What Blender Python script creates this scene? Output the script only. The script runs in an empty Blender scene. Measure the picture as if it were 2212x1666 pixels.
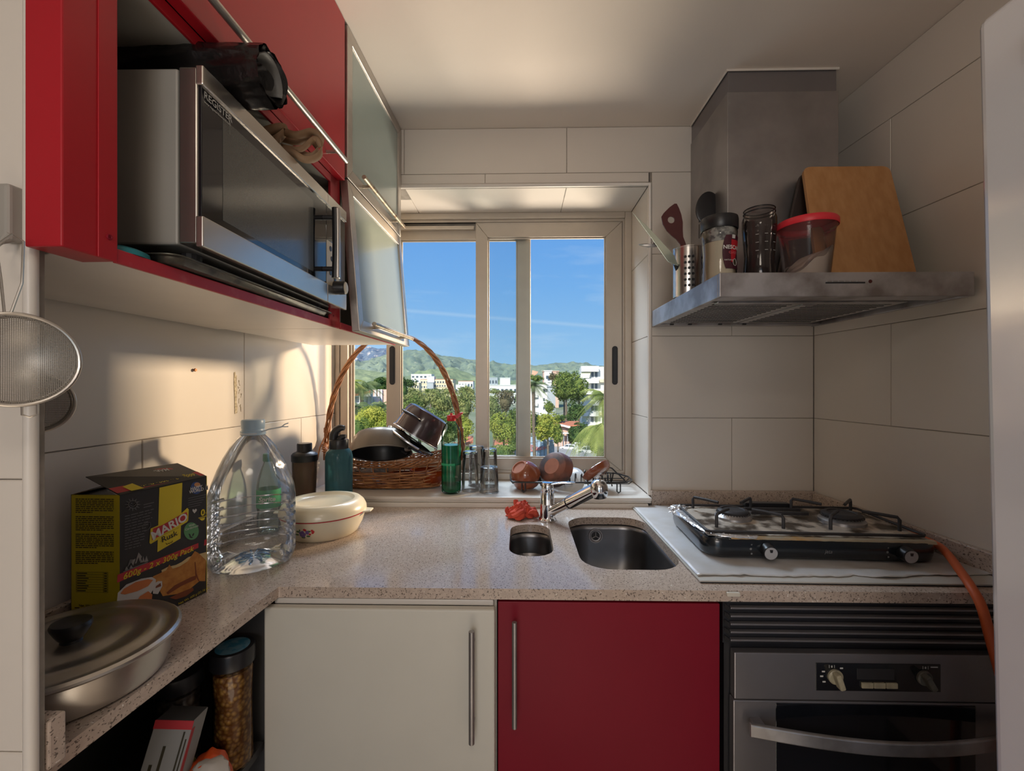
import bpy, bmesh, math, random
from mathutils import Vector, Matrix
R = math.radians
PI = math.pi
sc = bpy.context.scene
COL = sc.collection
random.seed(7)

# ------------------------------------------------------------------ camera
CZ = 1.315
YAW = R(1.16)
FPX = 940.0
cd = bpy.data.cameras.new('camera'); cam = bpy.data.objects.new('camera', cd); COL.objects.link(cam)
cam.location = (0, 0, CZ); cam.rotation_euler = (R(90), 0, YAW)
cd.sensor_width = 36; cd.lens = 36 * FPX / 2212; cd.clip_start = .01; cd.clip_end = 6000
sc.camera = cam

# ------------------------------------------------------------------ world: clear blue sky with thin high streaks
W = bpy.data.worlds.new('sky'); sc.world = W; W.use_nodes = True
wt = W.node_tree; wn = wt.nodes; wl = wt.links; wn.clear()
def N(t, nodes, **k):
    n = nodes.new(t)
    for a, b in k.items():
        if a.startswith('i_'): n.inputs[a[2:].replace('_', ' ')].default_value = b
        else: setattr(n, a, b)
    return n
wo = N('ShaderNodeOutputWorld', wn); bg = N('ShaderNodeBackground', wn); wl.new(bg.outputs[0], wo.inputs[0])
tc = N('ShaderNodeTexCoord', wn); sx = N('ShaderNodeSeparateXYZ', wn); wl.new(tc.outputs['Generated'], sx.inputs[0])
rp = N('ShaderNodeValToRGB', wn); wl.new(sx.outputs['Z'], rp.inputs[0])
e = rp.color_ramp.elements
e[0].position = 0.0; e[0].color = (.50, .72, .90, 1)
e[1].position = .62; e[1].color = (.085, .26, .74, 1)
for p_, c_ in ((.06, (.34, .61, .90, 1)), (.22, (.20, .47, .89, 1)), (.36, (.14, .385, .86, 1))):
    q = e.new(p_); q.color = c_
mp = N('ShaderNodeMapping', wn); wl.new(tc.outputs['Generated'], mp.inputs[0]); mp.inputs['Scale'].default_value = (1.6, 1.6, 9.0); mp.inputs['Rotation'].default_value = (0, R(5), 0)
nz = N('ShaderNodeTexNoise', wn); wl.new(mp.outputs[0], nz.inputs[0]); nz.inputs['Scale'].default_value = 1.7; nz.inputs['Detail'].default_value = 7; nz.inputs['Roughness'].default_value = .62
cr = N('ShaderNodeValToRGB', wn); wl.new(nz.outputs[0], cr.inputs[0]); cr.color_ramp.elements[0].position = .5; cr.color_ramp.elements[1].position = .85
mm = N('ShaderNodeMath', wn, operation='MULTIPLY'); wl.new(cr.outputs[0], mm.inputs[0]); mm.inputs[1].default_value = .45
# one thin vapour trail: a band around a tilted great circle
vt = N('ShaderNodeVectorMath', wn, operation='DOT_PRODUCT'); wl.new(tc.outputs['Generated'], vt.inputs[0]); vt.inputs[1].default_value = (.085, -.148, .985)
ab = N('ShaderNodeMath', wn, operation='ABSOLUTE'); wl.new(vt.outputs['Value'], ab.inputs[0])
tr = N('ShaderNodeMapRange', wn); wl.new(ab.outputs[0], tr.inputs[0]); tr.inputs[1].default_value = 0; tr.inputs[2].default_value = .006; tr.inputs[3].default_value = .22; tr.inputs[4].default_value = 0
ad = N('ShaderNodeMath', wn, operation='MAXIMUM'); wl.new(mm.outputs[0], ad.inputs[0]); wl.new(tr.outputs[0], ad.inputs[1])
mx = N('ShaderNodeMixRGB', wn); wl.new(ad.outputs[0], mx.inputs[0]); wl.new(rp.outputs[0], mx.inputs[1]); mx.inputs[2].default_value = (.80, .88, .95, 1)
wl.new(mx.outputs[0], bg.inputs[0]); bg.inputs[1].default_value = .80

# ------------------------------------------------------------------ lights
def light(kind, name, loc, rot, energy, color, **k):
    l = bpy.data.lights.new(name, kind); l.energy = energy; l.color = color
    for a, b in k.items(): setattr(l, a, b)
    o = bpy.data.objects.new(name, l); COL.objects.link(o); o.location = loc; o.rotation_euler = rot
    return o
def aim(o, t):
    o.rotation_euler = (Vector(t) - Vector(o.location)).to_track_quat('-Z', 'Y').to_euler()
sun = light('SUN', 'sun', (0, 0, 30), (0, 0, 0), 5.4, (1, .93, .80), angle=R(1.0)); aim(sun, (9, 22, 12))
# sunlight thrown back by the panes of a building outside, to the right of the window
glint = light('AREA', 'sun_glint_from_facade', (5.2, 5.6, 2.7), (0, 0, 0), 820, (1, .70, .44), shape='SQUARE', size=.55); aim(glint, (-.75, 1.35, 1.25))
# unseen fill lamp added behind the camera to lift the room's brightness
rear_fill_l = light('AREA', 'rear_fill', (-.45, -1.75, 1.55), (0, 0, 0), 2.6, (1, .86, .72), shape='RECTANGLE', size=.9, size_y=1.7); aim(rear_fill_l, (.85, 1.2, 1.75))
# extra area lamp behind the camera, added to brighten the right wall
up_l = light('AREA', 'right_wall_fill', (-.10, -1.0, 1.5), (0, 0, 0), 6, (1, .88, .78), shape='RECTANGLE', size=.7, size_y=.5); aim(up_l, (1.05, .75, 1.55))
# low upward lamp put in to lift the cabinet and hood undersides
fl_l = light('AREA', 'underside_fill', (-.05, -.35, .06), (R(180), 0, 0), 2.2, (1, .85, .68), shape='RECTANGLE', size=.6, size_y=.6)
# sunlit street and facades below the window, throwing warm light up at the soffit and ceiling
gr_l = light('AREA', 'sunlit_ground_bounce', (.75, 3.6, -.35), (0, 0, 0), 150, (1, .79, .60), shape='RECTANGLE', size=1.4, size_y=1.5); aim(gr_l, (-.02, 1.5, 1.95))
# cool lamp added outside above the window head, boosting the skylight indoors
win_fill_l = light('AREA', 'window_fill', (-.7, 3.1, 3.5), (0, 0, 0), 190, (.78, .88, 1), shape='RECTANGLE', size=2.2, size_y=1.2); aim(win_fill_l, (.35, 1.3, 1.0))
ceil_fill_l = light('AREA', 'ceiling_fill', (.0, -.55, 2.19), (0, 0, 0), 3, (1, .88, .74), shape='DISK', size=.35)  # invented ceiling light out of view, added as general fill

sc.view_settings.view_transform = 'Standard'; sc.view_settings.look = 'None'
sc.view_settings.gamma = 1; sc.view_settings.use_curve_mapping = False
sc.view_settings.exposure = 0.32
sc.cycles.use_denoising = True
sc.cycles.max_bounces = 12; sc.cycles.transparent_max_bounces = 24; sc.cycles.diffuse_bounces = 5
sc.cycles.glossy_bounces = 5; sc.cycles.sample_clamp_indirect = 6; sc.cycles.caustics_reflective = False; sc.cycles.caustics_refractive = False

# ------------------------------------------------------------------ material helpers
MATS = {}
def mat(name, color, rough=.5, metal=0.0, noise=0.0, nscale=20.0, bump=0.0, bscale=None, spec=.5, coat=0.0, stretch=None, color2=None, transl=0.0, contrast=(.35, .65)):
    m = bpy.data.materials.new(name); m.use_nodes = True
    t = m.node_tree; ns = t.nodes; b = ns['Principled BSDF']
    b.inputs['Base Color'].default_value = (*color, 1); b.inputs['Roughness'].default_value = rough
    b.inputs['Metallic'].default_value = metal; b.inputs['Specular IOR Level'].default_value = spec
    b.inputs['Coat Weight'].default_value = coat; b.inputs['Coat Roughness'].default_value = .08
    tcn = ns.new('ShaderNodeTexCoord'); mpn = ns.new('ShaderNodeMapping'); t.links.new(tcn.outputs['Object'], mpn.inputs[0])
    if stretch: mpn.inputs['Scale'].default_value = stretch
    if noise or color2:
        n = ns.new('ShaderNodeTexNoise'); n.inputs['Scale'].default_value = nscale; n.inputs['Detail'].default_value = 6
        t.links.new(mpn.outputs[0], n.inputs[0])
        r = ns.new('ShaderNodeValToRGB'); r.color_ramp.elements[0].position = contrast[0]; r.color_ramp.elements[1].position = contrast[1]
        c2 = color2 or tuple(c * (1 - noise) for c in color)
        r.color_ramp.elements[0].color = (*c2, 1); r.color_ramp.elements[1].color = (*color, 1)
        t.links.new(n.outputs[0], r.inputs[0]); t.links.new(r.outputs[0], b.inputs['Base Color'])
    if bump:
        n2 = ns.new('ShaderNodeTexNoise'); n2.inputs['Scale'].default_value = bscale or nscale; n2.inputs['Detail'].default_value = 4
        t.links.new(mpn.outputs[0], n2.inputs[0])
        bp = ns.new('ShaderNodeBump'); bp.inputs['Strength'].default_value = bump; bp.inputs['Distance'].default_value = .002
        t.links.new(n2.outputs[0], bp.inputs['Height']); t.links.new(bp.outputs[0], b.inputs['Normal'])
    MATS[name] = m
    return m
def clear(name, tint, gloss=.25, rough=.03, body=0.0, bodycol=(1, 1, 1), ior=1.45):
    """thin clear wall: tinted see-through, Fresnel gloss, and a little milky body"""
    m = bpy.data.materials.new(name); m.use_nodes = True; t = m.node_tree; ns = t.nodes; ns.clear()
    o = ns.new('ShaderNodeOutputMaterial'); tr_ = ns.new('ShaderNodeBsdfTransparent'); tr_.inputs[0].default_value = (*tint, 1)
    gl = ns.new('ShaderNodeBsdfGlossy'); gl.inputs['Roughness'].default_value = rough; gl.inputs[0].default_value = (1, 1, 1, 1)
    fr = ns.new('ShaderNodeLayerWeight'); fr.inputs[0].default_value = gloss
    mi = ns.new('ShaderNodeMixShader'); t.links.new(fr.outputs['Fresnel'], mi.inputs[0]); t.links.new(tr_.outputs[0], mi.inputs[1]); t.links.new(gl.outputs[0], mi.inputs[2])
    last = mi
    if body:
        df = ns.new('ShaderNodeBsdfDiffuse'); df.inputs[0].default_value = (*bodycol, 1)
        m2 = ns.new('ShaderNodeMixShader'); m2.inputs[0].default_value = body
        t.links.new(mi.outputs[0], m2.inputs[1]); t.links.new(df.outputs[0], m2.inputs[2]); last = m2
    t.links.new(last.outputs[0], o.inputs[0])
    return m

# ------------------------------------------------------------------ geometry helpers
class MB:
    def __init__(s): s.v = []; s.f = []
    def add(s, v, f):
        k = len(s.v); s.v += [Vector(p) for p in v]; s.f += [tuple(i + k for i in q) for q in f]; return s
    def box(s, x0, x1, y0, y1, z0, z1):
        return s.add([(x0,y0,z0),(x1,y0,z0),(x1,y1,z0),(x0,y1,z0),(x0,y0,z1),(x1,y0,z1),(x1,y1,z1),(x0,y1,z1)],
                     [(0,3,2,1),(4,5,6,7),(0,1,5,4),(1,2,6,5),(2,3,7,6),(3,0,4,7)])
    def prism(s, pts, d):
        """closed 3-D polygon pts pushed along vector d"""
        n = len(pts); d = Vector(d); a = [Vector(p) for p in pts]
        return s.add(a + [p + d for p in a], [tuple(range(n))[::-1], tuple(range(n, 2*n))] + [(i, (i+1) % n, (i+1) % n + n, i + n) for i in range(n)])
    def lathe(s, prof, c=(0,0,0), n=32, axis=None, sx=1, sy=1, cap0=False, cap1=False, ang=None):
        c = Vector(c); q = Vector((0,0,1)).rotation_difference(Vector(axis)) if axis else None
        v = []; f = []
        full = ang is None; m = n if full else n + 1
        for r, z in prof:
            for i in range(m):
                t = 2*PI*i/n if full else ang[0] + (ang[1]-ang[0])*i/n
                p = Vector((r*math.cos(t)*sx, r*math.sin(t)*sy, z))
                if q: p = q @ p
                v.append(c + p)
        for j in range(len(prof)-1):
            for i in range(n):
                k = (i+1) % m
                f.append((j*m+i, j*m+k, (j+1)*m+k, (j+1)*m+i))
        if cap0: f.append(tuple(range(m))[::-1])
        if cap1: f.append(tuple((len(prof)-1)*m + i for i in range(m)))
        return s.add(v, f)
    def cyl(s, a, b, r, r2=None, n=16):
        a, b = Vector(a), Vector(b); d = b - a
        return s.lathe([(r, 0), (r if r2 is None else r2, d.length)], a, n, axis=d, cap0=True, cap1=True)
    def tube(s, pts, r, n=8, closed=False, rads=None, flat=1.0):
        pts = [Vector(p) for p in pts]; m = len(pts); v = []; f = []
        up = None
        for i, p in enumerate(pts):
            if closed: t = pts[(i+1) % m] - pts[i-1]
            else: t = pts[min(i+1, m-1)] - pts[max(i-1, 0)]
            if t.length < 1e-9: t = Vector((0,0,1))
            t.normalize()
            if up is None:
                up = Vector((0,0,1)) if abs(t.z) < .9 else Vector((0,1,0))
            a = t.cross(up)
            if a.length < 1e-6: a = t.orthogonal()
            a.normalize(); b = a.cross(t).normalized(); up = b
            rr = rads[i] if rads else r
            for k in range(n):
                g = 2*PI*k/n; v.append(p + a*math.cos(g)*rr + b*math.sin(g)*rr*flat)
        L = m if closed else m-1
        for i in range(L):
            for k in range(n):
                j = (i+1) % m; k2 = (k+1) % n
                f.append((i*n+k, i*n+k2, j*n+k2, j*n+k))
        if not closed:
            f.append(tuple(range(n))[::-1]); f.append(tuple((m-1)*n+k for k in range(n)))
        return s.add(v, f)
    def sphere(s, c, r, n=16, m=10, sx=1, sy=1, sz=1, axis=None):
        prof = [(max(1e-4, r*math.sin(PI*j/m)), -r*sz*math.cos(PI*j/m)) for j in range(m+1)]
        return s.lathe(prof, c, n, sx=sx, sy=sy, axis=axis)
    def grid(s, fn, nu, nv, closed_u=False):
        v = [fn(i/nu, j/nv) for j in range(nv+1) for i in range(nu+1)]
        return s.add(v, [(j*(nu+1)+i, j*(nu+1)+i+1, (j+1)*(nu+1)+i+1, (j+1)*(nu+1)+i) for j in range(nv) for i in range(nu)])
    def xf(s, M):
        s.v = [M @ p for p in s.v]; return s
    def build(s, name, m, parent=None, smooth=False, bevel=0, seg=2, solid=0, sub=0, merge=False):
        org = Vector((0,0,0)); q = parent
        while q is not None: org += q.location; q = q.parent
        me = bpy.data.meshes.new(name); me.from_pydata([p - org for p in s.v], [], s.f); me.validate()
        bm = bmesh.new(); bm.from_mesh(me)
        if merge: bmesh.ops.remove_doubles(bm, verts=bm.verts, dist=1e-5)
        bmesh.ops.recalc_face_normals(bm, faces=bm.faces); bm.to_mesh(me); bm.free()
        o = bpy.data.objects.new(name, me); COL.objects.link(o)
        if m: me.materials.append(m)
        if parent is not None: o.parent = parent
        if smooth:
            for p in me.polygons: p.use_smooth = True
            me.set_sharp_from_angle(angle=R(38))
        if sub:
            d = o.modifiers.new('s', 'SUBSURF'); d.levels = sub; d.render_levels = sub
        if solid:
            d = o.modifiers.new('t', 'SOLIDIFY'); d.thickness = solid; d.offset = 0
        if bevel:
            d = o.modifiers.new('b', 'BEVEL'); d.width = bevel; d.segments = seg; d.limit_method = 'ANGLE'; d.angle_limit = R(40); d.harden_normals = False
        return o
def tag(o, label=None, cat=None, group=None, kind=None):
    for k, v in (('label', label), ('category', cat), ('group', group), ('kind', kind)):
        if v: o[k] = v
    return o
def thing(name, loc, label, cat, group=None):
    o = bpy.data.objects.new(name, None); COL.objects.link(o); o.location = loc; o.empty_display_size = .05
    return tag(o, label, cat, group)
def structure(name, o): o.name = name; o['kind'] = 'structure'; return o
def copy_tree(o, parent=None):
    kids = list(o.children); c = o.copy(); COL.objects.link(c); c.parent = parent
    for ch in kids: copy_tree(ch, c)
    return c
def text(parent, s, h, o, u, v, m, align='CENTER', bold=0.0, name='lettering', shear=0.0, lift=0.0, spacing=1.0):
    """flat print: the string s, cap height about h, at point o along unit vectors u (reading) and v (up)"""
    c = bpy.data.curves.new('t', 'FONT'); c.body = s; c.size = h / .72; c.align_x = align; c.align_y = 'CENTER'; c.offset = bold * h; c.shear = shear; c.space_character = spacing; c.resolution_u = 3
    to = bpy.data.objects.new('t', c); COL.objects.link(to); dg = bpy.context.evaluated_depsgraph_get()
    me = bpy.data.meshes.new_from_object(to.evaluated_get(dg)); bpy.data.objects.remove(to); bpy.data.curves.remove(c)
    u = Vector(u).normalized(); v = Vector(v); v = (v - u * v.dot(u)).normalized(); n = u.cross(v)
    b = MB(); b.add([Vector(o) + u*p.co.x + v*p.co.y + n*lift for p in me.vertices], [tuple(q.vertices) for q in me.polygons]); bpy.data.meshes.remove(me)
    return b.build(name, m, parent)
def curve_fill(outer, holes, z0, z1):
    """2-D outline with holes, thickened from z0 to z1; returns MB"""
    c = bpy.data.curves.new('c', 'CURVE'); c.dimensions = '2D'; c.fill_mode = 'BOTH'; c.extrude = (z1-z0)/2
    for L in [outer] + holes:
        sp = c.splines.new('POLY'); sp.points.add(len(L)-1); sp.use_cyclic_u = True
        for q, (x, y) in zip(sp.points, L): q.co = (x, y, 0, 1)
    to = bpy.data.objects.new('t', c); COL.objects.link(to); dg = bpy.context.evaluated_depsgraph_get()
    me = bpy.data.meshes.new_from_object(to.evaluated_get(dg)); bpy.data.objects.remove(to); bpy.data.curves.remove(c)
    b = MB(); b.add([p.co + Vector((0,0,(z0+z1)/2)) for p in me.vertices], [tuple(q.vertices) for q in me.polygons]); bpy.data.meshes.remove(me)
    return b
def rrect(x0, x1, y0, y1, r, n=6):
    out = []
    for cx, cy, a in ((x1-r, y0+r, -90), (x1-r, y1-r, 0), (x0+r, y1-r, 90), (x0+r, y0+r, 180)):
        for i in range(n+1):
            t = R(a + 90*i/n); out.append((cx + r*math.cos(t), cy + r*math.sin(t)))
    return out
def at(px, py, Y):
    """point of the photograph's pixel (2212 x 1666) at distance Y into the scene"""
    x = (px-1106)/FPX; z = -(py-833)/FPX; c, s_ = math.cos(YAW), math.sin(YAW)
    dx, dy = x*c - s_, x*s_ + c; k = Y/dy
    return Vector((dx*k, Y, CZ + z*k))

# ------------------------------------------------------------------ materials
M_tile = mat('glazed_tile', (.72, .665, .60), .22, noise=.05, nscale=3, bump=.12, bscale=9, contrast=(.3, .7))
M_grout = mat('grout', (.30, .27, .235), .9, noise=.3, nscale=40)
M_ceil = mat('ceiling_paint', (.74, .67, .60), .85, noise=.04, nscale=4, bump=.1, bscale=60)
M_trim = mat('white_plastic_trim', (.72, .67, .61), .35, noise=.04, nscale=10)
M_floor = mat('floor_tile', (.34, .27, .21), .4, noise=.2, nscale=8)
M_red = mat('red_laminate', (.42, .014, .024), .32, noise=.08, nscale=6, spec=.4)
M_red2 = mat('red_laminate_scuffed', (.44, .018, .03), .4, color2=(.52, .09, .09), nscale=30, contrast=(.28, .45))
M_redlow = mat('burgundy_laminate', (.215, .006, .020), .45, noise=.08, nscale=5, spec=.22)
M_white = mat('white_laminate', (.62, .60, .53), .42, noise=.05, nscale=5)
M_inner = mat('carcass_inside', (.42, .41, .37), .5, noise=.06, nscale=6)
M_alu = mat('brushed_aluminium', (.56, .52, .48), .38, metal=.85, noise=.08, nscale=60, stretch=(1, .1, 1))
M_alu_f = mat('anodised_window_frame', (.50, .44, .37), .42, metal=.35, noise=.05, nscale=20)
M_steel = mat('stainless_steel', (.60, .58, .57), .26, metal=1, noise=.1, nscale=30, bump=.05, stretch=(.3, 6, 1))
M_steel_dull = mat('dull_stainless_steel', (.42, .40, .40), .42, metal=.9, noise=.22, nscale=9)
M_steel_w = mat('worn_steel', (.50, .50, .52), .36, metal=.9, color2=(.33, .32, .32), nscale=14, contrast=(.4, .62))
M_chrome = mat('chrome', (.80, .80, .82), .07, metal=1)
M_black = mat('black_plastic', (.014, .014, .017), .35, noise=.2, nscale=10)
M_blackm = mat('black_matt_metal', (.010, .012, .016), .48, noise=.2, nscale=30)
M_iron = mat('cast_iron_grey', (.035, .033, .036), .55, noise=.3, nscale=60, bump=.2)
M_glassdark = mat('dark_glass', (.008, .009, .012), .06, spec=.6, coat=.3)
M_frost = mat('frosted_glass', (.30, .37, .35), .24, noise=.04, nscale=5, spec=.8, coat=.35)
M_rubber = mat('dark_rubber', (.015, .015, .018), .6)
M_clearglass = clear('window_pane', (.93, .96, .97), .04, .01, body=.02, bodycol=(.75, .80, .85))
M_pet = clear('clear_plastic', (.90, .925, .95), .30, .09, body=.06, bodycol=(.72, .80, .92))
M_tumbler = clear('tumbler_glass', (.94, .95, .95), .30, .03, body=.01)
def quartz():
    m = bpy.data.materials.new('speckled_quartz'); m.use_nodes = True; t = m.node_tree; ns = t.nodes; b = ns['Principled BSDF']
    tcn = ns.new('ShaderNodeTexCoord')
    def spots(scale, lo, hi, seed):
        mp_ = ns.new('ShaderNodeMapping'); mp_.inputs['Location'].default_value = (seed, seed*2, seed*3); t.links.new(tcn.outputs['Object'], mp_.inputs[0])
        mp_.inputs['Scale'].default_value = (1, .7, 1)
        n = ns.new('ShaderNodeTexNoise'); n.inputs['Scale'].default_value = scale; n.inputs['Detail'].default_value = 2; t.links.new(mp_.outputs[0], n.inputs[0])
        r = ns.new('ShaderNodeValToRGB'); r.color_ramp.elements[0].position = lo; r.color_ramp.elements[1].position = hi; t.links.new(n.outputs[0], r.inputs[0])
        return r.outputs[0]
    base = ns.new('ShaderNodeMixRGB'); base.inputs[1].default_value = (.53, .43, .36, 1); base.inputs[2].default_value = (.46, .37, .31, 1)
    t.links.new(spots(110, .35, .65, 0), base.inputs[0])
    d = ns.new('ShaderNodeMixRGB'); t.links.new(base.outputs[0], d.inputs[1]); d.inputs[2].default_value = (.15, .12, .10, 1); t.links.new(spots(300, .60, .64, 3), d.inputs[0])
    w = ns.new('ShaderNodeMixRGB'); t.links.new(d.outputs[0], w.inputs[1]); w.inputs[2].default_value = (.78, .74, .68, 1); t.links.new(spots(200, .70, .72, 9), w.inputs[0])
    t.links.new(w.outputs[0], b.inputs['Base Color']); b.inputs['Roughness'].default_value = .16; b.inputs['Specular IOR Level'].default_value = .55
    r2 = ns.new('ShaderNodeMapRange'); t.links.new(spots(14, .3, .7, 5), r2.inputs[0]); r2.inputs[3].default_value = .10; r2.inputs[4].default_value = .24; t.links.new(r2.outputs[0], b.inputs['Roughness'])
    return m
M_quartz = quartz()
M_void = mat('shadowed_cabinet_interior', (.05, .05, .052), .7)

# ------------------------------------------------------------------ room shell
WY, CEIL = 1.52, 2.215
def lx(Y): return -.753 - .035*(1.757 - Y)          # left wall plane
def rx(Y): return 1.009 + .05*(1.52 - Y)            # right wall plane
structure('floor', MB().box(-1.1, 1.35, -2, 1.55, -.05, 0).build('floor', M_floor))
structure('ceiling', MB().box(-1.1, 1.35, -2, 1.9, CEIL, CEIL+.08).build('ceiling', M_ceil, bevel=0))
G = .0016       # grout joint
def tile(wall, o, u, v, n, a0, a1, z0, z1, t=.004):
    o, u, v, n = Vector(o), Vector(u), Vector(v), Vector(n); g = G/2 + random.uniform(-.0002, .0002); c = .0012
    pr = random.uniform(-.0003, .0003)
    A = [(a0+g, z0+g), (a1-g, z0+g), (a1-g, z1-g), (a0+g, z1-g)]
    B = [(a0+g+c, z0+g+c), (a1-g-c, z0+g+c), (a1-g-c, z1-g-c), (a0+g+c, z1-g-c)]
    P = lambda L, h: [o + u*x + v*z + n*h for x, z in L]
    MB().add(P(A, -.001) + P(A, t-c+pr) + P(B, t+pr), [(0,1,5,4),(1,2,6,5),(2,3,7,6),(3,0,4,7),(4,5,9,8),(5,6,10,9),(6,7,11,10),(7,4,8,11),(8,9,10,11),(0,3,2,1)]).build('tile', M_tile, wall)
ROWS = [.0, .0640, .3485, .633, .9175, 1.2025, 1.487, 1.7715, 2.056, CEIL]
# back wall with the window opening (x < .44, .935 < z < 2.01)
OX, OZ0, OZ1 = .443, .935, 2.01
bw = MB(); bw.box(-1.1, OX+.0, WY+.004, WY+.10, OZ1, CEIL); bw.box(OX+.005, 1.35, WY+.004, WY+.33, 0, CEIL); bw.box(-1.1, OX, WY+.004, WY+.30, 0, OZ0-.035)
bw.box(-1.1, OX, WY+.10, WY+.33, OZ1+.004, CEIL)
wb = structure('wall_back', bw.build('wall_back', M_grout))
for k in range(4, 9):
    z0, z1 = ROWS[k], ROWS[k+1]
    js = [-.41, .16, .73] if (k % 2 == 0) else [-.125, .445, 1.015]
    if k == 4: z0 = .90
    js = [-.8] + [j for j in js if -.8 < j < 1.009] + [1.009]
    for a0, a1 in zip(js[:-1], js[1:]):
        y0 = z0
        if a1 - a0 < .02: continue
        if z1 <= OZ1 + .02 or z0 < OZ1:
            # clip by the opening
            if k == 7:      # row crossed by the opening's head
                if a1 <= OX + .01:
                    if z1 - OZ1 > .02: tile(wb, (0, WY+.004, 0), (1,0,0), (0,0,1), (0,-1,0), a0, a1, OZ1 + .012, z1)
                    continue
            if a1 <= OX + .01: continue
            a0 = max(a0, OX + .012)
        if a1 - a0 < .02: continue
        tile(wb, (0, WY+.004, 0), (1,0,0), (0,0,1), (0,-1,0), a0, a1, y0, z1)
# reveal and soffit tiles
for a0, a1 in ((-.78, -.41), (-.41, .16), (.16, OX)):
    tile(wb, (0, 0, OZ1+.004), (1,0,0), (0,1,0), (0,0,-1), a0, a1, WY+.012, 1.765)
for z0, z1 in ((OZ0, 1.2025), (1.2025, 1.487), (1.487, 1.7715), (1.7715, OZ1)):
    tile(wb, (OX+.004, 0, 0), (0,1,0), (0,0,1), (-1,0,0), WY+.012, 1.765, z0, z1)
# rounded plastic corner bead around the opening
tb = MB()
tb.tube([(-.765, WY+.004, OZ1+.006), (OX+.006, WY+.004, OZ1+.006), (OX+.006, WY+.004, OZ0)], .0085, 10)
structure('trim_1', tb.build('trim_1', M_trim, smooth=True))
# left wall
lw = MB(); lw.prism([(lx(-2)-.004, -2, 0), (lx(1.9)-.004, 1.9, 0), (lx(1.9)-.3, 1.9, 0), (lx(-2)-.3, -2, 0)], (0,0,CEIL))
wl_ = structure('wall_left', lw.build('wall_left', M_grout))
uL = Vector((lx(0)-lx(1), -1, 0)).normalized(); oL = (lx(1.76)-.004, 1.76, 0); nL = Vector((1, uL.x, 0)).normalized(); nL = Vector((-uL.y, uL.x, 0)).normalized()
if nL.x < 0: nL = -nL
for k in range(3, 8):
    z0, z1 = ROWS[k], ROWS[k+1]
    if k == 4: z0 = .90
    if k == 3: z0, z1 = .64, .878
    js = {3: [.3, .9], 4: [.265, .875], 5: [.0, .56, 1.13], 6: [.265, .875], 7: [.0, .56, 1.13]}[k]
    js = [0] + [j for j in js if j > .01] + [1.30]
    for a0, a1 in zip(js[:-1], js[1:]): tile(wl_, oL, uL, (0,0,1), nL, a0, a1, z0, min(z1, 2.2))
# right wall
rw = MB(); rw.prism([(rx(-2)+.004, -2, 0), (rx(1.6)+.004, 1.6, 0), (rx(1.6)+.3, 1.6, 0), (rx(-2)+.3, -2, 0)], (0,0,CEIL))
wr = structure('wall_right', rw.build('wall_right', M_grout))
uR = Vector((rx(0)-rx(1), -1, 0)).normalized(); oR = (rx(1.52)+.004, 1.52, 0); nR = Vector((uR.y, -uR.x, 0)).normalized()
if nR.x > 0: nR = -nR
for k in range(2, 9):
    z0, z1 = ROWS[k], ROWS[k+1]
    if k == 4: z0 = .90
    if k == 3: z1 = .878
    js = [.295, .865, 1.435] if k % 2 == 1 else [.59, 1.16]
    js = [0] + js + [1.9]
    for a0, a1 in zip(js[:-1], js[1:]): tile(wr, oR, uR, (0,0,1), nR, a0, a1, z0, z1)
# nib wall at the near left, edged with a plastic corner bead
nb = MB().box(-1.05, -.510, .446, .456, 0, CEIL); nbw = structure('wall_left_nib', nb.build('wall_left_nib', M_grout))
for z0, z1 in zip([.0, .364, .648, .933, 1.217, 1.502, 1.787, 2.071], [.364, .648, .933, 1.217, 1.502, 1.787, 2.071, 2.213]):
    tile(nbw, (0, .446, 0), (1,0,0), (0,0,1), (0,-1,0), -1.0, -.517, z0, z1)
tb = MB().tube([(-.5125, .445, 0), (-.5125, .445, CEIL)], .0062, 12)
structure('trim_2', tb.build('trim_2', M_trim, smooth=True))
# wall behind the camera with a doorway
rb = MB(); rb.box(-1.1, -.75, -2.06, -2, 0, CEIL); rb.box(.3, 1.35, -2.06, -2, 0, CEIL); rb.box(-.75, .3, -2.06, -2, 2.05, CEIL)
structure('wall_rear', rb.build('wall_rear', M_ceil))

# window sill slab of tile with a stepped nose
sl = MB(); sl.box(-.765, OX, 1.478, 1.76, OZ0-.012, OZ0); sl.box(-.765, OX-.0, 1.484, 1.50, .915, OZ0-.012); sl.box(-.765, OX-.012, 1.476, 1.50, .899, .915)
structure('trim_3', sl.build('trim_3', M_trim, bevel=.003))

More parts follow.
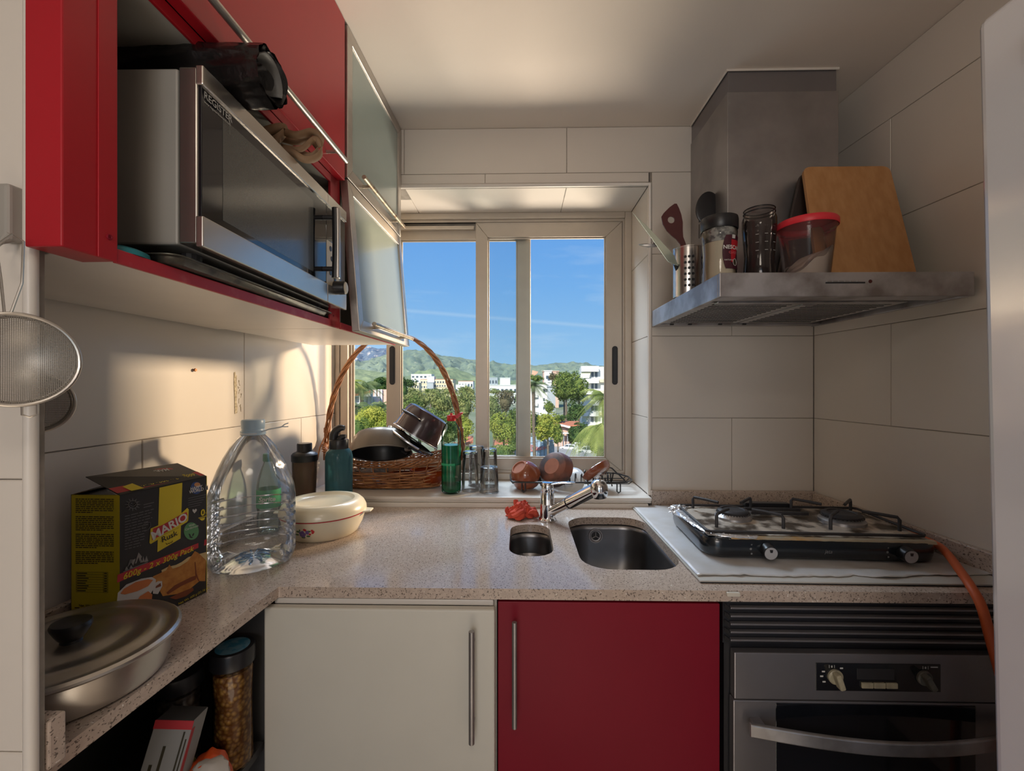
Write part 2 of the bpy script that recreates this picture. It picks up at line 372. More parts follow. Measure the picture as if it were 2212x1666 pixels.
# ------------------------------------------------------------------ window
def wframe(name, parent, x0, x1, z0, z1, y0, y1, wl, wr_, wtp, wb_, lip=.006):
    """four mitred aluminium rails; each a part"""
    d = (0, y1-y0, 0)
    def rail(nm, quad):
        b = MB().prism([(x, y0, z) for x, z in quad], d)
        # raised glazing bead along the inner edge
        return b.build(nm, M_alu_f, parent, bevel=.002)
    rail('stile', [(x0, z0), (x0+wl, z0+wb_), (x0+wl, z1-wtp), (x0, z1)])
    rail('stile', [(x1, z0), (x1, z1), (x1-wr_, z1-wtp), (x1-wr_, z0+wb_)])
    rail('rail', [(x0, z1), (x0+wl, z1-wtp), (x1-wr_, z1-wtp), (x1, z1)])
    rail('rail', [(x0, z0), (x1, z0), (x1-wr_, z0+wb_), (x0+wl, z0+wb_)])
    g = MB()
    a0, a1, b0, b1 = x0+wl, x1-wr_, z0+wb_, z1-wtp
    for q in ((a0, a0+lip, b0, b1), (a1-lip, a1, b0, b1)): g.box(q[0], q[1], y0+.006, y1-.006, q[2], q[3])
    for q in ((a0+lip, a1-lip, b0, b0+lip), (a0+lip, a1-lip, b1-lip, b1)): g.box(q[0], q[1], y0+.006, y1-.006, q[2], q[3])
    g.build('glazing_bead', M_alu_f, parent, bevel=.001)
w1 = bpy.data.objects.new('window_1', None); COL.objects.link(w1); w1.location = (0, 1.76, OZ0); w1['kind'] = 'structure'
fx0 = lx(1.78)
fb = MB()
for (x0, x1, z0, z1) in ((fx0, fx0+.018, OZ0, OZ1), (.416, OX, OZ0, OZ1)): fb.box(x0, x1, 1.745, 1.83, z0, z1)
fb.box(fx0+.018, .416, 1.745, 1.83, 1.985, OZ1); fb.box(fx0+.018, .416, 1.745, 1.83, OZ0, .962)
fb.box(fx0+.018, fx0+.05, 1.752, 1.83, .962, 1.985)
fb.build('outer_frame', M_alu_f, w1, bevel=.0025)
tk = MB()      # sliding tracks: thin ridges along head and sill, and down the jambs
for y in (1.757, 1.783, 1.812):
    tk.box(fx0+.05, .416, y, y+.003, .962, .972); tk.box(fx0+.05, .416, y, y+.003, 1.976, 1.985)
for y in (1.757, 1.783): tk.box(.409, .416, y, y+.003, .972, 1.976)
for y in (1.770, 1.800): tk.box(fx0+.05, fx0+.058, y, y+.004, .972, 1.976)
tk.build('sliding_track', M_alu_f, w1)
sk = MB()
for y in (1.7605, 1.786): sk.box(fx0+.05, .414, y, y+.022, 1.980, 1.985)
sk.box(.411, .4165, 1.7605, 1.782, .972, 1.98); sk.build('rubber_seal', M_rubber, w1)
s1 = bpy.data.objects.new('sliding_sash', None); COL.objects.link(s1); s1.parent = w1
wframe('a', s1, -.183, .409, .966, 1.978, 1.762, 1.781, .049, .066, .062, .055)
MB().box(-.136, .345, 1.7705, 1.7735, 1.019, 1.918).build('pane', M_clearglass, s1)
s2 = bpy.data.objects.new('sliding_sash', None); COL.objects.link(s2); s2.parent = w1
wframe('a', s2, -.556, .040, .966, 1.978, 1.788, 1.807, .060, .054, .062, .055)
MB().box(-.498, -.012, 1.7955, 1.7985, 1.019, 1.918).build('pane', M_clearglass, s2)
# stop bar above the rear sash
MB().box(-.70, -.19, 1.758, 1.787, 1.952, 1.962).build('head_strip', M_alu_f, s2)
def pull(parent, x, y, z0, z1):
    b = MB(); r = .0115
    pts = [(x + r*math.cos(t), y, (z1-r if math.sin(t) > 0 else z0+r) + r*math.sin(t)) for t in [2*PI*(i+.5)/20 for i in range(20)]]
    b.prism(pts, (0, -.0035, 0)); o = b.build('flush_pull', M_rubber, parent, bevel=.001)
    b = MB(); r = .0075
    pts = [(x + r*math.cos(t), y-.0036, (z1-.02 if math.sin(t) > 0 else z0+.02) + r*math.sin(t)) for t in [2*PI*(i+.5)/20 for i in range(20)]]
    b.prism(pts, (0, -.0012, 0)); b.build('latch', M_blackm, o, bevel=.0008)
pull(s1, .379, 1.762, 1.318, 1.474); pull(s2, -.531, 1.788, 1.318, 1.478)

# ------------------------------------------------------------------ worktop, upstands
hole1 = rrect(-.030, .083, 1.058, 1.300, .050); hole2 = rrect(.142, .376, .985, 1.375, .070)
out = [(-.528, .458), (-.499, .887), (rx(.888)-.004, .889), (rx(1.51)-.004, 1.513), (lx(1.5)+.006, 1.513), (lx(.46)+.006, .458)]
wk = curve_fill(out, [hole1, hole2], .878, .900)
wt_ = tag(wk.build('worktop', M_quartz, bevel=.0025), 'speckled beige stone worktop running round the corner under the window', 'worktop')
MB().box(OX+.006, rx(1.5)-.004, 1.502, 1.5195, .9005, .953).build('upstand', M_quartz, wt_, bevel=.002)
MB().prism([(rx(.60)-.003, .60, .9005), (rx(1.50)-.003, 1.50, .9005), (rx(1.50)-.020, 1.50, .9005), (rx(.60)-.020, .60, .9005)], (0,0,.050)).build('upstand', M_quartz, wt_, bevel=.002) if False else None
MB().prism([(rx(.889)-.003, .889, .9005), (rx(1.50)-.003, 1.50, .9005), (rx(1.50)-.020, 1.50, .9005), (rx(.889)-.020, .889, .9005)], (0,0,.050)).build('upstand', M_quartz, wt_, bevel=.002)
MB().prism([(lx(.478)+.004, .478, .9005), (lx(1.47)+.004, 1.47, .9005), (lx(1.47)+.018, 1.47, .9005), (lx(.478)+.018, .478, .9005)], (0,0,.043)).build('upstand', M_quartz, wt_, bevel=.002)
MB().box(lx(.46)+.02, -.507, .4575, .4755, .9005, .953).build('upstand', M_quartz, wt_, bevel=.002)

def basin(parent, x0, x1, y0, y1, r, depth, name='bowl'):
    L = []
    for k, (ins, z) in enumerate(((.000, .8775), (.002, .86), (.004, .80), (.006, .9-depth+.03), (.018, .9-depth+.006), (.040, .9-depth))):
        L.append([(x, y, z) for x, y in rrect(x0+ins, x1-ins, y0+ins, y1-ins, max(r-ins*.5, .02), 6)])
    n = len(L[0]); v = [p for q in L for p in q]; f = [(j*n+i, j*n+(i+1) % n, (j+1)*n+(i+1) % n, (j+1)*n+i) for j in range(len(L)-1) for i in range(n)]
    f.append(tuple((len(L)-1)*n + i for i in range(n)))
    return MB().add(v, f).build(name, M_sink, parent, smooth=True, solid=.0012)
M_sink = mat('sink_steel', (.26, .255, .26), .34, metal=.95, noise=.3, nscale=7)
big = thing('kitchen_sink', (.26, 1.18, .72), 'large rectangular steel sink bowl let into the stone worktop beside the hob', 'sink')
basin(big, .138, .380, .981, 1.379, .073, .165)
o_ = MB(); o_.lathe([(.0001, -.001), (.010, -.001), (.0165, .000), (.019, .003), (.0215, .003), (.0225, 0)], (.235, 1.3735, .842), 28, axis=(0,-1,.06)); o_.build('overflow_rim', M_steel_dull, big, smooth=True)
o_ = MB().lathe([(.0001, .0015), (.0125, .0015), (.013, 0)], (.235, 1.3720, .842), 24, axis=(0,-1,.06)); dark = o_.build('overflow_hole', M_rubber, big)
o_ = MB()
for k in range(3):
    a = R(90+120*k); o_.cyl((.235, 1.370, .842), (.235+.012*math.cos(a), 1.370, .842+.012*math.sin(a)), .0016, n=6)
o_.build('overflow_cross', M_steel_dull, big)
MB().lathe([(.0001, .001), (.02, .001), (.034, .003), (.040, .0035), (.043, .001)], (.26, 1.20, .7355), 28).build('drain', M_steel, big, smooth=True)
sml = thing('half_sink', (.027, 1.18, .78), 'small narrow oval steel sink bowl left of the larger sink', 'sink')
basin(sml, -.034, .087, 1.054, 1.304, .053, .115)
M_lemon = mat('yellow_rind', (.62, .42, .03), .5, noise=.2, nscale=60)
for (x, y, r_) in ((.045, 1.10, .013), (.066, 1.103, .009)):
    b = MB().sphere((0,0,0), r_, 14, 8, sz=.45); b.xf(Matrix.Translation((x, y, .7915)) @ Matrix.Rotation(R(12), 4, 'X'))
    tag(b.build('food_scrap', M_lemon, smooth=True), 'yellow bit of peel at the bottom of the small sink, ' + ('larger piece' if r_ > .01 else 'smaller piece on the right'), 'food scrap', 'peel in the small sink')

# ------------------------------------------------------------------ base units
def bar_handle(parent, a, b, r, inward, posts, m):
    """round bar from a to b with two posts going along vector inward"""
    a, b, inward = Vector(a), Vector(b), Vector(inward)
    h = MB().cyl(a, b, r, n=16).build('handle', m, parent, smooth=True, bevel=.0006)
    for t in posts:
        p = a.lerp(b, t); q = MB().cyl(p, p + inward, r*.72, n=10).build('post', m, h, smooth=True)
    return h
bc = thing('base_cabinet', (-.285, 1.2, 0), 'white base cabinet with a slightly open door at the worktop corner', 'cabinet')
cb = MB(); cb.box(-.510, -.494, .905, 1.46, .10, .872); cb.box(-.066, -.050, .905, 1.46, .10, .872); cb.box(-.494, -.066, 1.44, 1.46, .10, .872); cb.box(-.494, -.066, .905, 1.44, .10, .118); cb.box(-.494, -.066, .905, .99, .858, .872)
cb.build('carcass', M_white, bc)
dr = MB().box(-.519, -.052, .868, .887, .08, .866).build('door', M_white, bc, bevel=.004, seg=3)
bar_handle(dr, (-.0955, .842, .620), (-.0955, .842, .838), .0058, (0, .026, 0), (.14, .86), M_steel_dull)
MB().box(-.509, -.056, .889, .903, .864, .876).build('rail', M_trim, bc, bevel=.002)
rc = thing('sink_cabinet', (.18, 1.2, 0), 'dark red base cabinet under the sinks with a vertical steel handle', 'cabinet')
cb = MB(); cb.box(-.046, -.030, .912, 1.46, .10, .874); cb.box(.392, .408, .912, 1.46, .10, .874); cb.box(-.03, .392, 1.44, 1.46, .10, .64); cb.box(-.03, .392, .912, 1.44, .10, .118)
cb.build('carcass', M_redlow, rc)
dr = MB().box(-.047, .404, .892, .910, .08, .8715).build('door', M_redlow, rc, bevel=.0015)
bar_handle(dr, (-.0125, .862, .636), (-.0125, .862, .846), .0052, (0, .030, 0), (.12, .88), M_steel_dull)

# ------------------------------------------------------------------ built-in oven
ov = thing('oven', (.72, 1.15, 0), 'built-in steel and black glass oven under the hob', 'oven')
M_ovensteel = mat('oven_steel', (.29, .275, .285), .38, metal=.75, noise=.1, nscale=8)
bd = MB().box(.418, 1.018, .905, 1.44, .12, .868); bd.build('body', M_black, ov)
vg = MB().box(.412, 1.028, .897, .904, .79, .877).build('vent_grille', M_black, ov)
for k in range(5):
    z = .8655 - k*.0162
    MB().prism([(.425, .889, z), (.425, .896, z+.002), (.425, .896, z-.0012), (.425, .889, z-.0036)], (.600, 0, 0)).build('slat', M_ovensteel, vg, bevel=.0008)
    MB().prism([(.4145, .895, z+.006), (.4225, .889, z+.001), (.4225, .889, z-.008), (.4145, .895, z-.003)], (0, .008, 0)).build('louvre_end', M_black, vg)
cp = MB().box(.430, 1.030, .885, .904, .683, .777).build('control_panel', M_ovensteel, ov, bevel=.002)
MB().box(.591, .836, .8835, .8855, .704, .759).build('display_strip', M_glassdark, cp, bevel=.0005)
M_knob = mat('yellowed_knob', (.42, .38, .26), .4, color2=(.30, .27, .19), nscale=60)
M_knob2 = mat('grimy_grey_knob', (.16, .155, .13), .45, color2=(.08, .08, .07), nscale=60)
for x, m_, a in ((.628, M_knob, -18), (.8025, M_knob2, -30)):
    kb = MB(); kb.lathe([(.0145, 0), (.0145, .004), (.012, .006), (.0001, .006)], (x, .8835, .733), 24, axis=(0,-1,0))
    kk = MB().box(-.0055, .0055, -.020, -.004, -.0155, .0155); kk.xf(Matrix.Translation((x, .8835, .731)) @ Matrix.Rotation(R(a), 4, 'Y'))
    o_ = kb.build('knob', m_, cp, smooth=True); kk.build('grip', m_, o_, bevel=.003, seg=3)
M_print = mat('white_print', (.52, .52, .50), .6)
for k in range(3): MB().box(.679 + k*.024, .7015 + k*.024, .8795, .8838, .7115, .7225).build('button', M_knob, cp, bevel=.0012)
M_lcd = mat('dark_display', (.03, .03, .033), .2); MB().box(.672, .745, .8830, .8842, .7275, .7495).build('display', M_lcd, cp)
for (x, z, w, h_) in ((.624, .7545, .006, .004), (.636, .7545, .006, .004)):
    pass
for x, z in ((.622, .7525), (.806, .7525)):
    b = MB()
    for dx in (-.0055, .0048): b.box(x+dx, x+dx+.0008, .8830, .8838, z-.003, z+.003)
    b.box(x-.0012, x+.0012, .8830, .8838, z-.002, z+.002); b.build('symbol', M_print, cp)
for ang in (150, 180, 215, 60):
    x, z = .628+.026*math.cos(R(ang)), .733+.019*math.sin(R(ang)); MB().box(x-.003, x+.003, .8830, .8838, z-.0015, z+.0015).build('symbol', M_print, cp)
MB().box(.82-.004, .83, .8830, .8838, .7528, .7548).build('symbol', M_print, cp)
od = MB().box(.428, 1.032, .885, .904, .15, .681).build('door', M_ovensteel, ov, bevel=.002)
MB().box(.512, .904, .8835, .886, .20, .677).build('glass', M_glassdark, od, bevel=.0005)
hb = MB(); n = 28; vv = []
for i in range(n+1):
    t = i/n; x = .450 + .562*t; s_ = math.sin(PI*t); y = .868 - .034*s_; z = .652 - .006*s_
    vv.append([(x, y, z), (x, y-.007, z-.002), (x, y-.008, z-.026), (x, y, z-.028)])
v = [p for q in vv for p in q]; f = [(i*4+k, i*4+(k+1) % 4, (i+1)*4+(k+1) % 4, (i+1)*4+k) for i in range(n) for k in range(4)] + [(0,1,2,3), (n*4+3, n*4+2, n*4+1, n*4)]
hn = MB().add(v, f).build('handle', M_steel_w, od, bevel=.002)
for x in (.470, .992): MB().box(x-.010, x+.010, .860, .8855, .628, .648).build('post', M_ovensteel, hn)

# left open shelf unit under the short leg of the worktop
su = thing('open_shelf_unit', (-.66, .68, 0), 'dark open shelf unit under the left leg of the worktop', 'shelf')
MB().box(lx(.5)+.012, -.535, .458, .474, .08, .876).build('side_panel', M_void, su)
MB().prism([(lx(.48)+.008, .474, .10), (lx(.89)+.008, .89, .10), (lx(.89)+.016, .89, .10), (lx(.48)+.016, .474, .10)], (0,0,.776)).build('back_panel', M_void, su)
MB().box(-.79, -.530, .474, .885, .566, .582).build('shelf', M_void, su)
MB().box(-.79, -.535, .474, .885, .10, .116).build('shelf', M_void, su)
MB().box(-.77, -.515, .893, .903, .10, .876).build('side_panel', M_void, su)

# ------------------------------------------------------------------ wall units on the left (frame rotated 1.45 deg about the back corner)
ML = Matrix.Translation((-.442, 1.52, 0)) @ Matrix.Rotation(-.0254, 4, 'Z') @ Matrix.Translation((.442, -1.52, 0))
F = -.442                                                        # carcass front
wc = thing('wall_cabinet', (-.6, 1.0, 1.457), 'red and white wall cabinet with an open microwave niche below a lift-up red door', 'cabinet')
def lb(name, m, x0, x1, y0, y1, z0, z1, parent=None, bevel=.001):
    return MB().box(x0, x1, y0, y1, z0, z1).xf(ML).build(name, m, parent if parent is not None else wc, bevel=bevel)
BK = -.755
lb('bottom_panel', M_trim, BK, F-.001, .460, 1.076, 1.457, 1.471)
lb('front_edge', M_red2, F-.001, F+.004, .490, 1.050, 1.456, 1.4725)
lb('niche_ceiling', M_inner, BK, F-.001, .475, 1.050, 1.800, 1.815)
lb('front_edge', M_red, F-.001, F+.004, .490, 1.050, 1.7985, 1.8165)
lb('side_panel', M_inner, BK, F-.002, .458, .474, 1.471, 2.212)
lb('side_panel', M_inner, BK, F-.002, 1.050, 1.066, 1.471, 2.212)
lb('front_edge', M_red2, F-.002, F+.004, 1.022, 1.072, 1.456, 1.835)
lb('back_panel', M_inner, BK, BK+.006, .475, 1.050, 1.471, 2.212)
lb('end_filler', M_red, F-.036, F+.004, .432, .4895, 1.4565, 2.213, bevel=.0015)
lb('filler_strip', M_red, F+.004, F+.0055, .468, .490, 1.4565, 2.213)
b = MB().lathe([(.0001, .0006), (.0016, .0006), (.0022, .0014), (.003, .0014), (.0034, 0)], (F+.0055, .480, 1.482), 14, axis=(1,0,0)).xf(ML); b.build('screw_hole', M_redlow, wc)
b = MB().lathe([(.0001, .0006), (.0022, .0012), (.0028, 0)], (F+.004, 1.036, 1.482), 14, axis=(1,0,0)).xf(ML); b.build('screw_hole', M_redlow, wc)
for (x, y) in ((-.52, .90), (-.50, 1.0), (-.53, .76)):
    MB().lathe([(.0001, -.001), (.0035, -.001), (.0035, 0)], (x, y, 1.7995), 12).xf(ML).build('peg_hole', M_rubber, wc)
dr = lb('door', M_red, F+.004, F+.023, .470, 1.058, 1.817, 2.211, bevel=.0015)
h = MB().cyl((F+.050, .47, 1.836), (F+.050, 1.003, 1.836), .0058, n=16).xf(ML).build('handle', M_alu, dr, smooth=True)
for y in (.52, .962): MB().cyl((F+.023, y, 1.836), (F+.050, y, 1.836), .0038, n=10).xf(ML).build('post', M_alu, h, smooth=True)
# second unit: two aluminium framed frosted doors
gc = thing('glass_door_cabinet', (-.6, 1.3, 1.457), 'wall cabinet beside the window with two aluminium framed frosted glass doors', 'cabinet')
lb('bottom_panel', M_trim, BK+.02, F-.001, 1.078, 1.512, 1.457, 1.471, gc)
lb('front_edge', M_red2, F-.001, F+.004, 1.076, 1.512, 1.456, 1.4725, gc)
lb('side_panel', M_inner, BK+.02, F-.002, 1.0765, 1.090, 1.471, 2.212, gc)
lb('side_panel', M_inner, BK+.02, F-.002, 1.498, 1.512, 1.471, 2.212, gc)
lb('shelf', M_inner, BK+.02, F-.002, 1.090, 1.498, 1.828, 1.842, gc)
lb('back_panel', M_inner, BK+.02, BK+.026, 1.090, 1.498, 1.471, 2.212, gc)
def alu_door(y0, y1, z0, z1, x0, tilt, name, hz, hy0, hy1):
    T = ML @ Matrix.Translation((x0, 0, z1)) @ Matrix.Rotation(-R(tilt), 4, 'Y') @ Matrix.Translation((-x0, 0, -z1))
    w, th = .030, .020
    d = MB().box(x0+.004, x0+.016, y0+w-.004, y1-w+.004, z0+w-.004, z1-w+.004).xf(T).build('door', M_frost, gc)
    P = lambda L: [(x0, y, z) for y, z in L]
    for nm, q in (('stile', [(y0, z0), (y0+w, z0+w), (y0+w, z1-w), (y0, z1)]), ('stile', [(y1, z0), (y1, z1), (y1-w, z1-w), (y1-w, z0+w)]),
                  ('rail', [(y0, z1), (y0+w, z1-w), (y1-w, z1-w), (y1, z1)]), ('rail', [(y0, z0), (y1, z0), (y1-w, z0+w), (y0+w, z0+w)])):
        MB().prism(P(q), (th, 0, 0)).xf(T).build(nm, M_alu, d, bevel=.0015)
    h_ = MB().cyl((x0+th+.024, hy0, hz), (x0+th+.024, hy1, hz), .0058, n=16).xf(T).build('handle', M_handle, d, smooth=True, bevel=.0005)
    for y in (hy0+.055, hy1-.055): MB().cyl((x0+th-.001, y, hz), (x0+th+.024, y, hz), .0042, n=10).xf(T).build('post', M_handle, d, smooth=True)
M_handle = mat('tarnished_handle', (.46, .40, .31), .38, metal=.8, color2=(.22, .13, .08), nscale=50, contrast=(.3, .5))
alu_door(1.072, 1.512, 1.832, 2.211, F+.004, 0, 'u', 1.853, 1.115, 1.470)
alu_door(1.072, 1.512, 1.448, 1.826, F+.004, 4.6, 'l', 1.468, 1.110, 1.465)

# ------------------------------------------------------------------ extractor hood
hd = thing('extractor_hood', (.74, 1.28, 1.517), 'wide stainless steel extractor hood with a square chimney above the hob', 'extractor hood')
M_dirty = mat('greasy_steel', (.50, .49, .51), .40, metal=.7, color2=(.26, .235, .23), nscale=11, contrast=(.38, .6))
def prm(b0, b1, z0, z1): return [(x, y, z) for z in (z0, z1) for x, y in (b0, b1)]
bx = MB()     # canopy: open-bottomed tray
X0, X1, Y0, Y1, Z0, Z1 = .453, 1.021, 1.000, 1.514, 1.517, 1.572
bx.box(X0, X1, Y0, Y0+.010, Z0, Z1); bx.box(X0, X0+.010, Y0+.010, Y1, Z0, Z1); bx.box(X1-.03, X1, Y0+.010, Y1, Z0, Z1) if False else None
bx.prism([(X1, Y0+.010, Z0), (1.006, Y1, Z0), (.996, Y1, Z0), (X1-.010, Y0+.010, Z0)], (0,0,Z1-Z0)); bx.prism([(X0+.010, Y0+.010, Z1-.003), (X1-.010, Y0+.010, Z1-.003), (.996, Y1, Z1-.003), (X0+.010, Y1, Z1-.003)], (0,0,.003))
bx.build('canopy', M_dirty, hd, bevel=.0015)
MB().prism([(X0+.010, Y0+.010, Z0+.004), (X1-.010, Y0+.010, Z0+.004), (X1-.014, Y0+.075, Z0+.004), (X0+.010, Y0+.075, Z0+.004)], (0,0,.006)).build('front_rail', M_dirty, hd, bevel=.002)
MB().box(X0+.03, .93, Y0+.078, Y0+.100, Z0+.000, Z0+.010).build('light_cover', M_steel_w, hd, bevel=.002)
M_filter = mat('filter_aluminium', (.46, .45, .44), .5, metal=.3, noise=.2, nscale=12)
for (a0, a1) in ((X0+.018, .715), (.725, .965)):
    fp = MB().box(a0, a1, Y0+.104, Y1-.05, Z0+.006, Z0+.012).build('grease_filter', M_filter, hd, bevel=.001)
    sb = MB(); nx = 13; ny = 14
    for i in range(nx):
        for j in range(ny):
            x = a0 + .02 + (a1-a0-.04)*(i+.5)/nx; y = Y0+.118 + (Y1-.05-Y0-.132)*(j+.5)/ny
            sb.box(x-.0065, x+.0065, y-.0032, y+.0032, Z0+.0046, Z0+.0062)
    so = sb.build('slot', M_black, fp); so['kind'] = 'stuff'
MB().box(.70, .735, Y0+.096, Y0+.112, Z0-.002, Z0+.006).build('filter_latch', M_steel_dull, hd, bevel=.001)
for x in (.50, .56, .66, .74): MB().box(x, x+.012, Y1-.048, Y1-.040, Z0+.001, Z0+.005).build('clip', M_rubber, hd)
MB().box(X0+.01, .995, Y1-.045, Y1-.004, Z0+.002, Z0+.009).build('rear_rail', M_dirty, hd)
ch = MB().box(.588, .899, 1.250, 1.5185, 1.573, 2.150).build('chimney', M_dirty2 if 'M_dirty2' in globals() else M_steel_dull, hd, bevel=.0012)
MB().box(.591, .896, 1.254, 1.5185, 2.150, 2.2145).build('chimney_collar', M_ovensteel, hd, bevel=.001)
b = MB().tube([(.587, 1.515, 2.2125), (.587, 1.250, 2.2125), (.900, 1.250, 2.2125)], .0032, 8); b.build('filler_bead', M_trim, hd)
vs = MB()
for k in range(9):
    for z0 in (1.80, 1.853): vs.box(.5872, .589, 1.345+k*.0125, 1.3485+k*.0125, z0 - .0, z0+.046)
o_ = vs.build('vent_slot', M_rubber, hd); o_['kind'] = 'stuff'
for k in range(6): MB().box(.692+k*.0135, .7035+k*.0135, .9982, 1.0005, 1.5492, 1.5525).build('push_button', M_steel_w, hd, bevel=.0004)
MB().box(.690, .778, .9990, 1.0006, 1.5462, 1.5492).build('button_slot', M_rubber, hd)
MB().lathe([(.0001, .0012), (.0038, .001), (.0042, 0)], (.790, 1.0, 1.5505), 16, axis=(0,-1,0)).build('indicator_light', mat('dark_red_lens', (.07, .012, .012), .2), hd, smooth=True)

# ------------------------------------------------------------------ fridge at the right edge
M_fridge = mat('glossy_white_enamel', (.62, .62, .66), .12, noise=.06, nscale=3, coat=.5, bump=.03, bscale=5)
fr = thing('fridge', (.80, .18, 0), 'tall glossy white fridge at the right edge of the picture', 'fridge')
MT = Matrix.Translation((.53, .5, 1.2)) @ Matrix.Rotation(R(-1.3), 4, 'Y') @ Matrix.Translation((-.53, -.5, -1.2))
MB().box(.575, 1.03, -.10, .498, .03, 1.715).xf(MT).build('body', M_fridge, fr, bevel=.004)
fd = MB().box(.522, .570, -.10, .500, .05, 1.722).xf(MT).build('door', M_fridge, fr, bevel=.010, seg=4)
M_magnet = mat('dark_red_magnet', (.28, .02, .02), .4)
mg = MB(); mg.sphere((.519, .432, 1.660), .0075, 10, 7, sz=1.5); mg.sphere((.5185, .430, 1.646), .005, 10, 7, sz=1.6); mg.sphere((.5185, .4355, 1.650), .0035, 8, 6)
mgo = tag(mg.xf(MT).build('fridge_magnet', M_magnet, smooth=True), 'small dark red magnet stuck high on the white fridge door', 'magnet')
def disc(b, o, u, v, r, n=24, lift=(0,0,0), sx=1, sy=1):
    o, u, v = Vector(o), Vector(u), Vector(v)
    return b.add([o + u*r*sx*math.cos(2*PI*i/n) + v*r*sy*math.sin(2*PI*i/n) + Vector(lift) for i in range(n)], [tuple(range(n))])
# ------------------------------------------------------------------ microwave
MY0, MY1, MX = .560, 1.040, -.418
mw = thing('microwave', (-.58, .80, 1.494), 'stainless steel and black microwave oven sitting in the red cabinet niche', 'microwave')
M_mwgrey = mat('grey_painted_steel', (.30, .29, .265), .5, metal=.1, noise=.08, nscale=8)
M_mwface = mat('polished_steel_trim', (.62, .58, .53), .25, metal=.95, noise=.07, nscale=12)
TM = Matrix.Translation((MX, MY0, 0)) @ Matrix.Rotation(R(.7), 4, 'Z') @ Matrix.Translation((-MX, -MY0, 0))
def mb(name, m, x0, x1, y0, y1, z0, z1, parent=mw, bevel=.001, seg=2): return MB().box(x0, x1, y0, y1, z0, z1).xf(TM).build(name, m, parent, bevel=bevel, seg=seg)
MZ0, MZ1 = 1.4965, 1.733
body = mb('body', M_mwgrey, MX-.325, MX-.030, MY0, MY1, MZ0+.003, MZ1-.003, bevel=.003)
for k in range(9):
    z = 1.590 - k*.0083
    MB().box(MX-.150, MX-.113, MY0-.0012, MY0+.001, z-.0016, z+.0016).xf(TM).build('vent_slot', M_rubber, body, bevel=.0008)
mb('side_frame', M_mwface, MX-.0285, MX-.004, MY0-.001, MY1+.001, MZ0+.004, MZ1-.002, bevel=.002)
DY = .9355
dr = mb('door', M_glassdark, MX-.004, MX+.0005, MY0+.001, DY, MZ0+.03, MZ1-.022)
M_mesh = mat('door_window_mesh', (.07, .075, .07), .22, spec=.6, noise=.35, nscale=900, coat=.5)
mb('window_mesh', M_mesh, MX+.0002, MX+.0009, MY0+.042, .875, MZ0+.050, MZ1-.042, dr, 0)
mb('trim', M_mwface, MX-.006, MX+.004, MY0-.0015, DY-.0006, MZ1-.025, MZ1, dr, .0015)
mb('trim', M_mwface, MX-.006, MX+.004, MY0-.0015, DY-.0006, MZ0, MZ0+.040, dr, .0015)
M_logo = mat('silver_print', (.40, .40, .38), .5)
def onface(y, z): return TM @ Vector((MX+.0009, y, z))
text(dr, 'REGISTER', .0095, onface(.5645, 1.6985), (0,1,0), (0,0,1), M_logo, 'LEFT', .02)
text(dr, 'www.registertheworld.com', .0034, onface(.5645, 1.6895), (0,1,0), (0,0,1), M_logo, 'LEFT', .02)
b = MB(); p = lambda y, z: onface(y, z)
b.add([p(.612, 1.703), p(.615, 1.700), p(.6185, 1.689), p(.614, 1.694)], [(0,1,2,3)]); b.add([p(.6165, 1.688), p(.6172, 1.688), p(.6172, 1.676), p(.6165, 1.676)], [(0,1,2,3)])
b.build('emblem', M_logo, dr)
h = MB()
pts = [TM @ Vector((MX+.026+.0015*math.sin(PI*t), .9225, MZ0+.048+t*.150)) for t in [i/10 for i in range(11)]]
h.tube(pts, .0075, 12); hh = h.build('handle', M_black, dr, smooth=True)
hs = MB(); hs.box(MX+.026, MX+.0355, .9165, .9285, MZ0+.047, MZ0+.199); hs.xf(TM); hs.build('grip_face', M_alu, hh, bevel=.003, seg=3)
for z in (MZ0+.068, MZ0+.178): MB().cyl(TM @ Vector((MX, .9225, z)), TM @ Vector((MX+.024, .9225, z)), .0052, n=12).build('post', M_black, hh, smooth=True)
cp = mb('control_panel', M_glassdark, MX-.004, MX+.0005, DY+.0006, MY1, MZ0+.03, MZ1-.022)
mb('trim', M_mwface, MX-.006, MX+.004, DY+.0006, MY1+.001, MZ1-.025, MZ1, cp, .0015)
mb('trim', M_mwface, MX-.006, MX+.004, DY+.0006, MY1+.001, MZ0, MZ0+.040, cp, .0015)
M_cream = mat('cream_overlay', (.58, .52, .40), .4)
b = MB().prism([(MX+.0006, y, z) for y, z in ((.937, 1.632), (.990, 1.634), (.998, 1.600), (1.008, 1.566), (.994, 1.535), (.937, 1.535))], (.0008, 0, 0)).xf(TM); ovl = b.build('button_overlay', M_cream, cp)
for (y, z, w, hh2) in ((.9555, 1.618, .006, .006), (.962, 1.597, .009, .006), (.9555, 1.565, .006, .006), (.979, 1.553, .006, .006)):
    MB().lathe([(.0001, .0014), (1*.0055, .0012), (.006, 0)], (MX+.0013, y, z), 14, axis=(1,0,0)).xf(TM).build('button', M_black, ovl)
text(cp, 'S', .006, TM @ Vector((MX+.0009, .968, 1.6445)), (0,1,0), (0,0,1), mat('red_segment', (.5, .03, .05), .4))
kn = MB().lathe([(.0155, 0), (.0150, .018), (.0145, .024), (.013, .0252)], (0,0,0), 28, axis=(1,0,0)); kn.xf(TM @ Matrix.Translation((MX+.001, .980, MZ0+.040)))
ko = kn.build('knob', M_black, cp, smooth=True)
MB().lathe([(.0001, .0262), (.0115, .0262), (.0132, .0252)], (0,0,0), 28, axis=(1,0,0)).xf(TM @ Matrix.Translation((MX+.001, .980, MZ0+.040))).build('knob_cap', M_cream, ko, smooth=True)
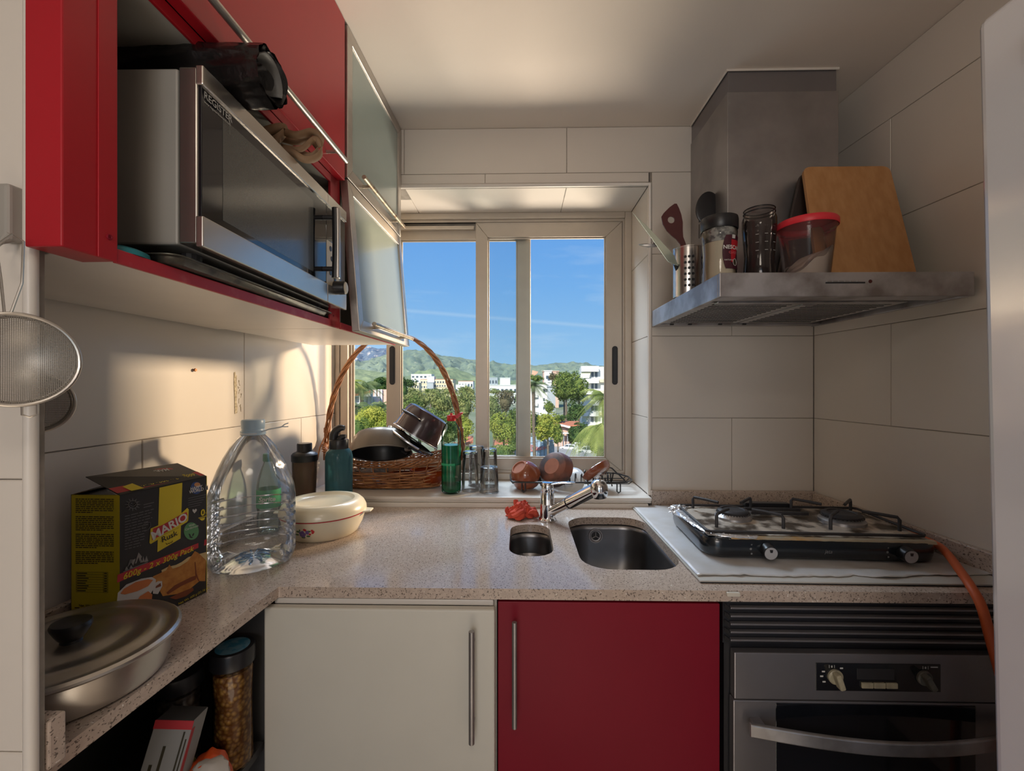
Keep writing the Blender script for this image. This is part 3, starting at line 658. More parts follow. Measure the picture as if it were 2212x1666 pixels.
for (x, y) in ((MX-.05, MY0+.05), (MX-.05, MY1-.05), (MX-.28, MY0+.05), (MX-.28, MY1-.05)):
    MB().cyl(TM @ Vector((x, y, MZ0-.012)), TM @ Vector((x, y, MZ0+.004)), .012, .014, 14).build('foot', M_rubber, mw)
# oven tray below it
M_tray = mat('greasy_black_tray', (.045, .046, .045), .3, metal=.5, color2=(.12, .115, .09), nscale=35, contrast=(.45, .6))
ty = MB(); x0, x1, y0, y1 = -.735, -.438, .545, 1.015
L = [rrect(x0+i, x1-i, y0+i, y1-i, .02, 4) for i in (.0, .003, .008, .012, .014, .0105, .002)]
zs = [1.4835, 1.4845, 1.4835, 1.4765, 1.4755, 1.4725, 1.4825]; n = len(L[0])
v = [(x, y, z) for q, z in zip([L[0], L[1], L[2], L[3], L[4]], zs) for x, y in q]
f = [(j*n+i, j*n+(i+1) % n, (j+1)*n+(i+1) % n, (j+1)*n+i) for j in range(4) for i in range(n)] + [tuple(4*n+i for i in range(n))]
tag(ty.add(v, f).build('baking_tray', M_tray, smooth=True, solid=.0018), 'greasy black baking tray lying under the microwave', 'tray')
M_teal = mat('teal_plastic', (.02, .20, .24), .4)
tag(MB().lathe([(.0001, .009), (.028, .009), (.034, .006), (.035, 0), (.0001, 0)], (-.497, .522, 1.4725), 24).build('jar_lid', M_teal, smooth=True), 'teal plastic lid lying on the niche floor left of the baking tray', 'lid')

# black bin-bag roll on top of the microwave
M_bag = mat('black_polythene', (.010, .009, .009), .22, bump=.9, bscale=38, spec=.6, noise=.3, nscale=30)
a_, b_ = Vector((-.715, .640, 1.790)), Vector((-.372, .645, 1.776)); D = b_ - a_; random.seed(3)
def bagf(u, w):
    t = w; th = 2*PI*u; r = .036 + .0022*math.sin(5*th + 9*t) + .0018*math.sin(11*th + 17*t) + .003*t + (.002 if abs(t-.72) < .03 else 0)
    return a_ + D*t + Vector((.0*math.sin(th), math.cos(th)*r, math.sin(th)*r*1.02))
bb = MB().grid(bagf, 44, 26)
def bagin(u, w):
    th = 2*PI*u; r = (.036+.003)*(1-w*.8); return b_ + Vector((-.05*w + .004*math.sin(3*th), math.cos(th)*r, math.sin(th)*r))
bb.grid(bagin, 44, 8)
br_ = bb.build('bin_bag_roll', M_bag, smooth=True, merge=True)
tag(br_, 'roll of black plastic bin bags lying across the top of the microwave', 'bin bags')
M_core = mat('bag_lining', (.16, .16, .155), .5)
def coref(u, w):
    th = R(-20) + R(150)*u; return b_ + Vector((-.002-.03*w, math.cos(th)*(.031-.004*w), math.sin(th)*(.031-.004*w)))
MB().grid(coref, 12, 3).build('lining', M_core, br_, smooth=True, solid=.0015)
# looped brown paper strips
M_paper = mat('brown_paper', (.33, .21, .12), .6, color2=(.22, .13, .07), nscale=25, transl=.3)
rb_ = thing('ribbon_bundle', (-.42, .83, 1.735), 'bundle of looped brown paper strips hanging over the front of the microwave top', 'paper strips')
def ribbon(ctrl, w, name='strip'):
    pts = []
    C_ = [Vector(c) for c in ctrl]; C_ = [C_[0]] + C_ + [C_[-1]]
    for i in range(1, len(C_)-2):
        for k in range(8):
            t = k/8; p0, p1, p2, p3 = C_[i-1:i+3]
            pts.append(.5*((2*p1) + (-p0+p2)*t + (2*p0-5*p1+4*p2-p3)*t*t + (-p0+3*p1-3*p2+p3)*t**3))
    pts.append(C_[-1]); b = MB(); v = []; f = []
    for i, p in enumerate(pts):
        t = (pts[min(i+1, len(pts)-1)] - pts[max(i-1, 0)]).normalized(); a = t.cross(Vector((.25, -.35, 1))).normalized(); a = t.cross(a).normalized()
        v += [p - a*w/2, p + a*w/2]
    f = [(2*i, 2*i+1, 2*i+3, 2*i+2) for i in range(len(pts)-1)]
    return b.add(v, f).build(name, M_paper, rb_, smooth=True, solid=.0012)
P_ = lambda px, py, Y: tuple(at(px, py, Y))
ribbon([(-.50, .80, 1.748), P_(590, 285, .80), P_(640, 292, .80), P_(676, 285, .82), P_(694, 305, .83), P_(690, 335, .83), P_(660, 345, .815), P_(620, 325, .80), (-.47, .80, 1.747)], .013)
ribbon([(-.48, .82, 1.752), P_(600, 300, .81), P_(640, 306, .82), P_(668, 300, .83), P_(686, 318, .835), P_(676, 338, .83), P_(640, 330, .82), P_(606, 318, .81)], .014)
ribbon([(-.49, .79, 1.75), P_(596, 302, .79), P_(616, 282, .80), P_(600, 276, .79), (-.50, .78, 1.765)], .015)
ribbon([P_(612, 318, .80), P_(650, 322, .81), P_(680, 300, .82), P_(694, 318, .83)], .010)
b = MB().sphere((-.50, .80, 1.752), .030, 14, 8, sx=1.1, sz=.55); b.build('folded_pile', M_paper, rb_, smooth=True)

# ------------------------------------------------------------------ sieves on the nib wall
M_wire = mat('dull_wire', (.50, .47, .43), .33, metal=.9)
def meshmat(name, sc_, gap=.52):
    m = bpy.data.materials.new(name); m.use_nodes = True; t = m.node_tree; ns = t.nodes; bs = ns['Principled BSDF']
    bs.inputs['Base Color'].default_value = (.32, .30, .27, 1); bs.inputs['Metallic'].default_value = .6; bs.inputs['Roughness'].default_value = .45
    tcn = ns.new('ShaderNodeTexCoord'); sp = ns.new('ShaderNodeSeparateXYZ'); t.links.new(tcn.outputs['UV'], sp.inputs[0]); outs = []
    for ax in 'XY':
        m1 = ns.new('ShaderNodeMath'); m1.operation = 'MULTIPLY'; m1.inputs[1].default_value = sc_; t.links.new(sp.outputs[ax], m1.inputs[0])
        m2 = ns.new('ShaderNodeMath'); m2.operation = 'FRACT'; t.links.new(m1.outputs[0], m2.inputs[0])
        m3 = ns.new('ShaderNodeMath'); m3.operation = 'LESS_THAN'; m3.inputs[1].default_value = 1-gap; t.links.new(m2.outputs[0], m3.inputs[0]); outs.append(m3)
    mm_ = ns.new('ShaderNodeMath'); mm_.operation = 'MAXIMUM'; t.links.new(outs[0].outputs[0], mm_.inputs[0]); t.links.new(outs[1].outputs[0], mm_.inputs[1])
    t.links.new(mm_.outputs[0], bs.inputs['Alpha']); return m
M_gauze = meshmat('wire_gauze', 62)
def sieve(loc, C, r, u, w, label, up):
    """ring of radius r at C in the plane of u (horizontal) and w (up); bowl bulges along -normal"""
    t = thing('sieve', loc, label, 'sieve', 'sieves hanging at the left')
    C, u, w = Vector(C), Vector(u).normalized(), Vector(w).normalized(); n = u.cross(w)
    ring = [C + u*r*math.cos(2*PI*i/48) + w*r*math.sin(2*PI*i/48) for i in range(48)]
    MB().tube(ring, .0019, 8, closed=True).build('rim', M_wire, t, smooth=True)
    ring = [C - n*.0028 + u*(r-.003)*math.cos(2*PI*i/48) + w*(r-.003)*math.sin(2*PI*i/48) for i in range(48)]
    MB().tube(ring, .0013, 6, closed=True).build('inner_rim', M_wire, t, smooth=True)
    b = MB(); nr, na = 10, 40; v = [C - n*r*.55]; 
    for j in range(1, nr+1):
        q = j/nr
        for i in range(na):
            a = 2*PI*i/na; v.append(C + u*(r-.002)*q*math.cos(a) + w*(r-.002)*q*math.sin(a) - n*r*.55*(1-q*q))
    f = [(0, 1+i, 1+(i+1) % na) for i in range(na)] + [(1+(j-1)*na+i, 1+j*na+i, 1+j*na+(i+1) % na, 1+(j-1)*na+(i+1) % na) for j in range(1, nr) for i in range(na)]
    g = b.add(v, f).build('gauze_bowl', M_gauze, t, smooth=True)
    uvl = g.data.uv_layers.new(name='UV'); org = Vector(loc)
    for lp in g.data.loops:
        p = g.data.vertices[lp.vertex_index].co + org - C; uvl.data[lp.index].uv = (p.dot(u)/(2*r)+.5, p.dot(w)/(2*r)+.5)
    return t, C, u, w, n
t, C, u, w, n = sieve((-.48, .41, 1.29), (-.4795, .4035, 1.3395), .0435, (.64, .77, 0), (0, 0, 1), 'larger round wire sieve hanging in front of the white wall edge', 1)
top = C + w*.0435
MB().tube([top - u*.007, top - u*.009 + w*.03, top - u*.012 + w*.062, top - u*.002 + w*.075 + n*.002, top + u*.005 + w*.070, top + u*.004 + w*.03, top - u*.003], .0011, 6).build('handle', M_wire, t, smooth=True)
lp = C - w*.0455
MB().tube([lp - u*-.004 + w*.002, lp + u*.004 - w*.007, lp + u*.009 - w*.0095, lp + u*.014 - w*.007, lp + u*.014 + w*.004], .0010, 6).build('rest_loop', M_wire, t, smooth=True)
t, C, u, w, n = sieve((-.57, .50, 1.26), (-.572, .499, 1.2945), .0345, (.70, .71, 0), (0, 0, 1), 'smaller wire sieve hanging lower, behind the white wall edge', 1)
MB().tube([C + w*.0345 - u*.004, C + w*.10 - u*.006, C + w*.150 - u*.002, C + w*.1615, C + w*.150 + u*.004, C + w*.10 + u*.004, C + w*.0345 + u*.004], .0010, 6).build('handle', M_wire, t, smooth=True)
hk = thing('wall_hook', (-.520, .441, 1.46), 'small grey plastic hook fixed to the near left wall', 'hook')
MB().box(-.532, -.5165, .428, .4455, 1.462, 1.520).build('plate', mat('grey_plastic', (.34, .32, .29), .4), hk, bevel=.004, seg=3)
MB().tube([(-.521, .440, 1.466), (-.519, .424, 1.458), (-.510, .412, 1.450), (-.500, .408, 1.452), (-.494, .410, 1.462)], .0022, 8).build('hook', MATS['grey_plastic'], hk, smooth=True)
# screws and glue scar on the tiles
def on_left(Y, z, d=.0): return Vector((lx(Y)+d, Y, z))
p = on_left(1.02, 1.352, -.001)
sc_ = thing('wall_screw', tuple(p), 'rusty screw sticking out of the left tiled wall', 'screw')
MB().cyl(p - Vector((.002, 0, 0)), p + Vector((.006, 0, 0)), .0020, n=10).build('shank', mat('rusty_brass', (.38, .17, .07), .5, metal=.5), sc_)
MB().cyl(p + Vector((.0045, 0, 0)), p + Vector((.0075, 0, 0)), .0040, .0034, 14).build('head', MATS['rusty_brass'], sc_)
M_glue = mat('old_glue', (.60, .52, .36), .6, color2=(.36, .29, .18), nscale=160, contrast=(.4, .6), bump=.6, bscale=200)
gp = [(1.158, 1.350), (1.163, 1.352), (1.164, 1.343), (1.169, 1.342), (1.168, 1.330), (1.170, 1.30), (1.168, 1.27), (1.172, 1.255), (1.170, 1.240), (1.161, 1.238), (1.160, 1.28), (1.1575, 1.32)]
b = MB().prism([on_left(y, z, .0004) for y, z in gp], (.0009, 0, 0)); random.seed(5)
gl_o = b.build('glue_scar', M_glue)
tag(gl_o, 'strip of old yellowish glue left on the tiled wall beside the joint', 'glue residue')
for k in range(7):
    y = 1.176+random.uniform(0, .012); z = 1.25+.012*k; q = [on_left(y+random.uniform(-.003, .003), z+random.uniform(-.008, .008), .0004) for _ in range(4)]
    MB().tube([p_ for p_ in q], .0006, 4).build('fleck', M_glue, gl_o)

# ------------------------------------------------------------------ oval pan with lid, near left
M_pan = mat('old_aluminium', (.56, .53, .49), .31, metal=.92, color2=(.44, .41, .36), nscale=16, contrast=(.35, .65), bump=.15, bscale=30)
pn = thing('lidded_pan', (-.622, .596, .9), 'wide round metal pan with a flat lid and black knob on the near left worktop', 'pan')
c0 = (-.624, .594, .9005)
K = .97
MB().lathe([(r_*K, z_*.88) for r_, z_ in [(.0001, 0), (.098, 0), (.106, .004), (.110, .015), (.1135, .050), (.1155, .060), (.1205, .062), (.1205, .0595), (.116, .0585)]], c0, 56).build('pan_body', M_pan, pn, smooth=True)
lid = MB().lathe([(r_*K, z_*.88) for r_, z_ in [(.1235, .058), (.125, .0605), (.1245, .064), (.121, .0675), (.117, .0675), (.112, .0640), (.104, .0640), (.098, .0680), (.090, .0700), (.083, .0695), (.078, .0665), (.062, .0680), (.055, .0725), (.030, .0735), (.0001, .0735)]], c0, 64).build('lid', M_pan, pn, smooth=True)
kb = MB(); kb.lathe([(.0001, .0640), (.012, .0640), (.0115, .068), (.014, .070), (.0175, .076), (.0215, .084), (.0225, .088), (.021, .0915), (.015, .093), (.0001, .0925)], (-.615, .583, .9005), 30, sx=1.05, sy=.95)
kb.build('knob', M_black, lid, smooth=True)

# ------------------------------------------------------------------ rusk box
bxo = thing('cereal_box', (-.69, .80, .9), 'black and yellow cardboard box of rusks with its top flap open', 'box')
M_cardK = mat('black_card', (.020, .019, .020), .42, noise=.1, nscale=20); M_cardY = mat('yellow_card', (.62, .50, .012), .42, noise=.05, nscale=14)
M_cardIn = mat('brown_card', (.25, .17, .11), .8); M_pred = mat('red_print', (.46, .025, .035), .45); M_pyel = mat('yellow_print', (.66, .52, .02), .45); M_pwht = mat('pale_print', (.66, .64, .60), .5)
M_pgrey = mat('grey_print', (.13, .125, .125), .5); M_pdk = mat('black_print', (.03, .025, .01), .5)
B0 = Vector((-.6665, .710, .9005)); A0 = Vector((-.630, .861, .9005)); D0 = Vector((-.7495, .711, .9005)); C0 = D0 + (A0 - B0); H = .2325
uf = (A0-B0).normalized(); Lf = (A0-B0).length; us = (B0-D0).normalized(); Ls = (B0-D0).length; nf = uf.cross(Vector((0,0,1))); ns_ = us.cross(Vector((0,0,1)))
Z_ = Vector((0, 0, H)); wl2 = .0012
def panel(name, m, pts, d, parent=bxo): return MB().prism(pts, d).build(name, m, parent)
ffr = panel('front_panel', M_cardK, [B0, A0, A0+Z_, B0+Z_], -nf*wl2)
fsd = panel('side_panel', M_cardY, [D0, B0-us*.0002, B0-us*.0002+Z_, D0+Z_], -ns_*wl2)
panel('back_panel', M_cardK, [D0, C0, C0+Z_, D0+Z_], nf*-wl2); panel('side_panel', M_cardY, [C0, A0, A0+Z_, C0+Z_], ns_*wl2); panel('bottom_panel', M_cardIn, [B0, A0, C0, D0], (0,0,wl2))
F1, F2 = Vector((-.7204, .706, 1.164)), Vector((-.690, .861, 1.159))
fl = panel('top_flap', M_cardK, [B0+Z_, A0+Z_, F2, F1], (0, 0, -wl2))
panel('side_flap', M_cardK, [D0+Z_, B0+Z_, B0+Z_+Vector((-.012, .045, .004)), D0+Z_+Vector((.006, .045, .004))], (0,0,-.001))
panel('side_flap', M_cardIn, [C0+Z_, A0+Z_, A0+Z_+Vector((-.022, -.045, -.004)), C0+Z_+Vector((.004, -.045, -.004))], (0,0,-.001))
panel('tuck_flap', M_cardIn, [D0+Z_, C0+Z_, C0+Z_+Vector((.02, 0, .006)), D0+Z_+Vector((.02, 0, .006))], (0,0,-.001))
def FP(s, t, l=.0004): return B0 + uf*Lf*s + Vector((0, 0, H*t)) + nf*l
def SP(s, t, l=.0004): return D0 + us*Ls*s + Vector((0, 0, H*t)) + ns_*l
def flat(parent, name, m, pts, fn=FP, l=.0004):
    return MB().add([fn(s, t, l) for s, t in pts], [tuple(range(len(pts)))]).build(name, m, parent)
def QS(x, y):
    """a spot of the print, measured in the photograph, as fractions (s, t) of the front panel"""
    p0 = at(250 + x*.18, 1000 + y*.18, 1.0); d_ = Vector((p0.x, 1.0, p0.z - CZ)); o_ = Vector((0, 0, CZ))
    k_ = (B0 - o_).dot(nf)/d_.dot(nf); h_ = o_ + d_*k_ - B0; return (h_.dot(uf)/Lf, h_.z/H)
def Q(parent, name, m, pts, l): return flat(parent, name, m, [QS(x, y) for x, y in pts], FP, l)
def QT(s_, h_, x, y, u2, m, **k): a_, b_ = QS(x, y); return text(ffr, s_, h_, FP(a_, b_, k.pop('l', .0012)), u2, (0,0,1), m, **k)
def QD(x0, y0, x1, y1): a_, b_ = QS(x0, y0); c_, d_ = QS(x1, y1); return (FP(c_, d_) - FP(a_, b_)).normalized()
def ell(cx, cy, rx_, ry_, n=28, a0=0, a1=360): return [(cx+rx_*math.cos(R(a0+(a1-a0)*i/n)), cy+ry_*math.sin(R(a0+(a1-a0)*i/n))) for i in range(n + (0 if a1-a0 == 360 else 1))]
M_pblue = mat('blue_print', (.03, .07, .22), .45); M_pgreen = mat('green_print', (.10, .28, .12), .45); M_rusk = mat('toasted_print', (.52, .23, .045), .5, color2=(.40, .15, .025), nscale=90); M_crust = mat('dark_toast_print', (.20, .05, .015), .5)
M_tea = mat('tea_print', (.55, .17, .05), .5); M_pcup = mat('cup_print', (.55, .53, .51), .5); M_porange = mat('orange_print_small', (.55, .25, .1), .5); M_pwheat = mat('cream_print', (.62, .47, .22), .5)
Q(ffr, 'yellow_band', M_pyel, [(522, 300), (798, 238), (776, 908), (498, 1072)], .0004)
Q(ffr, 'sign_border', M_pyel, [(415, 790), (530, 740), (790, 600), (855, 540), (872, 560), (866, 690), (850, 712), (760, 765), (490, 930), (415, 975), (400, 960)], .0008)
Q(ffr, 'sign', M_pred, [(442, 790), (555, 745), (800, 610), (845, 590), (855, 625), (845, 690), (760, 735), (520, 880), (430, 928)], .0012)
uD = QD(450, 870, 820, 650)
QT('MARIO', .0158, 645, 762, uD, M_pwht, bold=.035, l=.0016, spacing=.98)
QT('Rusk', .0105, 640, 885, QD(570, 920, 715, 850), M_pdk, bold=.02, l=.0009)
b = MB(); b.tube([FP(*QS(x, y), .0009) for x, y in ((598, 965), (612, 980), (625, 965), (640, 970), (655, 955), (668, 958), (680, 935))], .0006, 4); b.build('script_line', M_pdk, ffr)
for x0, y0, x1, y1 in ((535, 880, 755, 775), (530, 945, 748, 850)): Q(ffr, 'rule', M_pdk, [(x0, y0), (x1, y1), (x1, y1+3), (x0, y0+3)], .0009)
Q(ffr, 'stripe', M_pred, [(18, 1345), (990, 962), (990, 1020), (14, 1440)], .0005)
Q(ffr, 'stripe', M_pred, [(1062, 925), (1090, 915), (1088, 985), (1056, 995)], .0005)
QT('600g - 2 x 300g Pack', .0100, 535, 1190, QD(180, 1330, 890, 1040), M_pyel, bold=.02, shear=.2, l=.0010, spacing=1.04)
Q(ffr, 'badge', M_pblue, ell(963, 302, 66, 74), .0005); Q(ffr, 'badge_top', M_porange, ell(975, 262, 36, 26), .0008)
uT = QD(900, 330, 1030, 300); QT('HAPPY', .0058, 962, 300, uT, M_pwht, bold=.03); QT('WORLD', .0058, 965, 334, uT, M_pwht, bold=.03)
Q(ffr, 'arm_icon', M_pgrey, [(1068, 330), (1075, 260), (1085, 255), (1088, 290), (1103, 265), (1106, 325), (1085, 322)], .0005)
Q(ffr, 'round_seal', M_pgreen, ell(905, 820, 90, 105), .0005); QT('With', .0042, 908, 748, uT, M_pwht); QT('Cardamom', .0042, 908, 778, uT, M_pwht)
for x, y, a in ((885, 868, 60), (925, 862, -60), (900, 893, 10)):
    Q(ffr, 'seed', M_cardK, [(x + 21*math.cos(R(q))*math.cos(R(a)) - 9*math.sin(R(q))*math.sin(R(a)), y + 21*math.cos(R(q))*math.sin(R(a)) + 9*math.sin(R(q))*math.cos(R(a))) for q in range(0, 360, 30)], .0009)
QT('0', .0125, 1040, 600, uT, M_pyel, bold=.04); QT('%', .0045, 1080, 605, uT, M_pyel); Q(ffr, 'zero_underline', M_pyel, [(990, 660), (1088, 632), (1088, 642), (990, 668)], .0005); Q(ffr, 'zero_cup', M_pyel, [(1000, 672), (1070, 655), (1060, 685), (1030, 695)], .0005)
Q(ffr, 'heart', M_pcup, [(942, 608), (920, 580), (918, 562), (930, 555), (942, 568), (955, 552), (970, 556), (970, 575)], .0005)
b = MB(); b.tube([FP(*QS(x, y), .0008) for x, y in ell(200, 500, 52, 46)], .0007, 4, closed=True)
for k in range(12):
    a = 2*PI*k/12; b.add([FP(*QS(200+58*math.cos(a-.17), 500+52*math.sin(a-.17)), .0008), FP(*QS(200+100*math.cos(a), 500+82*math.sin(a)), .0008), FP(*QS(200+58*math.cos(a+.17), 500+52*math.sin(a+.17)), .0008)], [(0,1,2)])
b.tube([FP(*QS(x, y), .0008) for x, y in ((165, 505), (190, 525), (220, 520), (240, 495))], .0006, 4); b.tube([FP(*QS(x, y), .0008) for x, y in ((175, 485), (192, 490))], .0006, 4); b.tube([FP(*QS(x, y), .0008) for x, y in ((215, 482), (232, 478))], .0006, 4)
o_ = b.build('sun_drawing', M_pgrey, ffr); o_['kind'] = 'stuff'
random.seed(11); b = MB()
def qline(x0, x1, y, sl, th=9): b.add([FP(*QS(x0, y), .0008), FP(*QS(x1, y+sl*(x1-x0)), .0008), FP(*QS(x1, y+sl*(x1-x0)+th), .0008), FP(*QS(x0, y+th), .0008)], [(0,1,2,3)])
for k in range(13):
    x = 105; x1 = 460 - 14*k + random.uniform(-30, 20)
    while x < x1: w_ = random.uniform(25, 90); qline(x, min(x+w_, x1), 640+33*k - .24*(x-105) if False else 640+33*k-.26*(x-105), -.26); x += w_+12
for k in range(2): qline(330, 455-30*k, 500+32*k, -.24)
for k in range(5): qline(865, 1090-20*k, 425+27*k, -.22, 6)
b.tube([FP(*QS(x, y), .0008) for x, y in ((310, 790), (330, 740), (370, 715), (410, 715), (415, 760), (385, 800), (340, 825))], .0005, 4)
o_ = b.build('small_print', M_pgrey, ffr); o_['kind'] = 'stuff'
b = MB()
for q in ([(130, 1265), (165, 1165), (205, 1235), (235, 1150), (210, 1160), (170, 1160)], [(225, 1210), (270, 1075), (310, 1125), (285, 1190), (270, 1130), (245, 1205)], [(315, 1195), (325, 1120), (345, 1185)], [(340, 1195), (365, 1115), (388, 1180)], [(290, 1200), (300, 1150), (320, 1190)], [(105, 1290), (125, 1240), (145, 1278)], [(160, 1270), (180, 1225), (200, 1260)], [(85, 1305), (380, 1190), (380, 1198), (85, 1312)]):
    b.add([FP(*QS(x, y), .0008) for x, y in q], [tuple(range(len(q)))])
o_ = b.build('tent_drawing', mat('mid_grey_print', (.26, .25, .24), .5), ffr); o_['kind'] = 'stuff'
Q(ffr, 'rusk_print', M_pwheat, [(545, 1290), (620, 1250), (720, 1225), (790, 1190), (870, 1130), (1088, 1070), (1088, 1180), (560, 1350)], .0006)
Q(ffr, 'rusk_print', M_rusk, [(440, 1365), (600, 1290), (640, 1220), (680, 1270), (760, 1245), (860, 1180), (945, 1060), (985, 1080), (1080, 1170), (1070, 1420), (1000, 1420), (830, 1560), (560, 1600), (480, 1460)], .0009)
Q(ffr, 'crust_print', M_crust, [(600, 1560), (700, 1470), (900, 1370), (965, 1350), (955, 1400), (780, 1480), (620, 1580)], .0012)
Q(ffr, 'crust_print', M_crust, [(640, 1620), (760, 1560), (920, 1495), (930, 1530), (840, 1600), (720, 1640)], .0012)
Q(ffr, 'crust_print', M_crust, [(940, 1190), (952, 1190), (965, 1330), (1000, 1420), (985, 1420), (950, 1350)], .0012)
Q(ffr, 'cup_print', M_pcup, [(475, 1400), (470, 1470), (420, 1560), (300, 1660), (5, 1680), (18, 1560), (120, 1460), (300, 1390), (430, 1370)], .0014)
Q(ffr, 'tea_print', M_tea, [(440, 1405), (380, 1480), (250, 1540), (100, 1580), (45, 1570), (90, 1510), (230, 1430), (380, 1395)], .0018)
Q(ffr, 'cup_handle', M_pcup, [(440, 1460), (500, 1420), (550, 1420), (552, 1480), (500, 1575), (440, 1570)], .0013); Q(ffr, 'handle_hole', M_crust, [(475, 1480), (530, 1440), (538, 1480), (470, 1505)], .0016)
Q(ffr, 'rusk_print', M_tea, [(240, 1660), (280, 1600), (380, 1540), (430, 1580), (420, 1660)], .0020)
QT('Net Wt. 600 g (21.16 oz)', .0044, 935, 1590, QD(800, 1660, 1040, 1530), M_pyel, l=.0022)
# yellow side: blocks of fine print, table, white label
b = MB(); random.seed(4); t0 = .965
for nl in (8, 8, 8, 7):
    for k in range(nl):
        s1 = .88 if k < nl-1 else .4+random.random()*.4
        s = .09
        while s < s1:
            w_ = random.uniform(.03, .12); e_ = min(s+w_, s1); b.add([SP(s, t0), SP(e_, t0), SP(e_, t0+.0065), SP(s, t0+.0065)], [(0,1,2,3)]); s = e_+.014
        t0 -= .0135
    t0 -= .018
o_ = b.build('fine_print', M_pdk, fsd); o_['kind'] = 'stuff'
b = MB()
for t_ in (.445, .427, .409, .391, .373, .355, .337, .319, .301): b.add([SP(.1, t_), SP(.76, t_), SP(.76, t_+.002), SP(.1, t_+.002)], [(0,1,2,3)])
for s_ in (.1, .66, .757): b.add([SP(s_, .301), SP(s_+.005, .301), SP(s_+.005, .447), SP(s_, .447)], [(0,1,2,3)])
for k in range(8): b.add([SP(.12, .308+.018*k), SP(.30+.03*(k % 3), .308+.018*k), SP(.30+.03*(k % 3), .315+.018*k), SP(.12, .315+.018*k)], [(0,1,2,3)]); b.add([SP(.68, .308+.018*k), SP(.74, .308+.018*k), SP(.74, .315+.018*k), SP(.68, .315+.018*k)], [(0,1,2,3)])
b.build('nutrition_table', M_pdk, fsd)
text(fsd, 'Net Wt. 600 g (21.16 oz)', .0042, SP(.52, .205), us, (0,0,1), M_pdk, bold=.02)
flat(fsd, 'label', M_pwht, [(.24, .055), (.84, .060), (.84, .185), (.24, .180)], SP); 
for k, t_ in enumerate((.185, .125, .065)): flat(fsd, 'fine_print', M_pdk, [(.07, t_), (.17, t_), (.17, t_+.008), (.07, t_+.008)], SP)
flat(fsd, 'torn_tape', M_cardY, [(.50, .235), (.70, .245), (.82, .29), (.90, .36), (.93, .36), (.93, .22), (.50, .215)], SP, .0012)
# flap print (reads upside down from here)
O_ = B0 + Z_; e1 = (A0-B0)/1.0; e2 = ((F1-B0-Z_)+(F2-A0-Z_))/2; nfl = e1.cross(e2).normalized()
if nfl.z < 0: nfl = -nfl
def TP(s, t, l=.0004): return (O_ + e1*s).lerp(F1 + (F2-F1)*s, t) + nfl*l
flat(fl, 'stripe', M_pred, [(0, .08), (1, .08), (1, .34), (0, .34)], TP)
text(fl, '600g - 2 x 300g Pack', .0085, TP(.60, .21, .0009), -e1, -e2, M_pyel, bold=.01, shear=.2)
flat(fl, 'oval', M_pred, ell(.66, .72, .17, .13), TP); text(fl, 'MARIO', .0082, TP(.66, .72, .0009), -e1, -e2, M_pwht, bold=.02)
text(fl, 'Rusk', .0090, TP(.22, .70, .0009), -e1, -e2, M_pwht)
flat(fl, 'yellow_patch', M_pyel, [(.13, .05), (.26, .05), (.24, .36), (.12, .30)], TP, .0008)

# ------------------------------------------------------------------ five litre water jug
jug = thing('water_jug', (-.632, 1.015, .9), 'large empty clear plastic water jug with a pale blue cap', 'water jug')
prof = [(.0001, .012), (.030, .012), (.060, .004), (.078, .001), (.088, .008), (.0935, .020)]
z = .028
while z < .140:
    prof += [(.0950, z), (.0905, z+.0045), (.0950, z+.009), (.0955, z+.0155)]; z += .0205
prof += [(.0950, .155), (.0925, .172), (.0850, .196), (.0745, .221), (.0620, .246), (.0480, .270), (.0350, .287), (.027, .2955), (.0225, .300), (.0225, .309)]
def jugf(r_, z_, a):
    # squarish footprint, flattened waists on four sides
    q = 1 - .055*math.cos(4*a)*(1 if z_ < .2 else max(0, 1-(z_-.2)/.06))
    r2 = r_*q
    # grip recess on the right shoulder
    if .165 < z_ < .275:
        d = math.cos(a - R(-22)); k = max(0, (d-.80)/.20)*math.sin(PI*(z_-.165)/.11)
        r2 -= .030*k
    return r2
b = MB(); n = 72; v = []; f = []
for r_, z_ in prof:
    for i in range(n):
        a = 2*PI*i/n; r2 = jugf(r_, z_, a) if z_ > .001 else r_
        v.append((-.632 + r2*math.cos(a+.5), 1.015 + r2*math.sin(a+.5), .9008+z_))
for j in range(len(prof)-1):
    for i in range(n): f.append((j*n+i, j*n+(i+1) % n, (j+1)*n+(i+1) % n, (j+1)*n+i))
b.add(v, f).build('bottle', M_pet, jug, smooth=True)
M_capblue = mat('pale_blue_plastic', (.34, .47, .60), .35, transl=.3)
cp_ = MB().lathe([(.0255, .299), (.0265, .300), (.0265, .3085), (.0245, .3095), (.0235, .313), (.0245, .3145), (.0250, .331), (.0235, .3345), (.0001, .3350)], (-.632, 1.015, .9), 36).build('cap', M_capblue, jug, smooth=True)
hnd = MB()
hp = [(-.632+.0245*math.cos(a), 1.015+.0245*math.sin(a), 1.2045+.002*math.sin(a*1)) for a in [R(-150+12*k) for k in range(10)]]
hnd.tube(hp, .0028, 8); hnd.tube([(-.607, 1.009, 1.2065), (-.588, 1.005, 1.213), (-.560, 1.002, 1.218), (-.553, 1.002, 1.220)], .0030, 8, flat=.5)
for k in (-1, 1): hnd.tube([(-.556, 1.002, 1.2195), (-.549, 1.002, 1.222+k*.003), (-.541, 1.002, 1.2235+k*.004)], .0014, 6)
hnd.build('carry_strap', mat('clear_blue_strap', (.55, .60, .66), .3), cp_, smooth=True)
M_bluelab = clear('blue_base_tint', (.62, .78, .95), .2, .1, body=.15, bodycol=(.15, .35, .65))
b = MB()
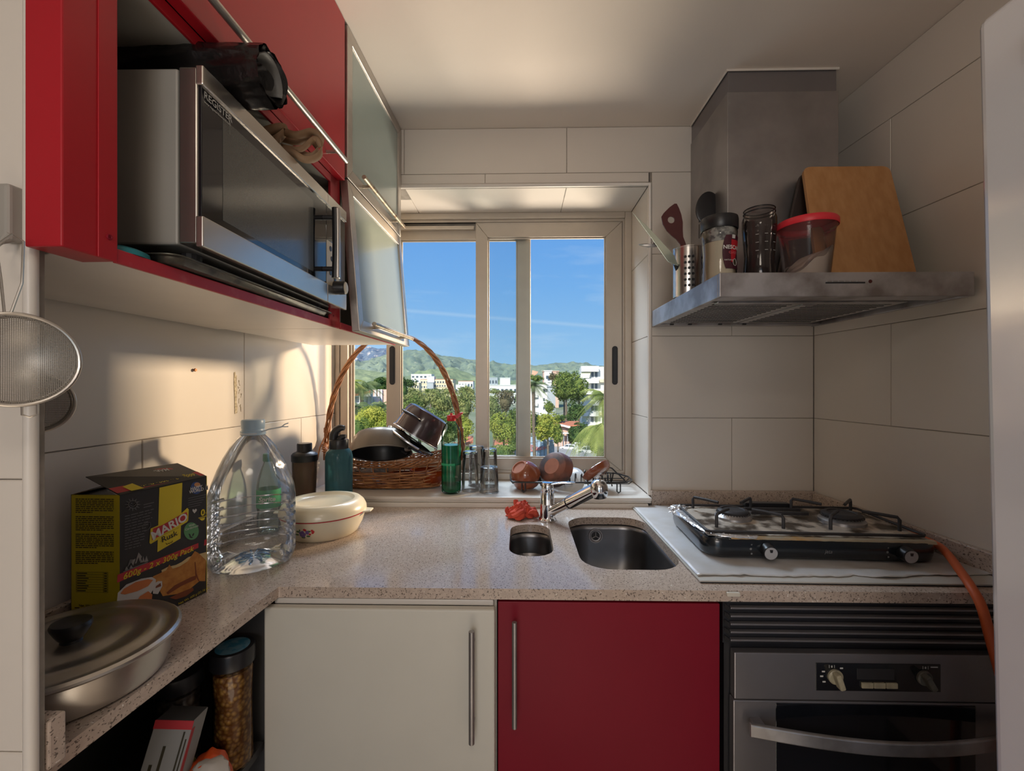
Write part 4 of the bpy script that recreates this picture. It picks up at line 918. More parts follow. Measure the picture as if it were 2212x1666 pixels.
for k in range(9): a = R(40*k+10); b.tube([(-.632+.008*math.cos(a), 1.015+.008*math.sin(a), .916), (-.632+.022*math.cos(a+.1), 1.015+.022*math.sin(a+.1), .920), (-.632+.036*math.cos(a), 1.015+.036*math.sin(a), .914)], .0022, 6)
b.build('base_pleats', M_bluelab, jug, smooth=True)
# small bottle behind it
spb = thing('soft_drink_bottle', (-.712, 1.215, .9), 'small clear bottle with green cap and green label behind the water jug', 'bottle')
C_ = (-.712, 1.215, .9008)
MB().lathe([(.0001, .004), (.020, .0), (.027, .003), (.030, .012), (.030, .050), (.028, .060), (.030, .070), (.0305, .130), (.028, .150), (.020, .178), (.013, .196), (.0122, .205)], C_, 28).build('bottle', clear('pale_green_plastic', (.80, .92, .86), .2, .06, body=.03), spb, smooth=True)
MB().lathe([(.0001, .222), (.0135, .222), (.0145, .220), (.0148, .203), (.0138, .201)], C_, 24).build('cap', mat('dark_green_plastic', (.01, .13, .05), .4), spb, smooth=True)
lb_ = MB().lathe([(.0309, .074), (.0312, .074), (.0312, .124), (.0309, .124)], C_, 32).build('label', mat('green_label', (.02, .26, .09), .45), spb, smooth=True)
d_ = Vector((.5, -1.2, 0)).normalized(); uu = Vector((0,0,1)).cross(d_) * 1; uu = Vector((-d_.y, d_.x, 0))
text(lb_, 'Sprite', .0125, Vector(C_) + d_*.0335 + Vector((0,0,.100)), uu, (0,0,1), M_pwht, bold=.04, shear=.2)

# ------------------------------------------------------------------ cream casserole
cs = thing('casserole', (-.556, 1.218, .9), 'cream plastic lidded casserole with a red line and painted flowers', 'casserole')
M_crm = mat('cream_plastic', (.70, .63, .47), .28, noise=.03, nscale=8, coat=.2)
c1 = (-.556, 1.218, .9008)
cb_ = MB().lathe([(.0001, .002), (.080, .002), (.084, 0), (.092, .006), (.104, .030), (.110, .050), (.1125, .062)], c1, 56).build('bowl', M_crm, cs, smooth=True)
MB().lathe([(.1129, .0585), (.1142, .059), (.1142, .0605), (.1129, .061)], c1, 56).build('red_line', M_pred, cb_, smooth=True)
cl = MB().lathe([(.1135, .0615), (.1150, .0625), (.1140, .072), (.108, .084), (.098, .0930), (.090, .0950), (.082, .0945), (.076, .0885), (.072, .0865), (.0001, .0865)], c1, 56).build('lid', M_crm, cs, smooth=True)
hn_ = MB()
for s_ in (1, -1):
    pts = [(s_*.108, -.022, .0640), (s_*.132, -.014, .0640), (s_*.134, .014, .0640), (s_*.108, .022, .0640)]
    hn_.prism([(c1[0]+x*math.cos(.1)-y*math.sin(.1), c1[1]+x*math.sin(.1)+y*math.cos(.1), c1[2]+z_-.006) for x, y, z_ in pts], (0, 0, .005))
hn_.build('side_handle', M_crm, cb_, bevel=.002)
# painted flowers: small patches on the bowl's curved wall, facing the camera's left
M_pviolet = mat('violet_print', (.16, .10, .30), .4); M_pleaf = mat('leaf_print', (.07, .14, .05), .4)
def onbowl(a, z_, l=.0006):
    pr = [(.084, 0), (.092, .006), (.104, .030), (.110, .050), (.1125, .062)]
    for (r0, z0), (r1, z1) in zip(pr[:-1], pr[1:]):
        if z0 <= z_ <= z1: r_ = r0 + (r1-r0)*(z_-z0)/(z1-z0)
    return Vector((c1[0] + (r_+l)*math.cos(a), c1[1] + (r_+l)*math.sin(a), c1[2]+z_))
a0 = R(-95)
def blob(a, z_, r_, m, nm, l=.0006, sq=1):
    MB().add([onbowl(a + r_*sq*math.cos(q)/.105, z_ + r_*math.sin(q), l) for q in [2*PI*k/8 for k in range(8)]], [tuple(range(8))]).build(nm, m, cb_)
for k in range(5): blob(a0+.03*math.cos(2*PI*k/5)*1.6, .029+.0055*math.sin(2*PI*k/5), .0048, M_pviolet, 'flower_petal')
for k in range(5): blob(a0+.13+.02*math.cos(2*PI*k/5), .034+.003*math.sin(2*PI*k/5), .003, M_pviolet, 'flower_petal')
for da, z_ in ((.25, .039), (.275, .036), (.26, .033), (-.24, .037), (-.26, .034), (-.22, .034), (.07, .042), (.09, .041), (.19, .029)): blob(a0+da, z_, .0033, M_pred, 'flower_petal', .0009)
for da, z_, sq in ((-.10, .036, 2), (-.05, .040, .8), (.17, .037, 2), (.0, .019, 2.2), (-.15, .027, 2), (.14, .023, 2)): blob(a0+da, z_, .0028, M_pleaf, 'leaf', .0005, sq)

# ------------------------------------------------------------------ bottles by the wall
M_teal2 = clear('smoky_teal_plastic', (.14, .32, .36), .22, .14, body=.40, bodycol=(.09, .22, .26))
tb_ = thing('sports_bottle', (-.592, 1.405, .9), 'teal water bottle with a black flip-spout lid beside the basket', 'bottle')
c2 = (-.592, 1.405, .9008)
MB().lathe([(.0001, .002), (.036, .0), (.042, .006), (.0425, .150), (.0425, .185), (.039, .199), (.031, .209), (.027, .212)], c2, 36).build('bottle', M_teal2, tb_, smooth=True)
cap = MB().lathe([(.0290, .206), (.0300, .208), (.0300, .236), (.0285, .239), (.0001, .241)], c2, 32).build('lid', M_black, tb_, smooth=True)
sp = MB(); cs_ = Vector(c2)
sp.tube([cs_+Vector(q) for q in ((-.017, 0, .236), (-.016, 0, .256), (-.008, 0, .270), (.006, 0, .277), (.018, 0, .276))], .012, 12, rads=[.015, .0145, .013, .011, .008])
sp.tube([cs_+Vector(q) for q in ((.002, 0, .238), (.014, -.002, .248), (.024, -.003, .250))], .010, 10, rads=[.013, .009, .006])
sp.build('spout', M_black, cap, smooth=True)
sh = thing('shaker_bottle', (-.695, 1.385, .9), 'brown tinted shaker bottle with a black screw lid near the left wall', 'bottle')
c3 = (-.695, 1.385, .9008)
MB().lathe([(.0001, .002), (.030, 0), (.033, .005), (.034, .060), (.037, .150), (.0375, .178)], c3, 32).build('cup', clear('smoky_brown_plastic', (.30, .22, .17), .25, .10, body=.28, bodycol=(.32, .22, .16)), sh, smooth=True)
MB().lathe([(.0388, .172), (.0395, .174), (.0395, .192), (.034, .199), (.024, .203), (.0225, .206), (.0225, .226), (.021, .229), (.0001, .229)], c3, 32).build('lid', M_black, sh, smooth=True)
# ------------------------------------------------------------------ wicker basket on the sill
M_wick = mat('wicker', (.40, .165, .055), .45, color2=(.19, .065, .022), nscale=45, spec=.5, contrast=(.3, .7))
M_wick2 = mat('paler_wicker', (.50, .24, .09), .45, color2=(.33, .14, .05), nscale=45)
bk = thing('wicker_basket', (-.49, 1.635, OZ0), 'brown wicker basket with a tall arched handle on the window sill', 'basket')
BX, BY = -.492, 1.632
def bo(a, h):
    """basket wall at angle a, fraction h of the height (0 base .. 1 rim)"""
    ex = .185 + .062*h**.8; ey = .052 + .046*h**.8
    lift = .062*abs(math.cos(a))**3
    zt = .102 + lift
    ca, sa = math.cos(a), math.sin(a)
    # slightly squared oval
    q = (abs(ca)**2.5 + abs(sa)**2.5)**(-1/2.5)
    return Vector((BX + ex*q*ca, BY + ey*q*sa, OZ0 + .003 + zt*h))
NS = 30; random.seed(21)
NA = 90
def strand(h0, ph, r, amp=.0032, jit=.003, band=0.0):
    pts = []
    for i in range(NA):
        a = 2*PI*i/NA; h = h0 + .012*math.sin(2*a+ph*3) + jit*math.sin(5*a+ph*7) + band*math.sin(NS/4*a+ph)
        p = bo(a, h); out = Vector((math.cos(a)*.6, math.sin(a), 0)).normalized()
        pts.append(p + out*amp*math.sin(NS/2*a + ph*PI))
    return pts
k = 0
for j in range(11):
    h0 = .07 + .52*j/10
    MB().tube(strand(h0, j % 2 + .13*j, 1, amp=.0042, jit=.012), .0027, 6, closed=True).build('woven_strand', M_wick if j % 3 else M_wick2, bk, smooth=True)
for j in range(6):     # twisted rim
    pts = []
    for i in range(120):
        a = 2*PI*i/120; p = bo(a, .93); out = Vector((math.cos(a)*.6, math.sin(a), 0)).normalized(); t = 9*a + 2*PI*j/6
        pts.append(p + out*.0075*math.cos(t) + Vector((0, 0, .010*math.sin(t))))
    MB().tube(pts, .0026, 6, closed=True).build('rim_strand', M_wick, bk, smooth=True)
for j in range(4):     # twisted foot
    pts = []
    for i in range(110):
        a = 2*PI*i/110; p = bo(a, .02); out = Vector((math.cos(a)*.6, math.sin(a), 0)).normalized(); t = 12*a + 2*PI*j/4
        pts.append(p + out*.004*math.cos(t) + Vector((0, 0, .004+.004*math.sin(t))))
    MB().tube(pts, .0024, 6, closed=True).build('foot_strand', M_wick, bk, smooth=True)
for i in range(NS):
    a = 2*PI*(i+.5)/NS + .05; MB().tube([bo(a, h) + Vector((.004*math.sin(3*i)*h, 0, 0)) for h in (.02, .2, .4, .6, .8, .95)], .0022, 6).build('stake', M_wick, bk, smooth=True)
b = MB(); b.add([bo(2*PI*i/40, .03) for i in range(40)], [tuple(range(40))]); b.build('base', M_wick, bk, solid=.003)
for j in range(4):     # handle of twisted canes
    pts = []
    for i in range(64):
        t = i/63; a = PI*(1-t); hx = .256
        x = BX + .012 + hx*math.cos(a)*(1-.04*math.sin(a)**2); zc = OZ0 + .10 + .475*max(0, math.sin(a))**.85
        th = 11*t*PI + 2*PI*j/4; sp_ = .0062*(1 + .5*(abs(2*t-1)**6))
        pts.append(Vector((x + sp_*math.cos(th)*abs(math.sin(a)) , BY + sp_*math.sin(th), zc + sp_*math.cos(th)*abs(math.cos(a))*.2)) + Vector((math.cos(th)*sp_*.8*abs(math.cos(a)), 0, 0)))
    MB().tube(pts, .0042, 7).build('handle_cane', M_wick, bk, smooth=True)
for x in (BX-.242, BX+.266):     # bindings at both handle feet
    b = MB()
    for k in range(4): b.tube([(x+.010*math.cos(q), BY+.010*math.sin(q), OZ0+.205+k*.0045+.002*math.sin(q)) for q in [2*PI*i/14 for i in range(14)]], .0018, 5, closed=True)
    b.build('binding', M_wick, bk, smooth=True)
    for s_ in (-1, 1): MB().tube([(x, BY, OZ0+.20), (x+s_*.010, BY+s_*.035, OZ0+.15), (x+(-.004 if x < BX else .0), BY+s_*.068, OZ0+.11)], .0028, 6).build('brace', M_wick, bk, smooth=True)

# pans in the basket
def potmesh(b, c, axis, prof, n=48): return b.lathe(prof, c, n, axis=axis)
M_pan1 = mat('burnt_enamel_outside', (.20, .165, .13), .38, metal=.4, color2=(.10, .085, .07), nscale=9, contrast=(.3, .7)); M_nonstick = mat('non_stick_inside', (.012, .013, .014), .35)
sp_ = thing('saute_pan', (-.535, 1.64, 1.04), 'large grey-brown pan lying tilted on its rim in the wicker basket', 'pan')
ax = Vector((-.10, .38, .92)).normalized(); c_ = Vector((-.522, 1.620, 1.108)) - ax*.048
po = MB().lathe([(.112, -.002), (.1135, -.003), (.1135, 0), (.110, .002), (.107, .030), (.100, .058), (.088, .074), (.070, .080), (.0001, .081)], c_, 56, axis=ax).build('body', M_pan1, sp_, smooth=True)
MB().lathe([(.1115, -.0015), (.108, .0), (.1045, .030), (.098, .055), (.086, .070), (.068, .076), (.0001, .077)], c_, 56, axis=ax).build('inside', M_nonstick, sp_, smooth=True)
hp = [c_ + ax*.020 + Vector((.104, -.02, 0)), c_ + ax*.028 + Vector((.125, -.035, 0)), c_ + ax*.026 + Vector((.160, -.060, -.004)), c_ + ax*.012 + Vector((.205, -.080, -.004))]
MB().tube(hp, .008, 10, rads=[.009, .010, .0085, .007], flat=.6).build('handle', M_black, sp_, smooth=True)
MB().cyl(c_ + ax*.020 + Vector((.098, -.02, .0)), c_ + ax*.023 + Vector((.112, -.028, 0)), .0095, n=12).build('ferrule', M_alu, sp_, smooth=True)
M_pot = mat('dark_aubergine_enamel', (.050, .030, .034), .20, noise=.2, nscale=8, coat=.4)
pt = thing('stock_pot', (-.38, 1.66, 1.05), 'dark aubergine pot tipped on its side at the right of the basket', 'pot')
ax = Vector((.50, .20, .84)).normalized(); c_ = Vector((-.400, 1.655, 1.125))
MB().lathe([(.0945, -.004), (.0955, -.004), (.0955, .003), (.092, .004), (.091, .040), (.090, .075), (.084, .092), (.070, .099), (.0001, .100)], c_, 56, axis=ax).build('body', M_pot, pt, smooth=True)
MB().lathe([(.094, -.003), (.0895, .004), (.0885, .07), (.08, .090), (.0001, .092)], c_, 56, axis=ax).build('inside', M_nonstick, pt, smooth=True)
MB().tube([c_ + (Vector((0,-1,.0)).cross(ax)).normalized()*0 + ax*-.004 + (lambda q: (ax.orthogonal().normalized()*math.cos(q) + ax.cross(ax.orthogonal().normalized())*math.sin(q))*.0955)(2*PI*i/48) for i in range(48)], .0022, 6, closed=True).build('rim', M_steel, pt, smooth=True)
e1_ = ax.cross(Vector((0,0,1))).normalized(); e2_ = ax.cross(e1_).normalized()
def pc(a, r_, h_): return c_ + (e1_*math.cos(a) + e2_*math.sin(a))*r_ + ax*h_
# pick the angle that looks at the camera and up
a_h = max([2*PI*i/72 for i in range(72)], key=lambda q: (e1_*math.cos(q) + e2_*math.sin(q)).dot(Vector((-.25, -.85, .45))))
MB().tube([pc(a_h-.42, .089, .052), pc(a_h-.40, .104, .055), pc(a_h-.3, .114, .056), pc(a_h, .118, .056), pc(a_h+.3, .114, .056), pc(a_h+.40, .104, .055), pc(a_h+.42, .089, .052)], .0052, 10, flat=.7).build('side_handle', M_black, pt, smooth=True)
gl = thing('pan_cover', (-.43, 1.62, 1.05), 'steel rimmed glass pot lid wedged between the two pans in the basket', 'lid')
ax2 = Vector((.56, .14, .80)).normalized(); c2_ = Vector((-.415, 1.632, 1.105))
MB().lathe([(.0985, -.003), (.1005, -.001), (.1005, .003), (.098, .005), (.0965, .003), (.0965, -.002)], c2_, 56, axis=ax2).build('rim', M_steel, gl, smooth=True)
MB().lathe([(.0965, .002), (.085, -.008), (.055, -.018), (.020, -.022), (.0001, -.022)], c2_, 48, axis=ax2).build('glass', clear('lid_glass', (.62, .70, .68), .25, .04, body=.05, bodycol=(.3, .36, .34)), gl, smooth=True)
M_kraft = mat('pale_sticker', (.55, .48, .32), .5)
p_ = c2_ + ax2*-.02
MB().lathe([(.0001, -.050), (.014, -.050), (.016, -.044), (.013, -.038), (.008, -.030), (.009, -.022)], c2_, 24, axis=ax2).build('knob', M_black, gl, smooth=True)
# orange glass dish and plastic bag in the basket
M_or = clear('orange_glass', (.70, .16, .03), .35, .05, body=.45, bodycol=(.40, .07, .012))
od_ = MB().lathe([(.0001, .0), (.035, .0), (.048, .010), (.058, .034), (.060, .050)], (-.345, 1.618, .952), 30, sx=1.15, sy=.75).build('orange_glass_dish', M_or, smooth=True, solid=.003)
tag(od_, 'orange glass dish showing through the right side of the basket', 'dish')
od2 = MB().lathe([(.0001, .0), (.030, .0), (.044, .010), (.054, .030), (.056, .040)], (-.440, 1.622, .947), 30, sx=1.1, sy=.75).build('dark_red_dish', clear('dark_red_glass', (.35, .05, .02), .3, .06, body=.5, bodycol=(.12, .02, .01)), smooth=True, solid=.003)
tag(od2, 'dark red glass dish low in the basket below the saute pan', 'dish')
random.seed(8)
def crumple(name, c, r_, m, label, cat, sx=1, sy=1, sz=1, amp=.25, seed=0, n=36, fr_=3.2):
    from mathutils import noise
    b = MB().sphere((0,0,0), 1, n, n//2)
    for i, p in enumerate(b.v):
        q = p*fr_ + Vector((seed, seed*2.3, 0)); d = 1 + amp*(noise.noise(q) + .6*abs(noise.noise(q*2.3)) - .3)
        b.v[i] = Vector(c) + Vector((p.x*sx*r_*d, p.y*sy*r_*d, p.z*sz*r_*d))
    return tag(b.build(name, m, smooth=True, merge=True), label, cat)
crumple('plastic_bag', (-.555, 1.595, .985), .040, clear('frosty_plastic', (.75, .76, .76), .3, .15, body=.25, bodycol=(.4, .4, .4)), 'crumpled clear plastic bag under the saute pan in the basket', 'bag', 1.7, .6, .8, .5, 2)

# ------------------------------------------------------------------ green bottle with red cap
gb = thing('oil_bottle', (-.246, 1.535, OZ0), 'clear bottle half full of green liquid with a red flip cap on the sill', 'bottle')
c4 = (-.246, 1.535, OZ0+.0008)
outp = [(.0001, .004), (.020, .002), (.028, .001), (.0335, .007), (.0345, .020), (.0345, .205), (.033, .216), (.028, .229), (.020, .243), (.0135, .252), (.0125, .262)]
MB().lathe(outp, c4, 36).build('bottle', clear('clear_glass_green_tint', (.88, .95, .90), .12, .04), gb, smooth=True)
M_liq = mat('green_liquid', (.004, .19, .085), .12, coat=.4, color2=(.002, .05, .022), nscale=9, stretch=(1, 1, 4))
MB().lathe([(.0001, .007), (.026, .006), (.0315, .012), (.0328, .022), (.0328, .170), (.0001, .170)], c4, 36).build('liquid', M_liq, gb, smooth=True)
M_rcap = mat('red_cap_plastic', (.50, .015, .02), .35)
cap = MB().lathe([(.0145, .254), (.0155, .256), (.0155, .272), (.014, .274), (.0045, .2745), (.0045, .282), (.0001, .282)], c4, 24).build('cap', M_rcap, gb, smooth=True)
MB().prism([(c4[0]+.012, c4[1]-.006, c4[2]+.268), (c4[0]+.030, c4[1]-.006, c4[2]+.284), (c4[0]+.041, c4[1]-.006, c4[2]+.285), (c4[0]+.040, c4[1]-.006, c4[2]+.279), (c4[0]+.020, c4[1]-.006, c4[2]+.262)], (0, .013, 0)).build('flip_top', M_rcap, cap, bevel=.002)
MB().lathe([(.0349, .045), (.0351, .046), (.0351, .100), (.0349, .101)], c4, 14, ang=(R(-55), R(10))).build('label', mat('dark_bottle_label', (.03, .06, .035), .4), gb, smooth=True)
MB().lathe([(.0349, .100), (.0352, .101), (.0352, .107), (.0349, .108)], c4, 30, ang=(R(-165), R(-60))).build('level_band', mat('light_green_band', (.02, .32, .14), .4), gb, smooth=True)
text(gb, '1 L', .006, Vector(c4) + Vector((.6, -.8, 0)).normalized()*.0356 + Vector((0,0,.062)), (.8, .6, 0), (0,0,1), M_pwht)

# ------------------------------------------------------------------ tumblers upside down
M_gtxt = mat('black_glass_print', (.02, .02, .02), .5)
def tumbler(loc, h, r0, r1, label):
    t = thing('glass', loc, label, 'glass', 'glasses upside down on the sill')
    c = Vector(loc) + Vector((0,0,.0006))
    MB().lathe([(r0, 0), (r0-.0008, .003), (r1, h-.012), (r1, h-.004), (r1-.003, h), (.0001, h)], c, 32).build('wall', M_tumbler, t, smooth=True)
    MB().lathe([(r0-.0016, .001), (r1-.0018, h-.016), (r1-.005, h-.011), (.0001, h-.009)], c, 32).build('inner_wall', M_tumbler, t, smooth=True)
    MB().lathe([(r0, 0), (r0+.0004, .0015), (r0-.0014, .0022), (r0-.0018, .0008)], c, 32).build('lip', M_tumbler, t, smooth=True)
    MB().lathe([(r1*.2, h-.0005), (r1-.003, h+.0001), (r1-.0012, h-.001)], c, 32).build('base_edge', clear('thick_glass_base', (.55, .62, .68), .4, .05, body=.12, bodycol=(.5, .58, .66)), t, smooth=True)
    q = c + Vector((0, -(r0+r1)/2-.0006, h*.56))
    text(t, 'VIVE', .010, q, (-1, 0, 0), (0, 0, -1), M_gtxt, bold=.03, lift=.0)
    return t
tumbler((-.113, 1.552, OZ0), .090, .0345, .0315, 'short clear glass upside down at the front of the glasses')
tumbler((-.184, 1.575, OZ0), .142, .0325, .0275, 'tall clear glass upside down next to the green bottle')
tumbler((-.168, 1.655, OZ0), .150, .0325, .0275, 'tall clear glass upside down at the back, nearest the window sash')
tumbler((-.118, 1.640, OZ0), .142, .0325, .0275, 'tall clear glass upside down behind the short glass')

# ------------------------------------------------------------------ dish rack with clay bowls
M_rackw = mat('black_coated_wire', (.012, .012, .013), .3)
dk = thing('dish_rack', (.175, 1.62, OZ0), 'low black wire dish rack on the right of the window sill', 'dish rack')
zr = OZ0+.038
rim = [(-.036, 1.565), (-.030, 1.545), (.0, 1.538), (.34, 1.538), (.375, 1.545), (.402, 1.585), (.402, 1.64), (.375, 1.70), (.34, 1.71), (.0, 1.71), (-.030, 1.70), (-.040, 1.665)]
MB().tube([(x, y, zr) for x, y in rim], .0030, 8, closed=True).build('rim_wire', M_rackw, dk, smooth=True)
for y in (1.575, 1.62, 1.665): MB().tube([(-.037, y, zr-.003), (-.03, y, zr-.012), (.39, y, zr-.012), (.400, y, zr-.003)], .0018, 6).build('floor_wire', M_rackw, dk, smooth=True)
for x in (.01, .345):
    for y in (1.541, 1.708): MB().tube([(x-.006, y, zr), (x-.006, y, OZ0+.006), (x, y, OZ0+.0018), (x+.006, y, OZ0+.006), (x+.006, y, zr)], .0024, 6).build('leg', M_rackw, dk, smooth=True)
for k in range(14):
    x = .045 + k*.0215; zt = zr + (.020 if 7 <= k <= 9 else .004)
    for y0 in (1.590, 1.650):
        MB().tube([(x, y0-.018, zr-.012), (x+.001, y0-.012, zt), (x+.003, y0-.008, zt+.003), (x+.005, y0-.004, zt), (x+.006, y0, zr-.022), (x+.008, y0+.004, zr-.025), (x+.010, y0+.008, zr-.022)], .0019, 6).build('prong', M_rackw, dk, smooth=True)
MB().tube([(.325, 1.56, zr), (.330, 1.56, zr+.030), (.350, 1.565, zr+.024), (.372, 1.57, zr+.002)], .0026, 6).build('side_arm', M_rackw, dk, smooth=True)
MB().tube([(.325, 1.68, zr), (.330, 1.68, zr+.030), (.350, 1.68, zr+.024), (.372, 1.68, zr+.002)], .0026, 6).build('side_arm', M_rackw, dk, smooth=True)
M_clay = mat('glazed_terracotta', (.30, .085, .035), .18, color2=(.20, .050, .022), nscale=10, coat=.5, contrast=(.3, .7))
M_clayraw = mat('bare_terracotta', (.40, .15, .085), .75, noise=.15, nscale=30)
M_clayburnt = mat('scorched_terracotta', (.22, .075, .045), .45, color2=(.045, .028, .024), nscale=14, contrast=(.42, .6))
def bowl(name, c, ax_, r_, h_, mb_, mi_, label, foot=True, mbase=None):
    t = thing(name, c, label, 'bowl', 'terracotta bowls in the dish rack'); ax_ = Vector(ax_).normalized()
    MB().lathe([(r_*.50, 0), (r_*.62, h_*.05), (r_*.86, h_*.40), (r_*.97, h_*.80), (r_, h_), (r_*.985, h_*1.03), (r_*.95, h_), (r_*.90, h_*.78), (r_*.78, h_*.38), (r_*.5, h_*.12), (.0001, h_*.10)], c, 44, axis=ax_).build('body', mb_, t, smooth=True)
    MB().lathe([(.0001, h_*.02), (r_*.42, h_*.02), (r_*.44, -h_*.05), (r_*.50, -h_*.05), (r_*.53, h_*.02)], c, 40, axis=ax_).build('foot_ring', mbase or mi_, t, smooth=True)
    return t
bowl('clay_bowl', (-.006, 1.568, 1.020), (.46, .42, -.66), .056, .058, M_clay, M_clayraw, 'glossy terracotta bowl upside down at the left end of the dish rack')
bowl('clay_bowl', (.034, 1.566, .958), (.25, -.10, -.5), .001, .001, M_clay, M_clayraw, 'x') if False else None
t = thing('clay_dish', (.13, 1.60, 1.0), 'large scorched terracotta dish standing on edge in the middle of the rack', 'bowl', 'terracotta bowls in the dish rack')
ax3 = Vector((.50, .62, -.48)).normalized(); c5 = (.112, 1.585, 1.022)
MB().lathe([(.0001, 0), (.050, 0), (.056, .003), (.063, .018), (.0655, .034), (.067, .040), (.065, .042), (.062, .034), (.055, .010), (.0001, .008)], c5, 52, axis=ax3).build('body', M_clayburnt, t, smooth=True)
MB().lathe([(.0001, -.0008), (.030, -.0008), (.0315, .001)], c5, 40, axis=ax3).build('base_patch', M_clayraw, t, smooth=True)
t = thing('clay_dish', (.27, 1.60, 1.0), 'shallow terracotta dish propped up sideways at the right of the rack', 'bowl', 'terracotta bowls in the dish rack')
ax4 = Vector((-.50, .45, .72)).normalized(); c6 = (.285, 1.590, .990)
MB().lathe([(.0001, 0), (.045, 0), (.050, .003), (.056, .014), (.0585, .022), (.057, .024), (.053, .016), (.047, .006), (.0001, .005)], c6, 48, axis=ax4).build('body', M_clay, t, smooth=True)
# lower bowl under the first and a plate edge
bowl('clay_bowl', (.022, 1.585, .945), (.10, -.05, 1), .045, .030, M_clayburnt, M_clayraw, 'dark terracotta bowl lying under the glossy bowl at the rack end')
tag(MB().lathe([(.0001, 0), (.045, 0), (.066, .010), (.070, .014), (.068, .0155), (.045, .004), (.0001, .003)], (.165, 1.600, .966), 44, axis=(.45, .55, -.70)).build('white_plate', mat('white_glaze', (.62, .62, .60), .15), smooth=True), 'small white plate mostly hidden behind the scorched terracotta dish', 'plate')

# ------------------------------------------------------------------ faucet
fc = thing('faucet', (.082, 1.343, .9), 'chrome single lever kitchen tap with a pull-out spray spout', 'faucet')
f0 = Vector((.082, 1.343, .9005))
MB().lathe([(.0001, 0), (.0265, 0), (.0270, .004), (.0245, .007), (.0225, .009), (.0222, .050), (.0218, .0505), (.0218, .052), (.0215, .0525), (.0205, .088), (.0195, .0885), (.0195, .0905), (.0198, .091), (.019, .112), (.0155, .1165), (.0001, .1175)], f0, 36).build('body', M_chrome, fc, smooth=True)
lv = MB(); L_ = [(.0, .0205, .1090), (.022, .0185, .1175), (.045, .0145, .1215), (.068, .0105, .1225), (.088, .0065, .1225)]
d1 = Vector((.97, -.25, 0)).normalized(); d2 = Vector((-d1.y, d1.x, 0)); v = []
L_ = [(-.021, .010, .1105)] + L_
for s_, w_, z_ in L_:
    v += [f0 + d1*s_ - d2*w_ + Vector((0,0,z_-.004)), f0 + d1*s_ - d2*w_*.7 + Vector((0,0,z_)), f0 + d1*s_ + d2*w_*.7 + Vector((0,0,z_)), f0 + d1*s_ + d2*w_ + Vector((0,0,z_-.004)), f0 + d1*s_ + Vector((0,0,z_-.006))]
n = 5; f = [(i*n+k, i*n+(k+1) % n, (i+1)*n+(k+1) % n, (i+1)*n+k) for i in range(len(L_)-1) for k in range(n)] + [tuple(range(n)), tuple((len(L_)-1)*n+k for k in range(n))[::-1]]
lv.add(v, f).build('lever', M_chrome, fc, smooth=True, sub=1)
s0, s1 = f0 + Vector((.012, -.012, .030)), Vector((.212, 1.222, 1.026)); dS = (s1-s0)
st = MB().cyl(s0, s0 + dS*.40, .0155, .0165, 28).build('spout', M_chrome, fc, smooth=True)
MB().cyl(s0 + dS*.395, s0 + dS*.425, .0178, .0178, 28).build('rubber_ring', M_rubber, st, smooth=True)
MB().cyl(s0 + dS*.425, s0 + dS*.99, .0190, .0185, 28).build('spray_grip', M_chrome, fc, smooth=True, bevel=.001)
hdv = MB().lathe([(.0001, .024), (.012, .0225), (.020, .016), (.0245, .004), (.0250, -.008), (.022, -.020), (.0185, -.026), (.0165, -.026)], s1 + Vector((.006, -.003, .003)), 36, axis=(-.12, .0, 1))
hdo = hdv.build('spray_head', M_chrome, fc, smooth=True)
MB().lathe([(.0001, -.0245), (.0165, -.0245), (.0180, -.0275), (.0150, -.0285), (.0145, -.026)], s1 + Vector((.006, -.003, .003)), 28, axis=(-.12, 0, 1)).build('nozzle', M_rubber, hdo, smooth=True)

# ------------------------------------------------------------------ crumpled red cloth
from mathutils import noise as mn
M_cloth = mat('red_orange_cloth', (.62, .085, .045), .9, color2=(.45, .05, .03), nscale=30, bump=.4, bscale=220)
random.seed(9); b = MB(); NU = 70; cx_, cy_ = .000, 1.372
def clothf(u, w):
    a = 2*PI*u; q = w; rad = q*(.046 + .010*math.sin(3*a+1) + .006*math.sin(7*a))
    x, y = rad*math.cos(a), rad*math.sin(a)*.75
    hgt = .036*(1-q**2.2) ; fold = mn.noise(Vector((x*42, y*42, 3.3)))*.020*(1-.5*q) + abs(mn.noise(Vector((x*80, y*80, 7))))*.012
    wr = .012*math.sin(a*4 + q*9)*q*(1-q)*2
    return Vector((cx_ + x + wr + .006*mn.noise(Vector((y*60, hgt*50, 1))), cy_ + y + wr*.6, .9025 + max(.0, hgt + fold + abs(wr)*.6)))
b.grid(clothf, NU, 30); clo = b.build('dish_cloth', M_cloth, smooth=True, solid=.0016, merge=True); tag(clo, 'crumpled red-orange dish cloth beside the tap', 'cloth')
b = MB()
for k, (ax_, ay_, rr, hh) in enumerate(((-.022, -.010, .022, .040), (.020, -.004, .026, .048), (.004, .012, .020, .055), (-.010, -.022, .020, .026), (.030, -.018, .018, .024))):
    pts = [Vector((cx_+ax_+rr*math.cos(t_), cy_+ay_+rr*.5*math.sin(t_), .906+hh*.5+hh*.28*math.sin(2*t_+k))) for t_ in [PI*(.1+1.1*i/9)+k for i in range(10)]]
    b.tube(pts, .006, 8, rads=[.002, .006, .008, .009, .009, .0085, .008, .007, .005, .002])
b.build('fold', M_cloth, clo, smooth=True)

